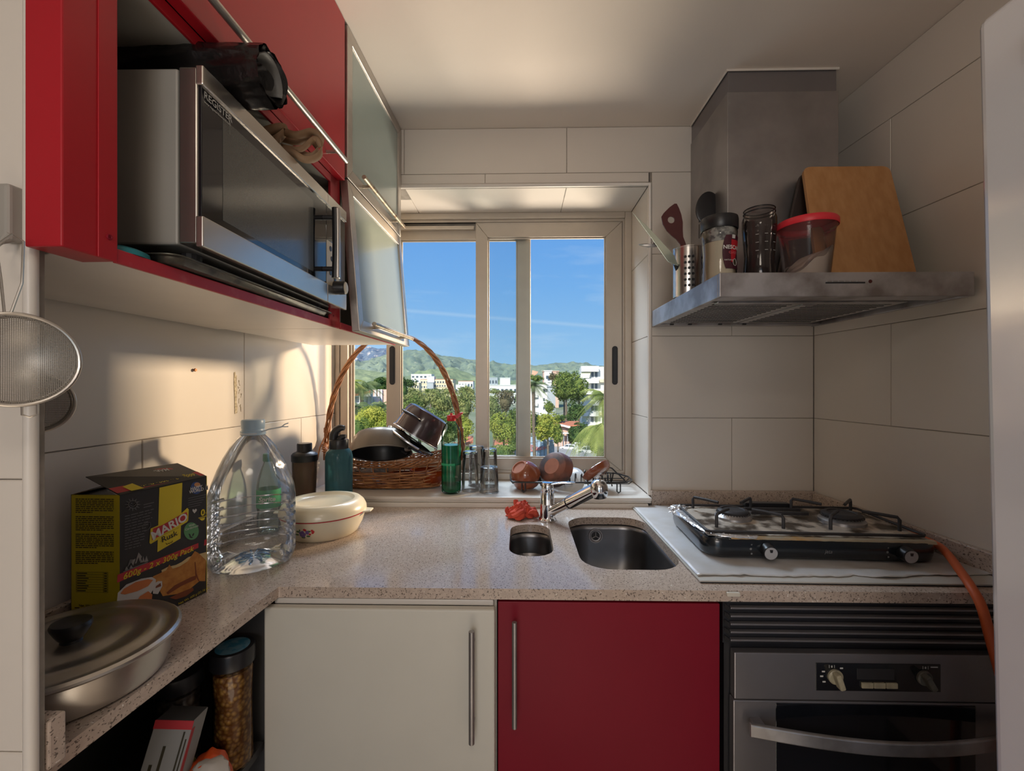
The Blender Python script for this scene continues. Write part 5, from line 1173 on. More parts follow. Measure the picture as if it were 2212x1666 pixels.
# ------------------------------------------------------------------ protective sheet, hob, foil
M_sheet = mat('pale_grey_sheet', (.66, .66, .68), .30, color2=(.56, .54, .52), nscale=16, metal=.1, bump=.25, bscale=30, contrast=(.35, .7))
M_board = mat('white_board_edge', (.52, .50, .46), .5)
pb = thing('hob_mat', (.70, 1.2, .9), 'stained silver-grey protective sheet under the gas hob', 'mat')
Q = [(.375, 1.500), (.376, .922), (rx(.92)-.024, .915), (rx(1.49)-.024, 1.490)]
MB().prism([(x, y, .9022) for x, y in Q], (0,0,.0030)).build('board', M_board, pb)
MB().prism([(x, y, .9012) for x, y in [(Q[0][0]+.002, 1.5), (Q[1][0]+.001, .920), (Q[2][0], .913), (Q[3][0], 1.49)]], (0,0,.0012)).build('backing', M_rubber, pb)
b = MB(); nu, nv = 60, 60
def shf(u, w):
    x = .379 + u*(.655+.02*(1-w)); yf = .940 + .010*mn.noise(Vector((u*9, 0, 5))) + .014*abs(mn.noise(Vector((u*23, 0, 2)))) + (.045*max(0, u-.55) if u > .55 else 0); y = yf + w*(1.49-yf)
    z = .9062 + .0012*(1+mn.noise(Vector((x*30, y*30, 0)))) + (.0055*max(0, mn.noise(Vector((x*16, 2, 0)))) if w < .08 else 0)
    return Vector((x, y, z))
b.grid(shf, nu, nv).build('foil_sheet', M_sheet, pb, smooth=True, solid=.0006)
tag(MB().box(.4135, .4395, .8795, .8865, .8915, .8995).build('door_stop', mat('pale_clip', (.62, .58, .50), .5), bevel=.0015), 'small pale plastic clip under the front edge of the hob sheet', 'clip')

M_hob = mat('black_enamel', (.010, .014, .019), .22, noise=.3, nscale=10, coat=.4)
hb_ = thing('gas_hob', (.70, 1.16, .907), 'black two-burner table-top gas hob covered with dirty foil', 'hob')
hz0, hz1 = .909, .956
L = []
for ins, z_ in ((.012, hz0), (.003, hz0+.006), (.0, hz0+.018), (.0, hz1-.008), (.003, hz1-.002), (.010, hz1)):
    L.append([(x, y, z_) for x, y in rrect(.438+ins, .966-ins, 1.018+ins, 1.298-ins, .040-ins*.6, 6)])
n = len(L[0]); v = [p for q in L for p in q]; f = [(j*n+i, j*n+(i+1) % n, (j+1)*n+(i+1) % n, (j+1)*n+i) for j in range(len(L)-1) for i in range(n)] + [tuple(range(n)), tuple((len(L)-1)*n+i for i in range(n))]
MB().add(v, f).build('body', M_hob, hb_, smooth=True)
M_foil = mat('crinkled_foil', (.80, .81, .84), .22, metal=.7, bump=1.0, bscale=120)
M_foild = mat('burnt_foil', (.66, .58, .49), .45, metal=.45, color2=(.10, .075, .055), nscale=17, contrast=(.44, .56), bump=.8, bscale=60)
b = MB()
def foilf(u, w):
    x = .452 + u*.500; y = 1.034 + w*.250; z = hz1+.0012 + .0022*abs(mn.noise(Vector((x*60, y*60, 1)))) + .002*mn.noise(Vector((x*22, y*22, 4)))
    for bx_, by_ in ((.568, 1.172), (.838, 1.160)):
        d = math.hypot(x-bx_, y-by_); z += .016*math.exp(-(d/.034)**2)
    return Vector((x, y, z))
b.grid(foilf, 70, 44).build('foil_lining', M_foild, hb_, smooth=True)
b = MB()     # foil wrapped over the left rear corner and front-left edge
path = [(.474, 1.285), (.452, 1.275), (.441, 1.250), (.437, 1.215), (.440, 1.17), (.444, 1.12), (.452, 1.07), (.470, 1.038), (.505, 1.026), (.56, 1.022)]
def fo(u, w):
    k = u*(len(path)-1); i = min(int(k), len(path)-2); t_ = k-i; x = path[i][0]*(1-t_)+path[i+1][0]*t_; y = path[i][1]*(1-t_)+path[i+1][1]*t_
    wd = .022*(1-u) + .006; dx_, dy_ = (Vector((.70, 1.16)) - Vector((x, y))).normalized()
    drop = (.024*max(0, 1-u*2.2)+.003)
    if w < .5: return Vector((x - dx_*.004 + .002*mn.noise(Vector((u*40, w*9, 0))), y - dy_*.003, hz1+.004 - drop*(1-2*w) + .002*mn.noise(Vector((u*55, w*12, 3)))))
    return Vector((x + dx_*wd*(2*w-1), y + dy_*wd*(2*w-1), hz1+.0055 + .003*mn.noise(Vector((u*45, w*12, 6)))))
b.grid(fo, 80, 10).build('foil_edge', M_foil, hb_, smooth=True)
fc_ = MB().sphere((0,0,0), 1, 30, 16)
for i, p in enumerate(fc_.v): d = 1 + .35*mn.noise(p*3.1) + .25*mn.noise(p*7.3); fc_.v[i] = Vector((.452 + p.x*.024*d + .010*p.y, 1.262 + p.y*.030*d, hz1 - .002 + p.z*.013*d))
fc_.build('foil_crumple', M_foil, hb_)
b = MB()
def fo2(u, w):
    x = .50 + .455*u; return Vector((x, 1.0215 + .016*w + .0015*mn.noise(Vector((x*60, w*3, 0))), hz1+.0025+.0015*mn.noise(Vector((x*70, w*6, 2))) - (.006 if w < .1 else 0)))
b.grid(fo2, 90, 5).build('foil_front_edge', mat('yellowed_foil', (.52, .45, .33), .4, metal=.4, color2=(.60, .30, .05), nscale=8, contrast=(.35, .5)), hb_, smooth=True)
for bx_, by_, rr in ((.568, 1.172, .035), (.838, 1.160, .041)):
    bn = MB().lathe([(rr*1.30, .002), (rr*1.28, .010), (rr*1.05, .0185), (rr*.9, .019)], (bx_, by_, hz1), 40).build('burner', M_steel_w, hb_, smooth=True)
    cpb = MB().lathe([(rr*1.06, .019), (rr*1.10, .021), (rr*1.10, .0245), (rr*1.0, .0275), (rr*.80, .0285), (rr*.76, .026), (.0001, .0255)], (bx_, by_, hz1), 40).build('burner_cap', M_iron, bn, smooth=True)
    tb2 = MB()
    for k in range(36):
        a = 2*PI*k/36; p = Vector((bx_+rr*1.10*math.cos(a), by_+rr*1.10*math.sin(a), hz1+.0195)); tb2.cyl(p, p + Vector((.0028*math.cos(a), .0028*math.sin(a), -.001)), .0012, n=5)
    tb2.build('flame_teeth', M_iron, bn)
# pan supports of bent wire
def support(pts): MB().tube(pts, .0040, 8, flat=1.0).build('pan_support', M_iron, hb_, smooth=True)
zb, ztp = hz1+.008, hz1+.040
MB().tube([(.462, 1.045, zb), (.945, 1.045, zb), (.952, 1.052, zb), (.952, 1.270, zb), (.945, 1.277, zb), (.462, 1.277, zb), (.455, 1.270, zb), (.455, 1.052, zb)], .0036, 8, closed=True).build('support_frame', M_iron, hb_, smooth=True)
for bx_ in (.568, .838):
    by_ = 1.162
    for a, ln in ((-40, .104), (40, .104), (140, .104), (220, .104)):
        c_a, s_a = math.cos(R(a)), math.sin(R(a)); ex_, ey_ = bx_ + ln*c_a, by_ + ln*s_a*1.25
        ex_ = min(max(ex_, .457), .950); ey_ = min(max(ey_, 1.047), 1.275)
        d_ = Vector((bx_-ex_, by_-ey_, 0)).normalized()
        support([Vector((ex_, ey_, zb)), Vector((ex_, ey_, ztp-.006)), Vector((ex_, ey_, ztp)) + d_*.004, Vector((ex_, ey_, ztp)) + d_*.040, Vector((ex_, ey_, ztp-.001)) + d_*.072])
for y in (1.20, 1.238): MB().box(.628, .780, y, y+.009, zb-.002, zb+.006).build('centre_bar', M_iron, hb_, bevel=.001)
MB().box(.640, .765, 1.262, 1.285, zb+.003, zb+.013).build('lid_hinge', M_black, hb_, bevel=.002)
M_dial = mat('grey_dial_face', (.42, .41, .42), .45)
for x in (.578, .880):
    k0 = MB().cyl((x, 1.018, .934), (x-.001, .997, .932), .0165, .0155, 26).build('knob', M_black, hb_, smooth=True, bevel=.001)
    b = MB(); disc(b, (x-.001, .9962, .932), (1,0,0), (0,-.08,1), .0142, 28); b.build('knob_face', M_dial, k0)
    MB().prism([(x-.006, .9955, .947), (x+.004, .9955, .947), (x+.002, .9955, .934), (x-.003, .9955, .934)], (0, .0006, 0)).build('pointer', M_black, k0)
    for dx, dz, r_ in ((-.034, .010, .0018), (-.036, 0, .0028), (-.034, -.011, .0022)):
        b = MB(); disc(b, (x+dx, 1.0176, .934+dz), (1,0,0), (0,0,1), r_, 8); b.build('flame_mark', M_pgrey if r_ < .002 else mat('mark_grey', (.22, .22, .22), .5), hb_)
text(hb_, 'jata', .0085, (.715, 1.0174, .932), (1,0,0), (0,0,1), mat('maker_print', (.20, .20, .21), .5), shear=.25)

hb_.rotation_euler.z = -R(2.6)
# orange gas hose
gh = MB(); hpts = [Vector(q) for q in ((.955, 1.22, .935), (.985, 1.12, .937), (.983, 1.050, .938), (.962, 1.000, .934), (.930, .940, .922), (.905, .895, .912), (.897, .866, .885), (.899, .850, .825), (.909, .838, .75), (.925, .825, .66), (.945, .80, .50), (.965, .78, .30), (.97, .77, .10), (.97, .76, .012))]
sm = []
E_ = [hpts[0]] + hpts + [hpts[-1]]
for i in range(1, len(E_)-2):
    for k in range(6):
        t_ = k/6; p0, p1, p2, p3 = E_[i-1:i+3]; sm.append(.5*((2*p1) + (-p0+p2)*t_ + (2*p0-5*p1+4*p2-p3)*t_*t_ + (-p0+3*p1-3*p2+p3)*t_**3))
sm.append(hpts[-1]); gh.tube(sm, .0085, 14)
tag(gh.build('gas_hose', mat('orange_rubber', (.60, .12, .035), .5, noise=.1, nscale=12), smooth=True), 'orange rubber gas hose running from the hob down past the oven', 'hose')

# ------------------------------------------------------------------ things on the hood
HZ = 1.5722
us_ = thing('utensil_holder', (.492, 1.295, HZ), 'perforated steel utensil holder on the left corner of the hood', 'utensil holder')
hc = Vector((.492, 1.295, HZ+.0006))
MB().lathe([(.0001, .001), (.040, .001), (.0405, .003), (.0405, .142), (.0413, .143), (.0413, .1455), (.039, .1455), (.039, .004), (.0001, .003)], hc, 44).build('cup', M_steel, us_, smooth=True)
for ca in (-104, -22):
    for i in range(3):
        for j in range(6):
            a = R(ca + (i-1)*15); nrm = Vector((math.cos(a), math.sin(a), 0)); b = MB(); disc(b, hc + nrm*.0408 + Vector((0,0,.030+.0165*j)), (-nrm.y, nrm.x, 0), (0,0,1), .0040, 12); b.build('hole', M_rubber, us_)
# knife
M_blade = mat('knife_blade', (.62, .70, .60), .22, metal=.7)
def P3(px, py, Y): return at(px, py, Y)
kn_ = thing('kitchen_knife', tuple(hc + Vector((0,0,.01))), 'large kitchen knife standing blade up in the steel holder', 'knife')
def blade(pts_px, Y, th, m, name, parent): 
    pts = [P3(x, y, Y) for x, y in pts_px]; return MB().prism(pts, (0, th, 0)).build(name, m, parent, bevel=.0004)
blade([(1366, 458), (1372, 465), (1400, 490), (1432, 525), (1456, 551), (1466, 575), (1444, 566), (1436, 556), (1414, 524), (1392, 494), (1376, 472)], 1.268, .0016, M_blade, 'blade', kn_)
MB().tube([P3(1459, 572, 1.275), P3(1466, 592, 1.285), P3(1474, 612, 1.290)], .006, 8, flat=.5).build('handle', M_black, kn_, smooth=True)
# brown slotted turner
M_brownp = mat('dark_brown_nylon', (.085, .020, .022), .35)
tn = thing('turner', tuple(hc + Vector((0,0,.012))), 'dark reddish brown turner with a round hole in the steel holder', 'spatula')
o2 = [(1457, 441), (1463, 442), (1470, 458), (1475, 478), (1476, 500), (1477, 515)]
head = [(1429, 468), (1434, 460), (1446, 448), (1457, 440), (1462, 440), (1467, 450), (1472, 464), (1475, 480), (1475, 497), (1476, 512), (1481, 525), (1487, 546), (1474, 546), (1469, 527), (1461, 517), (1450, 508), (1440, 498), (1432, 484)]
def px2(pts, Y): return [(P3(x, y, Y).x, P3(x, y, Y).z) for x, y in pts]
H2 = px2(head, 1.335); hole = [(P3(1450, 475, 1.335).x + .0105*math.cos(2*PI*i/20), P3(1450, 475, 1.335).z + .0105*math.sin(2*PI*i/20)) for i in range(20)]
cf = curve_fill(H2, [hole], 0, .004); cf.v = [Vector((p.x, 1.335 + p.z, p.y)) for p in cf.v]; cf.build('head', M_brownp, tn, bevel=.0008)
MB().tube([P3(1480, 540, 1.337), P3(1484, 570, 1.32), P3(1482, 615, 1.30)], .0055, 8).build('handle', M_brownp, tn, smooth=True)
# black spoons
def spoon(name, c, rx_, rz_, tilt, base, label, Y, depth=.012):
    t = thing(name, tuple(hc + Vector((0,0,.014))), label, 'spoon', 'black nylon spoons in the holder'); c = P3(*c, Y)
    b = MB().sphere((0,0,0), 1, 28, 16); b.v = [Vector((p.x*rx_, p.y*depth if p.y > 0 else p.y*depth*.4, p.z*rz_*(1+.08*p.z))) for p in b.v]
    b.xf(Matrix.Translation(c) @ Matrix.Rotation(R(tilt), 4, 'Y')); b.build('bowl', M_black, t, smooth=True)
    e_ = Matrix.Rotation(R(tilt), 3, 'Y') @ Vector((0, 0, -rz_*.95)); MB().tube([c + e_*.9, c + e_*1.4 + Vector((0, -.01, 0)), base], .0062, 8, rads=[.010, .0065, .006]).build('handle', M_black, t, smooth=True)
spoon('serving_spoon', (1529, 452), .037, .050, 6, hc + Vector((.018, .005, .02)), 'larger black nylon serving spoon in the holder, raised highest', 1.33)
spoon('serving_spoon', (1564, 486), .019, .030, 18, hc + Vector((.022, -.005, .02)), 'smaller black nylon spoon just right of the coffee jar lid', 1.30)
ld = thing('skimmer', tuple(hc + Vector((0,0,.016))), 'small round slotted skimmer sticking out left of the knife', 'skimmer')
sk_c = P3(1403, 531, 1.31); b = MB().lathe([(.0001, -.004), (.018, -.003), (.030, .001), (.032, .003)], sk_c, 28, axis=(.05, -.25, 1)); sko = b.build('disc', M_steel_dull, ld, smooth=True, solid=.0012)
for k in range(6): a = 2*PI*k/6; disc_b = MB(); disc(disc_b, sk_c + Vector((.016*math.cos(a), .016*math.sin(a), .0042+.004*math.sin(a))), (1,0,0), (0,1,.25), .0022, 8); disc_b.build('hole', M_pcup, sko)
MB().tube([P3(1412, 524, 1.31), P3(1436, 540, 1.305), P3(1470, 600, 1.30)], .0035, 8).build('handle', M_steel_dull, ld, smooth=True)

# instant coffee jar
cj = thing('coffee_jar', (.505, 1.115, HZ), 'glass instant coffee jar of pale powder with a black lid', 'jar')
c7 = Vector((.505, 1.118, HZ+.0006))
prof = [(.0001, .001), (.038, 0), (.041, .004), (.0395, .045), (.0385, .070), (.0415, .112), (.0425, .128), (.040, .138), (.036, .142)]
MB().lathe(prof, c7, 40).build('glass', clear('jar_glass', (.93, .95, .94), .3, .03), cj, smooth=True)
M_pow = mat('cream_powder', (.66, .54, .40), .85, noise=.06, nscale=20, bump=.2, bscale=120)
MB().lathe([(.0001, .003), (.036, .003), (.0385, .006), (.0375, .045), (.0365, .070), (.0385, .095), (.0390, .100), (.0001, .106)], c7, 40).build('powder', M_pow, cj, smooth=True)
M_residue = mat('clinging_powder', (.42, .39, .36), .7, color2=(.12, .11, .11), nscale=70, contrast=(.42, .56), bump=.5, bscale=90)
MB().lathe([(.0391, .1005), (.0405, .112), (.0412, .126), (.039, .136)], c7, 40).build('residue', M_residue, cj, smooth=True)
MB().lathe([(.0425, .134), (.0440, .136), (.0445, .158), (.043, .166), (.034, .1675), (.031, .1655), (.0001, .1655)], c7, 40).build('lid', M_black, cj, smooth=True)
M_neslab = mat('coffee_label', (.055, .008, .018), .35); M_nesred = mat('label_red', (.42, .01, .02), .4)
A1, A2 = R(-104), R(-22)
def oncj(a, z_, l=.0): 
    pr = prof[2:7]
    for (r0, z0), (r1, z1) in zip(pr[:-1], pr[1:]):
        if z0 <= z_ <= z1: rr = r0 + (r1-r0)*(z_-z0)/(z1-z0)
    return c7 + Vector(((rr+l)*math.cos(a), (rr+l)*math.sin(a), z_))
def labf(u, w):
    zz = .030 + .082*w; ed = .22*abs(2*w-1)**2.2; return oncj(A1 + (A2-A1)*(ed*.6 + u*(1-ed*.6)), zz, .0009)
lab = MB().grid(labf, 14, 14).build('label', M_neslab, cj, smooth=True)
MB().grid(lambda u, w: oncj(R(-74) + R(48)*u*(.3+.7*w), .046 + .055*w, .0013), 8, 8).build('swoosh', M_nesred, lab, smooth=True)
def wrap_text(s, h, a_mid, z_, m, parent, bold=.03, rad=None):
    c = bpy.data.curves.new('t', 'FONT'); c.body = s; c.size = h/.72; c.align_x = 'CENTER'; c.align_y = 'CENTER'; c.offset = bold*h; c.resolution_u = 3
    to = bpy.data.objects.new('t', c); COL.objects.link(to); dg = bpy.context.evaluated_depsgraph_get(); me = bpy.data.meshes.new_from_object(to.evaluated_get(dg)); bpy.data.objects.remove(to); bpy.data.curves.remove(c)
    b = MB().add([oncj(a_mid + p.co.x/.040, z_ + p.co.y, .0018) for p in me.vertices], [tuple(q.vertices) for q in me.polygons]); bpy.data.meshes.remove(me)
    return b.build('lettering', m, parent)
wrap_text('NESCAFÉ', .0095, R(-64), .082, M_pwht, lab); wrap_text('CLASSIC', .0055, R(-62), .0695, mat('pink_print', (.60, .12, .14), .5), lab); wrap_text('NATURAL', .0036, R(-82), .0505, M_pwht, lab, 0)
MB().grid(lambda u, w: oncj(R(-58)+.16*math.cos(2*PI*u)*w, .046+.0085*math.sin(2*PI*u)*w, .0020), 20, 2).build('cup_badge', M_pdk, lab)
b = MB().tube([oncj(R(-58)+.16*math.cos(2*PI*u), .046+.0085*math.sin(2*PI*u), .0022) for u in [i/20 for i in range(20)]], .0005, 4, closed=True); b.build('badge_ring', M_pwht, lab)
MB().grid(lambda u, w: oncj(R(-72)+R(14)*u, .104+.009*w, .0016), 3, 2).build('clip_tag', M_pcup, lab)

# clear ribbed tumbler of a blender
bc_ = thing('blender_cup', (.602, 1.12, HZ), 'tall smoky clear blender cup standing open on the hood', 'cup')
c8 = Vector((.604, 1.115, HZ+.0006))
M_smoke = clear('smoky_clear_plastic', (.46, .43, .43), .30, .06, body=.10, bodycol=(.10, .08, .08))
MB().lathe([(.0001, .002), (.034, 0), (.037, .005), (.0365, .040), (.0345, .065), (.0365, .100), (.0395, .140), (.0395, .160), (.0375, .168), (.0350, .171), (.0350, .176), (.0362, .1765), (.0362, .179), (.0350, .1795), (.0350, .186), (.0338, .187)], c8, 40).build('cup', M_smoke, bc_, smooth=True)
for z_, r_ in ((.178, .0358), (.186, .0352)): MB().tube([c8 + Vector((r_*math.cos(2*PI*i/40), r_*math.sin(2*PI*i/40), z_)) for i in range(40)], .0013, 6, closed=True).build('screw_thread', M_black, bc_, smooth=True)
for a in (-125, -95, -62):
    for z_ in (.075, .095, .115, .135): MB().box(-.0035, .0035, -.0004, .0004, -.0006, .0006).xf(Matrix.Translation(c8 + Vector((.0385*math.cos(R(a)), .0385*math.sin(R(a)), z_))) @ Matrix.Rotation(R(a+90), 4, 'Z')).build('measure_mark', mat('pale_mark', (.4, .38, .37), .5), bc_)

# tub with red lid
tu = thing('flour_tub', (.70, 1.09, HZ), 'clear round plastic tub of white powder with a bright red lid', 'tub')
c9 = Vector((.7075, 1.092, HZ+.0006))
MB().lathe([(.0001, .002), (.046, 0), (.0485, .004), (.060, .120), (.0625, .127), (.0640, .128), (.0640, .134)], c9, 44).build('tub', clear('frosty_clear_plastic', (.86, .82, .82), .24, .12, body=.09, bodycol=(.42, .36, .36)), tu, smooth=True)
M_rlid = mat('bright_red_lid', (.72, .03, .05), .4)
MB().lathe([(.0655, .1295), (.0665, .131), (.0665, .143), (.0640, .1465), (.058, .1475), (.056, .1455), (.0001, .1455)], c9, 52).build('lid', M_rlid, tu, smooth=True)
b = MB(); NN = 44; rings = [0, .25, .5, .75, 1]; v = []; f = []
for q in rings:
    for i in range(NN):
        a = 2*PI*i/NN; x, y = q*math.cos(a), q*math.sin(a); hh = .052 + .045*(x*.9 + .1*y) + .010*mn.noise(Vector((x*2, y*2, 0))); hh = max(.012, min(hh, .082)); rr = .0465 + .011*hh/.12
        v.append(c9 + Vector((x*rr, y*rr, hh)))
for j in range(4):
    for i in range(NN): f.append((j*NN+i, j*NN+(i+1) % NN, (j+1)*NN+(i+1) % NN, (j+1)*NN+i))
k0 = len(v); v += [c9 + Vector((.0465*math.cos(2*PI*i/NN), .0465*math.sin(2*PI*i/NN), .004)) for i in range(NN)]
for i in range(NN): f.append((4*NN+i, 4*NN+(i+1) % NN, k0+(i+1) % NN, k0+i))
b.add(v, f).build('powder', mat('white_powder', (.74, .66, .54), .9), tu, smooth=True)

# cutting boards
M_wood = mat('bamboo', (.50, .26, .105), .45, color2=(.42, .20, .07), nscale=9, stretch=(7, 7, .45), contrast=(.35, .65), bump=.05)
def cboard(name, TL, TR, BR, BL, th, m, label, r_=.02, medge=None):
    TL, TR, BR, BL = [Vector(q) for q in (TL, TR, BR, BL)]; n = (TR-TL).cross(BL-TL).normalized()
    pts = []
    for P0, P1, P2 in ((BL, TL, TR), (TL, TR, BR)):
        a = (P0-P1).normalized()*r_; c = (P2-P1).normalized()*r_
        for k in range(7):
            t_ = k/6; pts.append(P1 + a*(1-t_)**2 + c*t_**2)
    for P0, P1, P2 in ((TR, BR, BL), (BR, BL, TL)):
        a = (P0-P1).normalized()*r_*.5; c = (P2-P1).normalized()*r_*.5
        for k in range(4):
            t_ = k/3; pts.append(P1 + a*(1-t_)**2 + c*t_**2)
    if n.y > 0: n = -n
    o = MB().prism(pts, -n*th).build(name, m, bevel=.0015); return tag(o, label, 'cutting board', 'cutting boards on the hood')
w0 = at(1735, 360, 1.19); w1_ = at(1922, 358, 1.17); w2_ = Vector((.945, 1.055, HZ+.001)); w3_ = Vector((.727, 1.075, HZ+.001))
cboard('cutting_board', w0, w1_, w2_, w3_, .012, M_wood, 'bamboo cutting board leaning in front of the hood chimney, light side out', .022)
v0 = at(1732, 368, 1.205); v3 = Vector((.726, 1.195, HZ+.001))
cboard('cutting_board', v0 + Vector((.006, .012, .0)), v0 + Vector((.165, .012, .0)), v3 + Vector((.165, .035, 0)), Vector((.700, 1.215, HZ+.001)), .010, mat('dark_board_back', (.055, .040, .036), .5), 'dark cutting board half hidden behind the bamboo board', .02)

# ------------------------------------------------------------------ things on the shelf below the worktop
SZ = .5825
def jar(loc, r_, h_, fill, lab, lidm=M_black, sticker=None, fh=.86, sq=1):
    t = thing('storage_jar', loc, lab, 'jar', 'jars on the open shelf'); c = Vector(loc) + Vector((0,0,.0006))
    MB().lathe([(.0001, .002), (r_*.9, 0), (r_, .006), (r_*.94, h_*.30), (r_*.93, h_*.6), (r_, h_*.84), (r_*.96, h_*.88)], c, 36).build('jar', clear('storage_jar_wall', (.86, .87, .86), .25, .06), t, smooth=True)
    MB().lathe([(.0001, .003), (r_*.86, .003), (r_*.95, .008), (r_*.905, h_*.30), (r_*.895, h_*.6), (r_*.95, h_*fh*.92), (r_*.9, h_*fh*.95), (.0001, h_*fh*.95)], c, 36).build('contents', fill, t, smooth=True)
    l_ = MB().lathe([(r_*1.03, h_*.86), (r_*1.07, h_*.865), (r_*1.07, h_*.985), (r_*1.02, h_), (.0001, h_)], c, 36).build('lid', lidm, t, smooth=True)
    if sticker: b = MB(); disc(b, c + Vector((0, 0, h_+.0005)), (1,0,0), (0,1,0), r_*.82, 28); b.build('sticker', sticker, l_)
    return t
def pulse(name, c1_, c2_, s):
    m = bpy.data.materials.new(name); m.use_nodes = True; t = m.node_tree; ns = t.nodes; bs = ns['Principled BSDF']; tcn = ns.new('ShaderNodeTexCoord')
    vo = ns.new('ShaderNodeTexVoronoi'); vo.inputs['Scale'].default_value = s; t.links.new(tcn.outputs['Object'], vo.inputs[0]); r_ = ns.new('ShaderNodeValToRGB'); t.links.new(vo.outputs['Distance'], r_.inputs[0])
    r_.color_ramp.elements[0].color = (*c1_, 1); r_.color_ramp.elements[0].position = .15; r_.color_ramp.elements[1].color = (*c2_, 1); r_.color_ramp.elements[1].position = .62; t.links.new(r_.outputs[0], bs.inputs['Base Color'])
    bp_ = ns.new('ShaderNodeBump'); bp_.inputs['Strength'].default_value = 1; bp_.inputs['Distance'].default_value = .003; bp_.invert = True; t.links.new(vo.outputs['Distance'], bp_.inputs['Height']); t.links.new(bp_.outputs[0], bs.inputs['Normal']); bs.inputs['Roughness'].default_value = .5
    return m
M_peas = pulse('yellow_split_peas', (.62, .33, .08), (.20, .07, .012), 120); M_beans = pulse('pale_beans', (.22, .17, .13), (.035, .02, .015), 75)
jar((-.560, .835, SZ), .036, .225, M_peas, 'tall jar of yellow split peas with a black lid and blue sticker', sticker=mat('blue_sticker', (.03, .18, .30), .5, color2=(.12, .26, .36), nscale=60, contrast=(.45, .55)))
jar((-.640, .800, SZ), .038, .200, M_beans, 'dark jar of pale beans behind and left of the split peas', sticker=None)
cn = Vector((-.590, .610, SZ))
pk = thing('carton', tuple(cn), 'grey and red carton leaning on the open shelf', 'carton')
TC = Matrix.Translation(Vector((-.590, .672, SZ+.012))) @ Matrix.Rotation(R(12), 4, 'Z') @ Matrix.Rotation(R(10), 4, 'Y') @ Matrix.Rotation(R(-16), 4, 'X')
cbx = MB().box(-.028, .028, -.028, .028, 0, .175).xf(TC).build('box', mat('grey_card', (.24, .245, .25), .5), pk, bevel=.001)
MB().box(-.0283, .0283, -.0283, -.0270, .163, .1752).xf(TC).build('top_band', mat('red_card', (.40, .02, .03), .5), cbx); MB().box(-.0270, .0270, -.0265, .0270, .1750, .1756).xf(TC).build('top_panel', M_void, cbx)
MB().box(.0281, .0286, -.0275, -.016, .0, .163).xf(TC).build('edge_band', MATS['red_card'], cbx)
for (x_, z0_, z1_, w_) in ((-.016, .03, .115, .0045), (-.004, .045, .14, .004), (.009, .055, .09, .003), (.019, .10, .160, .0025), (.024, .02, .150, .002)):
    MB().box(x_-w_/2, x_+w_/2, -.0286, -.0280, z0_, z1_).xf(TC).build('printed_line', M_pdk, cbx)
M_bagor = mat('orange_white_bag', (.62, .085, .02), .35, noise=.1, nscale=10, bump=.4, bscale=40); M_bagwh = mat('white_bag_print', (.52, .50, .48), .4)
sb_ = crumple('snack_bag', (-.548, .735, SZ+.052), .040, M_bagor, 'crumpled orange and white plastic bag at the front of the open shelf', 'bag', 1.0, 1.2, .95, .22, 5, fr_=1.9)
crumple_w = MB().sphere((-.538, .732, SZ+.056), .036, 20, 12, sx=.9, sy=1.0, sz=1.0); pw = crumple_w
for i, p in enumerate(pw.v): pw.v[i] = p + Vector((.004, -.006, .002)) + Vector((1,1,1))*.006*mn.noise(p*60)
wbg = pw.build('white_panel', M_bagwh, sb_, smooth=True)
text(wbg, 'AR', .010, (-.530, .694, SZ+.072), (.75, .35, .5), (-.4, -.1, .9), mat('orange_print', (.6, .08, .02), .5), bold=.05); text(wbg, 'KHL', .009, (-.522, .696, SZ+.058), (.75, .35, .5), (-.4, -.1, .9), MATS['orange_print'], bold=.05)
tag(MB().sphere((-.600, .745, SZ+.042), .036, 24, 14, sz=1.05).build('lime_pouch', mat('olive_plastic', (.20, .19, .05), .4, noise=.2, nscale=20, bump=.3), smooth=True), 'rounded olive green pouch between the carton and the bean jar', 'pouch')
crumple('black_bag', (-.66, .60, SZ+.040), .045, M_bag, 'crumpled black plastic bag in the dark of the open shelf', 'bag', 1.2, 1.6, .8, .4, 9)
# ================================================================== outside the window
GZ = -13.2
def leafmat(name, c1_, c2_, tr_=.35):
    m = bpy.data.materials.new(name); m.use_nodes = True; t = m.node_tree; ns = t.nodes; ns.clear()
    o = ns.new('ShaderNodeOutputMaterial'); tcn = ns.new('ShaderNodeTexCoord'); n_ = ns.new('ShaderNodeTexNoise'); n_.inputs['Scale'].default_value = .9; n_.inputs['Detail'].default_value = 5; t.links.new(tcn.outputs['Object'], n_.inputs[0])
    r_ = ns.new('ShaderNodeValToRGB'); r_.color_ramp.elements[0].position = .38; r_.color_ramp.elements[1].position = .62; r_.color_ramp.elements[0].color = (*c2_, 1); r_.color_ramp.elements[1].color = (*c1_, 1); t.links.new(n_.outputs[0], r_.inputs[0])
    d_ = ns.new('ShaderNodeBsdfDiffuse'); l_ = ns.new('ShaderNodeBsdfTranslucent'); mi_ = ns.new('ShaderNodeMixShader'); mi_.inputs[0].default_value = tr_
    t.links.new(r_.outputs[0], d_.inputs[0]); t.links.new(r_.outputs[0], l_.inputs[0]); t.links.new(d_.outputs[0], mi_.inputs[1]); t.links.new(l_.outputs[0], mi_.inputs[2]); t.links.new(mi_.outputs[0], o.inputs[0]); return m
L_yel = leafmat('yellow_green_leaves', (.52, .50, .10), (.24, .30, .06)); L_grn = leafmat('green_leaves', (.27, .33, .08), (.10, .16, .05)); L_drk = leafmat('pine_green_leaves', (.13, .20, .06), (.04, .09, .035))
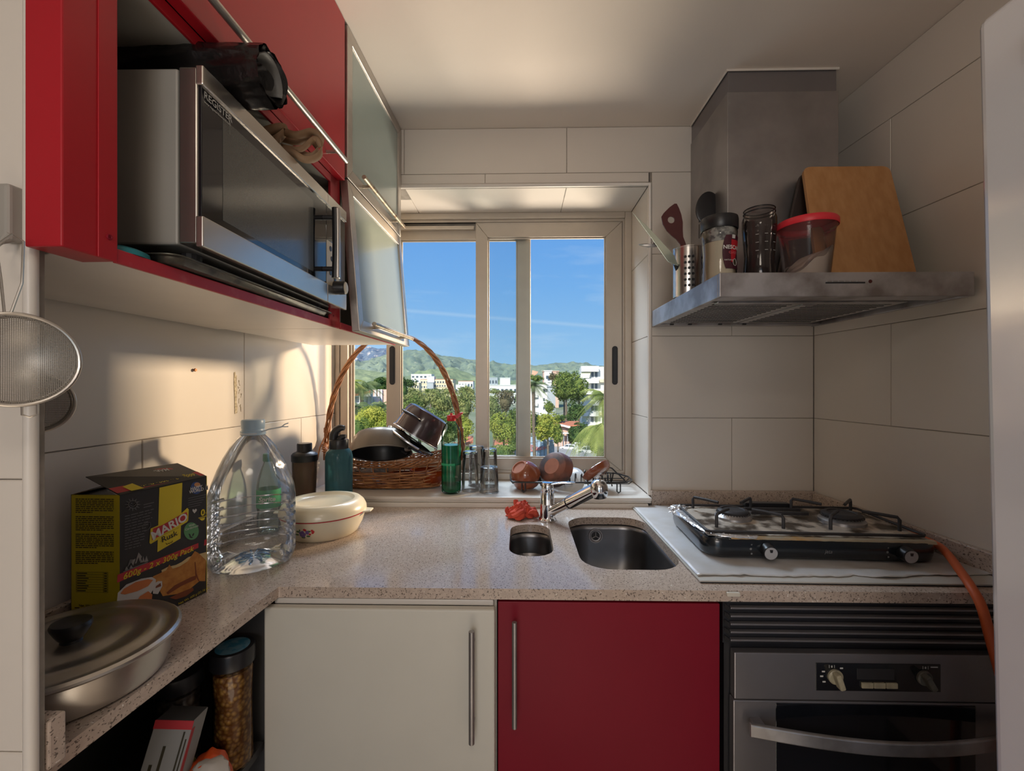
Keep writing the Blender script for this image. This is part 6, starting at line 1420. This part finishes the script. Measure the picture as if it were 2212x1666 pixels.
L_olv = leafmat('olive_leaves', (.42, .42, .16), (.20, .25, .09)); L_palm = leafmat('palm_green', (.28, .34, .14), (.11, .17, .08)); L_palmy = leafmat('bright_palm_green', (.48, .50, .16), (.25, .32, .09)); L_brn = leafmat('brownish_leaves', (.30, .24, .14), (.17, .15, .08))
M_bark = mat('bark', (.20, .15, .11), .9, noise=.4, nscale=6)
M_wht = mat('white_render', (.80, .78, .74), .8, noise=.05, nscale=.6); M_gry = mat('grey_render', (.42, .45, .48), .8, noise=.08, nscale=.6); M_sand = mat('sand_render', (.78, .66, .46), .8, noise=.08, nscale=.4)
M_pink = mat('pinkish_render', (.70, .45, .36), .8, noise=.1, nscale=.4); M_rooft = mat('terracotta_roof', (.62, .22, .12), .8, noise=.25, nscale=2); M_win = mat('window_glass_far', (.08, .10, .13), .2)
M_awn = mat('cream_awning', (.66, .64, .46), .8); M_road = mat('pale_asphalt', (.36, .35, .33), .9, noise=.15, nscale=.5)
# ground
gd = MB().add([(-900, 20, GZ), (1200, 20, GZ), (2400, 2600, GZ+14), (-2400, 2600, GZ+14)], [(0,1,2,3)]).build('ground', mat('town_ground', (.30, .30, .20), .95, color2=(.17, .21, .10), nscale=.05)); gd['kind'] = 'structure'
# hills, with distance haze put into the far slope colours
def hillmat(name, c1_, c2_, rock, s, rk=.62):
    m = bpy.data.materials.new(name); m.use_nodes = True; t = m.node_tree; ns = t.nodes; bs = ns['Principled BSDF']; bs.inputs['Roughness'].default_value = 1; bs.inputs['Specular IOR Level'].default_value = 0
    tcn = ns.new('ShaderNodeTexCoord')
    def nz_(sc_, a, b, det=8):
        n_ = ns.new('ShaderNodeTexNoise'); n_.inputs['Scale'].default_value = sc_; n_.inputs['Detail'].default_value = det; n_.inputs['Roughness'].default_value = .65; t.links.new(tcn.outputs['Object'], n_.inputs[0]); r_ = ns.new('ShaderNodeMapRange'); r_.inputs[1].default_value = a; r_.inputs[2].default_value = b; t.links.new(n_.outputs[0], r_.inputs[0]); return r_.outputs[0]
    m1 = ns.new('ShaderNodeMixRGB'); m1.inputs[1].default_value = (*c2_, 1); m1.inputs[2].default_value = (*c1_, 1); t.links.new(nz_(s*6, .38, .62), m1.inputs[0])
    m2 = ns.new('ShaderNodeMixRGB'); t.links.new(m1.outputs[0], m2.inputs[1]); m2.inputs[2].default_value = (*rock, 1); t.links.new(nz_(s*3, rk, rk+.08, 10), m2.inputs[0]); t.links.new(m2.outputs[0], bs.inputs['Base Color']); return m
def hill(name, crest, Y, depth, m, label, seed, rough=14):
    """crest: (px, py) profile read off the ridge, rebuilt as a real slope running depth metres towards us"""
    xs = [at(px, 833, Y).x for px, _ in crest]; zs = [at(px, py, Y).z for px, py in crest]
    def cz(x):
        if x <= xs[0]: return zs[0]
        for a, b, za, zb in zip(xs, xs[1:], zs, zs[1:]):
            if x <= b: k = (x-a)/(b-a); k = k*k*(3-2*k)*.5 + k*.5; return za + (zb-za)*k
        return zs[-1]
    NU_, NV_ = 170, 44
    def f_(u, w):
        x = xs[0] + (xs[-1]-xs[0])*u; y = Y - depth*(1-w)*1.0; top_ = cz(x*1.0)
        if w > .9: y = Y + (w-.9)*10*depth*.4; h = GZ + (top_-GZ)*(1-(w-.9)*6)
        else: t_ = w/.9; y = Y - depth*(1-t_); h = GZ + (top_-GZ)*(t_**.85)
        q = Vector((x/260, y/260, seed)); rd = abs(mn.noise(q)) + .5*abs(mn.noise(q*2.1)) + .3*mn.noise(q*4.7) + .18*mn.noise(q*10)
        h -= rough*2.6*rd*math.sin(PI*min(w/.9, 1))**.6*.9; h += rough*.10*mn.noise(q*22)
        return Vector((x, y, h))
    o = MB().grid(f_, NU_, NV_).build(name, m, smooth=True); return tag(o, label, 'hill')
hill('mountain', [(560, 800), (640, 778), (700, 765), (760, 752), (800, 747), (840, 750), (868, 757), (905, 764), (960, 790), (1020, 820)], 4200, 1500, hillmat('hazed_rocky_slope', (.17, .21, .25), (.10, .145, .215), (.45, .42, .40), .004, .56), 'rocky mountain at the left of the view, tinted blue-grey for distance haze', 1.3, 60)
hill('mountain', [(700, 800), (800, 776), (860, 757), (885, 755), (915, 754), (935, 760), (960, 768), (985, 767), (1010, 772), (1055, 778), (1120, 786), (1150, 787), (1190, 784), (1220, 783), (1237, 778), (1255, 781), (1285, 786), (1320, 789), (1420, 800), (1500, 806)], 3200, 1300, hillmat('hazed_wooded_slope', (.23, .28, .20), (.145, .195, .175), (.46, .42, .36), .005, .63), 'long green wooded ridge across the middle of the view', 5.1, 55)
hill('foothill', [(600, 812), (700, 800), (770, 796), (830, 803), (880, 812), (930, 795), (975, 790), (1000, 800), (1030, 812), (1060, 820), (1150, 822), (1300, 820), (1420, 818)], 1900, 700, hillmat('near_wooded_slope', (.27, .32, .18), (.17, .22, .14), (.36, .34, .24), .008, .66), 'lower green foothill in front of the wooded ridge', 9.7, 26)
b = MB().prism([at(1148, 812, 1400), at(1150, 800, 1430), at(1163, 803, 1430), at(1160, 808, 1410), at(1154, 812, 1400)], (0, 40, 0)); tag(b.build('quarry_face', mat('orange_rock', (.66, .36, .22), .9, noise=.3, nscale=.02)), 'small orange bare rock face on the hillside', 'rock')

def building(name, px0, px1, py0, Y, dep, m, label, floors=0, bays=0, roof=None, side=None, base=GZ, wh=.42, extra=None):
    a, c_ = at(px0, py0, Y), at(px1, py0, Y); t = thing(name, ((a.x+c_.x)/2, Y, base), label, 'building')
    MB().box(a.x, c_.x, Y, Y+dep, base, a.z).build('wall', m, t)
    MB().box(a.x-.3, c_.x+.3, Y-.3, Y+dep, a.z, a.z + max(.5, (a.z-base)*.02)).build('roof', roof or m, t)
    if floors:
        fh = (a.z-base)/ (floors+.3); bw_ = (c_.x-a.x)/bays
        for f_ in range(floors):
            z0 = a.z - fh*(f_+.95)
            if z0 < base: continue
            for k in range(bays):
                x0 = a.x + bw_*(k+.22); MB().box(x0, x0+bw_*.56, Y-.06, Y+.05, z0+fh*.15, z0+fh*(.15+wh)).build('window', M_win, t)
            MB().box(a.x, c_.x, Y-.5, Y, z0, z0+fh*.10).build('balcony', m, t)
    if extra: extra(t)
    return t
building('hotel', 888, 932, 809, 900, 30, M_wht, 'pale multi-storey block standing highest at the left of the town', 4, 5)
building('hotel', 908, 978, 820, 640, 30, M_sand, 'long sand-coloured hotel in the middle of the town', 3, 12, M_rooft)
building('hotel_tower', 923, 938, 814, 638, 12, M_wht, 'small white roof tower on top of the sand-coloured hotel', 1, 2)
building('apartment_block', 922, 936, 827, 420, 12, M_gry, 'plain grey gable-ended block below the hotels', 0)
building('apartment_block', 937, 980, 829, 425, 14, M_sand, 'grey-beige apartment block with rows of dark balconies', 4, 8)
building('white_house', 884, 905, 828, 520, 14, M_sand, 'small cream house left of the grey block', 2, 4)
building('white_house', 990, 1022, 824, 560, 16, M_wht, 'white low house just left of the window stile', 2, 5, M_rooft)
building('white_house', 983, 1010, 832, 460, 12, M_wht, 'white flat-roofed house below the low house by the stile', 1, 4)
building('warehouse', 1052, 1118, 833, 300, 30, M_wht, 'long white flat-roofed building seen through the middle pane', 2, 7)
building('white_house', 1080, 1102, 817, 420, 12, M_wht, 'small white house rising above the long flat-roofed building', 1, 3)
building('white_house', 1055, 1075, 816, 700, 14, M_gry, 'grey block in the distance at the left of the middle pane', 2, 3)
building('apartment_block', 1174, 1207, 803, 260, 12, M_pink, 'pale pinkish tower block behind the pine tree', 0)
building('apartment_block', 1176, 1192, 802, 256, 6, M_wht, 'white stair tower in front of the pinkish block', 3, 1)
def ext1(t):
    c0_ = at(1172, 832, 139.5); c1_ = at(1197, 832, 139.5)
    MB().box(c0_.x, c1_.x, 138.6, 140, c0_.z-1.2, c0_.z).build('cornice', M_wht, t)
    for k in range(3): q = at(1175, 845+18*k, 139.8); MB().box(q.x-.25, q.x+.25, 139.85, 140.1, q.z-.5, q.z+.4).build('window', M_win, t)
    for k in range(3): q = at(1152, 858+18*k, 139.8); MB().box(q.x-.5, q.x+1.4, 139.2, 140, q.z-.1, q.z+.9).build('balcony', M_wht, t)
    q = at(1181, 832, 139); MB().box(q.x-.3, q.x+.3, 139, 139.6, q.z, q.z+1.9).build('chimney', M_wht, t)
building('apartment_block', 1146, 1183, 834, 140, 10, M_wht, 'white block with small windows behind the palm', 0, extra=ext1)
building('apartment_block', 1183, 1200, 836, 138, 11, M_gry, 'plain shaded grey wing of the block left of the pine', 0)
# right-hand apartment block with white balconies and awnings
ap = thing('apartment_building', (at(1285, 833, 125.0).x, 127.0, GZ), 'white five-storey apartment building with balconies at the right of the view', 'building')
xa, xb = at(1262, 833, 125.0).x, at(1330, 833, 125.0).x
MB().box(xa, xb, 126.2, 135.0, GZ, at(1280, 792, 125.0).z).build('wall', M_wht, ap)
MB().box(at(1255, 833, 125.0).x, at(1293, 833, 125.0).x, 124.4, 126.2, at(1270, 803, 125.0).z, at(1270, 791, 125.0).z).build('parapet', M_wht, ap)
for k, (y0, y1) in enumerate(((818, 828), (843, 852), (867, 876), (890, 899), (915, 922))):
    MB().box(at(1255, 833, 125.0).x, at(1293, 833, 125.0).x, 124.2, 126.2, at(1270, y1, 125.0).z, at(1270, y0, 125.0).z).build('balcony', M_wht, ap)
    zt_, zb_ = at(1270, y0-3, 126.2).z, at(1270, y0-14, 126.2).z
    for px in (1268, 1280, 1288): x = at(px, 833, 126.0).x; f_ = MB().box(x-.35, x+.35, 126.05, 126.25, zt_, zb_).build('window', M_win, ap)
    MB().box(at(1293, 833, 125.0).x, xb, 125.2, 126.2, at(1270, y1-2, 125.0).z, at(1270, y0+1, 125.0).z).build('balcony', M_sand, ap)
for (p0, p1, y0, y1) in ((1256, 1276, 804, 817), (1258, 1276, 852, 861), (1258, 1274, 877, 888), (1258, 1272, 900, 912)):
    a, c_ = at(p0, y0, 125.2), at(p1, y0, 125.2); d_, e_ = at(p0-2, y1, 124.0), at(p1-3, y1, 124.0); MB().prism([a, c_, e_, d_], (0, .08, .05)).build('awning', M_awn, ap)
# red roofed low building and rear wall
t = thing('restaurant', (at(1222, 833, 100).x, 100, GZ), 'low building with red tiled roof and white band behind the parked cars', 'building')
a, c_ = at(1196, 922, 100), at(1252, 922, 100); MB().box(a.x, c_.x, 100, 108, GZ, a.z-.2).build('wall', M_pink, t)
MB().prism([at(1194, 924, 99), at(1254, 920, 99), at(1250, 912, 106), at(1198, 912, 106)], (0, 0, .25)).build('roof', M_rooft, t)
MB().prism([at(1198, 917, 98.9), at(1232, 926, 98.9), at(1232, 921, 98.9), at(1198, 914, 98.9)], (0, .3, 0)).build('fascia', M_wht, t)
for px in (1212, 1218, 1226): q = at(px, 943, 98.5); MB().box(q.x-.06, q.x+.06, 98.4, 98.6, GZ, at(1210, 933, 98.5).z).build('post', M_gry, t)
MB().box(at(1210, 833, 98).x, at(1228, 833, 98).x, 97.5, 99, at(1210, 935, 98.5).z-.12, at(1210, 935, 98.5).z).build('canopy', M_wht, t)
t = thing('red_roofed_house', (at(1000, 833, 60).x, 60, GZ), 'red roof showing between the trees behind the green bottle', 'building')
MB().prism([at(996, 965, 60), at(1022, 958, 60), at(1022, 946, 66), at(994, 949, 66)], (0, 0, .3)).build('roof', M_rooft, t); MB().prism([at(998, 985, 60), at(1022, 985, 60), at(1022, 962, 60), at(998, 966, 60)], (0, .3, 0)).build('wall', M_pink, t)
t = thing('red_roofed_house', (at(1090, 833, 60).x, 60, GZ), 'red roofed house behind shrubs at the bottom of the middle pane', 'building')
MB().prism([at(1068, 962, 60), at(1104, 960, 60), at(1100, 945, 66), at(1072, 946, 66)], (0, 0, .3)).build('roof', M_rooft, t); MB().prism([at(1068, 985, 60), at(1104, 985, 60), at(1104, 960, 60), at(1068, 962, 60)], (0, .3, 0)).build('wall', M_pink, t)
# villa at the left
t = thing('villa', (at(795, 833, 58).x, 58, GZ), 'white and pink villa wall behind the palm at the left', 'building')
MB().box(at(748, 833, 58).x, at(802, 833, 58).x, 58, 66, GZ, at(770, 858, 58).z).build('wall', M_gry, t); MB().box(at(776, 833, 57).x, at(800, 833, 57).x, 57, 58, GZ, at(790, 851, 57).z).build('wall', M_wht, t)
MB().prism([at(746, 860, 57), at(800, 849, 57), at(800, 846, 59), at(746, 856, 59)], (0, 0, .15)).build('roof', M_rooft, t)
MB().box(at(806, 833, 62).x, at(850, 833, 62).x, 62, 66, GZ, at(820, 842, 62).z).build('wall', M_pink, t)
for px in (811, 818, 824): q = at(px, 855, 61.8); MB().box(q.x-.12, q.x+.12, 61.7, 62, q.z-1.5, q.z+.9).build('pillar', M_wht, t)
for px in (789, 796): q = at(px, 868, 56.8); MB().box(q.x-.25, q.x+.25, 56.9, 57.1, q.z-1.0, q.z+.7).build('window', M_win, t)

# arched glass front with red lettering
t = thing('arched_facade', (at(1160, 833, 70).x, 70, GZ), 'arched glass front with red lettering beside the stone gate pier', 'building')
ac = at(1150, 990, 70); ar = (at(1187, 990, 70) - ac).x; 
M_glz = mat('pale_blue_glazing', (.34, .46, .60), .15, spec=.6)
b = MB(); pts = [ac + Vector((ar*math.cos(q), 0, ar*1.32*math.sin(q))) for q in [PI*i/28 for i in range(29)]]; b.prism(pts, (0, .1, 0)); gz_ = b.build('glazing', M_glz, t)
M_archs = mat('weathered_stone', (.36, .40, .42), .8, noise=.2, nscale=3)
for k, r_ in enumerate((1.0, 1.045, 1.09)): MB().tube([ac + Vector((ar*r_*math.cos(q), -.1-.05*k, ar*r_*1.32*math.sin(q))) for q in [PI*i/32 for i in range(33)]], .085, 6).build('arch_moulding', M_archs, t, smooth=True)
for px in (1152, 1160, 1168, 1176):
    x = at(px, 833, 70).x; zt_ = ac.z + ar*1.32*math.sqrt(max(0, 1-((x-ac.x)/ar)**2)); MB().box(x-.035, x+.035, 69.9, 70.05, ac.z, zt_).build('mullion', mat('mullion_grey', (.16, .19, .22), .6) if px == 1152 else bpy.data.materials['mullion_grey'], t)
b = MB().prism([at(1144, 957, 69.95), at(1176, 951, 69.95), at(1176, 952, 69.95), at(1144, 958, 69.95)], (0, .1, 0)); b.build('transom', bpy.data.materials['mullion_grey'], t)
M_redsign = mat('faded_red_lettering', (.62, .16, .14), .6)
text(t, 'DEL', .42, at(1152, 964, 69.8), (1, 0, .10), (0, 0, 1), M_redsign, bold=.05); text(t, 'CLOSSONE', .50, at(1164, 970, 69.8), (1, 0, .14), (0, 0, 1), M_redsign, bold=.05)
t = thing('gate_pier', (at(1192, 833, 70).x, 70, GZ), 'stone pier topped by a small lion statue next to the arch', 'pier')
q0, q1 = at(1187, 954, 70), at(1197, 990, 70); MB().box(q0.x, q1.x, 69.6, 70.4, q1.z-4, q0.z).build('shaft', M_archs, t); MB().box(q0.x-.1, q1.x+.1, 69.5, 70.5, q0.z, q0.z+.18).build('cap', M_archs, t)
M_stat = mat('pale_statue', (.55, .62, .66), .7); qc = at(1190, 944, 70)
st_ = MB().sphere(qc + Vector((0, 0, -.15)), .28, 12, 8, sz=1.4); st_.sphere(qc + Vector((-.05, -.1, .35)), .19, 12, 8); st_.tube([qc + Vector((-.15, -.2, .1)), qc + Vector((-.32, -.3, -.05)), qc + Vector((-.22, -.35, -.40))], .07, 6); st_.build('statue', M_stat, t, smooth=True)

# car park with two white cars
rd_ = MB().prism([Vector((at(1170, 833, 95).x, 62, GZ+.32)), Vector((at(1330, 833, 95).x, 62, GZ+.32)), Vector((at(1330, 833, 118).x, 135, GZ+.72)), Vector((at(1150, 833, 118).x, 135, GZ+.72))], (0, 0, .05)).build('car_park', M_road); rd_['kind'] = 'structure'
M_car = mat('white_car_paint', (.72, .72, .74), .25, coat=.5); M_tyre = mat('tyre', (.02, .02, .02), .8); M_carglass = mat('car_glass', (.05, .07, .09), .1)
def car(px, py, Y, ang, label, L_=4.0, van=False):
    g = at(px, py, Y); t = thing('car', tuple(g), label, 'car'); T = Matrix.Translation(g) @ Matrix.Rotation(R(ang), 4, 'Z')
    H1, H2_ = .95, 1.72 if van else 1.50
    prof_ = [(-L_/2, .35), (-L_/2, H1), (-L_/2+.12, H1+.05), (-L_/2+(.35 if van else .45), H2_), (L_*.10, H2_), (L_*.27, H1+.05), (L_/2-.15, .82), (L_/2, .65), (L_/2, .35)]
    MB().prism([(x, -.85, z) for x, z in prof_], (0, 1.70, 0)).xf(T).build('body', M_car, t, bevel=.08)
    g_ = MB()
    for y in (-.862, .852): g_.prism([(-L_/2+.42, y, H1+.08), (-L_/2+.62, y, H2_-.12), (-L_*.06, y, H2_-.12), (-L_*.06, y, H1+.08)], (0, .01, 0)); g_.prism([(-L_*.03, y, H1+.08), (-L_*.03, y, H2_-.12), (L_*.09, y, H2_-.12), (L_*.22, y, H1+.08)], (0, .01, 0))
    g_.prism([(L_*.125, -.70, H2_-.08), (L_*.125, .70, H2_-.08), (L_*.262, .74, H1+.10), (L_*.262, -.74, H1+.10)], (.02, 0, .02)); g_.xf(T).build('windows', M_carglass, t)
    for x in (-L_*.31, L_*.31):
        for y in (-.86, .66): MB().lathe([(.0001, 0), (.32, 0), (.32, .2), (.0001, .2)], (x, y, .32), 16, axis=(0,1,0)).xf(T).build('wheel', M_tyre, t)
    return t
car(1230, 974, 96.6, 150, 'small white hatchback parked below the red roof'); car(1268, 981, 92, 152, 'white van-like car parked to the right of the hatchback', 4.3, True)
t = thing('street_sign', tuple(at(1247, 985, 89)), 'pale sign post between the two parked cars', 'sign'); q = at(1247, 985, 89); MB().cyl(q, q + Vector((0, 0, 2.6)), .05, n=8).build('pole', M_wht, t); MB().box(q.x-.55, q.x+.55, q.y-.1, q.y+.1, q.z+2.5, q.z+2.75).build('panel', M_wht, t)
t = thing('road_sign', tuple(at(1289, 965, 60)), 'small blue road sign in front of the large palm', 'sign'); q = at(1289, 970, 60); MB().cyl(Vector((q.x, q.y, GZ)), q, .04, n=8).build('pole', M_gry, t); MB().box(q.x-.14, q.x+.14, q.y-.05, q.y, q.z+.0, q.z+.75).build('panel', mat('blue_sign', (.05, .25, .60), .5), t)

# ---- trees: every crown is leaf cards round a branching trunk
def foliage(b, c, rx_, ry_, rz_, n, s, rng):
    lobes = [(Vector((rng.uniform(-.6, .6), rng.uniform(-.6, .6), rng.uniform(-.5, .6))), rng.uniform(.38, .62)) for _ in range(9)] + [(Vector((0,0,0)), .72)]
    for _ in range(n):
        lc, lr = lobes[rng.randrange(len(lobes))]; d = Vector((rng.gauss(0,1), rng.gauss(0,1), rng.gauss(0,1))).normalized(); p = lc + d*lr*rng.uniform(.72, 1.05)
        P = Vector((c[0]+p.x*rx_, c[1]+p.y*ry_, c[2]+p.z*rz_)); nn = (d + Vector((rng.gauss(0,.6), rng.gauss(0,.6), rng.gauss(0,.6)))).normalized(); a = nn.orthogonal().normalized(); a = Matrix.Rotation(rng.uniform(0, 6.28), 3, nn) @ a; e_ = nn.cross(a); q = s*rng.uniform(.6, 1.3)
        b.add([P - a*q*.5, P + e_*q*.28, P + a*q*.5, P - e_*q*.28], [(0,1,2,3)])
def tree(px, py, Y, w_px, h_px, m, label, n=1500, s=None, name='tree', group=None, seed=0, cat='tree', base=GZ):
    rng = random.Random(seed*77+px); c = at(px, py, Y); k = Y/FPX; rx_, rz_ = w_px/2*k, h_px/2*k; s = s or max(.10, 5.5*k)
    t = thing(name, (c.x, Y, base), label, cat, group)
    MB().tube([(c.x, Y, base), (c.x+.05*rx_, Y, (base+c.z)/2), (c.x, Y, c.z)], .1, 7, rads=[.10*rx_+.1, .07*rx_+.08, .03*rx_+.03]).build('trunk', M_bark, t, smooth=True)
    b = MB(); foliage(b, c, rx_, rx_*.9, rz_, n, s, rng); o = b.build('foliage', m, t); o['kind'] = 'stuff'
    core = MB().sphere(c, 1, 14, 9); core.v = [Vector((c.x+(p.x-c.x)*rx_*.62, c.y+(p.y-c.y)*rx_*.6, c.z+(p.z-c.z)*rz_*.62)) for p in core.v]; core.build('inner_branches', m, t)
    return t
G_ = 'trees and shrubs outside'
tree(1222, 838, 114, 62, 78, L_grn, 'large round pine tree left of the apartment building, front lobe', 4200, .55, seed=1)
tree(1218, 822, 120, 34, 38, L_grn, 'upper crown of pine rising against the hills behind the front lobe', 1500, .6, seed=2)
tree(1250, 838, 119, 40, 70, L_grn, 'taller pine tucked between the front pine and the balconies', 2200, .6, seed=3)
tree(1243, 890, 111, 46, 50, L_drk, 'dark green tree below the pine, above the red roof', 2200, .45, seed=4)
tree(1208, 905, 104, 34, 14, L_drk, 'low dark hedge tree behind the red roof', 900, .5, seed=5, cat='hedge')
tree(1154, 915, 64, 50, 66, L_olv, 'yellowish tree at the left edge of the right pane', 2600, .32, seed=6)
tree(1183, 925, 58, 52, 62, L_yel, 'yellow-green tree behind the arched facade', 3200, .30, seed=7)
tree(1205, 940, 66, 24, 50, L_grn, 'green tree between the gate pier and the canopy', 1300, .34, seed=8)
tree(1243, 938, 99, 50, 52, L_drk, 'dark leafy tree just behind the parked cars', 3000, .40, seed=9)
tree(1270, 942, 99, 36, 44, L_drk, 'dark leafy tree right of the tree behind the cars', 1600, .40, seed=10)
tree(1192, 815, 200, 22, 18, L_brn, 'brownish treetop beside the pinkish block', 500, .9, seed=11)
tree(1158, 818, 190, 34, 16, L_grn, 'treetops above the white block roof', 700, .9, seed=12)
tree(1212, 908, 116, 44, 26, L_grn, 'bushy green tree under the front pine lobe', 1500, .5, seed=50)
tree(1185, 880, 125, 26, 34, L_grn, 'slim green tree in front of the grey block wing', 900, .5, seed=51)
tree(1290, 965, 60, 40, 40, L_grn, 'green shrub below the drooping palm', 1800, .3, seed=52)
# middle pane
tree(1068, 915, 80, 40, 50, L_olv, 'olive bush behind the yellow-green tree of the middle pane', 1500, .4, seed=53)
tree(1110, 950, 50, 30, 50, L_grn, 'green shrub low beside the rear sash stile', 1500, .25, seed=54)
tree(968, 935, 56, 60, 70, L_olv, 'olive shrub behind the green bottle', 2600, .28, seed=55)
tree(1010, 850, 90, 36, 34, L_olv, 'pale treetop left of the front sash stile', 1200, .4, seed=56)
tree(1092, 868, 70, 42, 56, L_brn, 'brownish thin-leaved tree at the top of the middle pane', 2200, .30, seed=13)
tree(1066, 880, 62, 34, 60, L_olv, 'olive tree at the left of the middle pane', 1800, .32, seed=14)
tree(1088, 925, 44, 62, 76, L_yel, 'big yellow-green tree in the lower middle pane', 4200, .24, seed=15)
tree(1108, 905, 60, 24, 50, L_grn, 'green shrub next to the middle sash stile', 1200, .3, seed=16)
tree(1082, 978, 36, 70, 34, L_grn, 'dense green hedge at the bottom of the middle pane', 3200, .20, seed=17, cat='hedge', name='hedge')
tree(1120, 868, 90, 20, 40, L_grn, 'tree hidden behind the rear sash stile', 500, .4, seed=18)
# left pane
tree(905, 868, 70, 70, 48, L_olv, 'pale olive tree at the left of the left pane', 3200, .32, seed=19)
tree(955, 872, 66, 70, 56, L_olv, 'wide olive tree in the centre of the left pane', 3400, .32, seed=20)
tree(1002, 880, 62, 50, 70, L_olv, 'olive tree at the right of the left pane', 2600, .32, seed=21)
tree(885, 900, 50, 60, 80, L_grn, 'shaded green tree low in the left pane', 3000, .28, seed=22)
tree(940, 925, 44, 90, 80, L_grn, 'broad green tree behind the aubergine pot', 4200, .25, seed=23)
tree(1005, 925, 42, 36, 56, L_yel, 'bright yellow-green bush right of the basket handle', 1800, .22, seed=24)
tree(1008, 985, 34, 40, 40, L_grn, 'low shrub behind the glasses', 1200, .2, seed=25)
tree(885, 830, 300, 30, 20, L_drk, 'dark treetop in front of the left hotel', 500, 1.3, seed=26)
tree(872, 845, 110, 24, 60, L_drk, 'dark tree at the left edge of the left pane', 1200, .5, seed=27)
for k, (px, py, w_, h_) in enumerate(((890, 845, 30, 14), (930, 846, 34, 12), (968, 846, 34, 14), (1006, 842, 30, 14), (1070, 846, 30, 12), (1098, 848, 30, 12))):
    tree(px, py, 240, w_, h_, [L_olv, L_grn][k % 2], 'small distant tree between the town houses, number %s from the left' % ('first', 'second', 'third', 'fourth', 'fifth', 'sixth')[k] if False else ('small distant %s tree among the houses, %s from the left' % (['olive', 'green'][k % 2], ('first', 'second', 'third', 'fourth', 'fifth', 'sixth')[k])), 500, 1.0, seed=30+k, group='distant trees among the houses')
# gap at far left
tree(795, 912, 24, 110, 70, L_yel, 'sunlit yellow-green hedge in the open gap at the left', 9000, .11, seed=40, cat='hedge', name='hedge')
tree(770, 935, 22, 60, 90, L_grn, 'green shrub at the very left of the hedge', 3000, .11, seed=41, cat='shrub', name='shrub')
tree(832, 930, 23, 50, 80, L_yel, 'yellow-green shrub behind the saute pan', 3200, .11, seed=42, cat='shrub', name='shrub')
tree(826, 834, 70, 48, 36, L_drk, 'dark umbrella pine right of the palm at the left', 3000, .32, seed=43)
tree(758, 848, 62, 30, 24, L_drk, 'dark shrub at the foot of the left palm', 900, .3, seed=44, cat='shrub', name='shrub')
def palm(px, py, Y, R_, nf_, m, label, drop=.55, trunk=True, seed=0, wid=.16, base=GZ):
    rng = random.Random(seed); c = at(px, py, Y); t = thing('palm_tree', (c.x, Y, base), label, 'palm', 'palm trees outside')
    MB().tube([(c.x+.3, Y, base), (c.x+.1, Y, (base+c.z)/2), (c.x, Y, c.z)], .2, 8, rads=[.28, .22, .25]).build('trunk', M_bark, t, smooth=True)
    for k in range(nf_):
        a = 2*PI*k/nf_ + rng.uniform(-.2, .2); el = rng.uniform(-.5, 1.2); b = MB(); prev = None; L2 = R_*rng.uniform(.8, 1.1); pts = []
        for i in range(9):
            q = i/8; r_ = L2*q*math.cos(el*.8*(1-q*.3)); z = L2*(math.sin(el)*q - drop*q*q*1.3); pts.append(Vector((c.x + r_*math.cos(a), Y + r_*math.sin(a), c.z + z)))
        b.tube(pts, .02, 4, rads=[.03*R_*.3*(1-.8*i/8) for i in range(9)])
        for i in range(1, 33):
            q = i/33; k_ = q*8; j = min(int(k_), 7); p = pts[j].lerp(pts[j+1], k_-j); d = (pts[j+1]-pts[j]).normalized(); s_ = d.cross(Vector((0,0,1))).normalized(); ln = R_*.34*math.sin(PI*min(1, q*.85+.15))**.7
            for sg in (-1, 1):
                e_ = p + s_*sg*ln*.8 + d*ln*.55 - Vector((0,0,ln*.55)); w_ = d*R_*.011; b.add([p - w_, p + w_, e_], [(0,1,2)])
        b.build('frond', m, t)
    return t
palm(781, 836, 52, 2.9, 26, L_palm, 'tall feathery palm in the open gap at the left', seed=1)
palm(757, 828, 46, 1.7, 18, L_palmy, 'pale sunlit palm at the very left edge of the view', seed=2)
palm(770, 880, 34, 1.5, 16, L_palm, 'low palm behind the sunlit hedge', seed=3)
palm(822, 876, 44, 2.0, 18, L_palm, 'dark low palm under the umbrella pine', seed=4)
palm(1152, 832, 62, 2.4, 24, L_palm, 'fan palm beside the rear sash stile', seed=5)
palm(1306, 858, 36, 2.3, 24, L_palmy, 'large bright palm at the right edge of the view, upper crown', seed=6)
palm(1296, 925, 30, 2.4, 30, L_palmy, 'large drooping palm in the lower right of the view', drop=.9, seed=7)
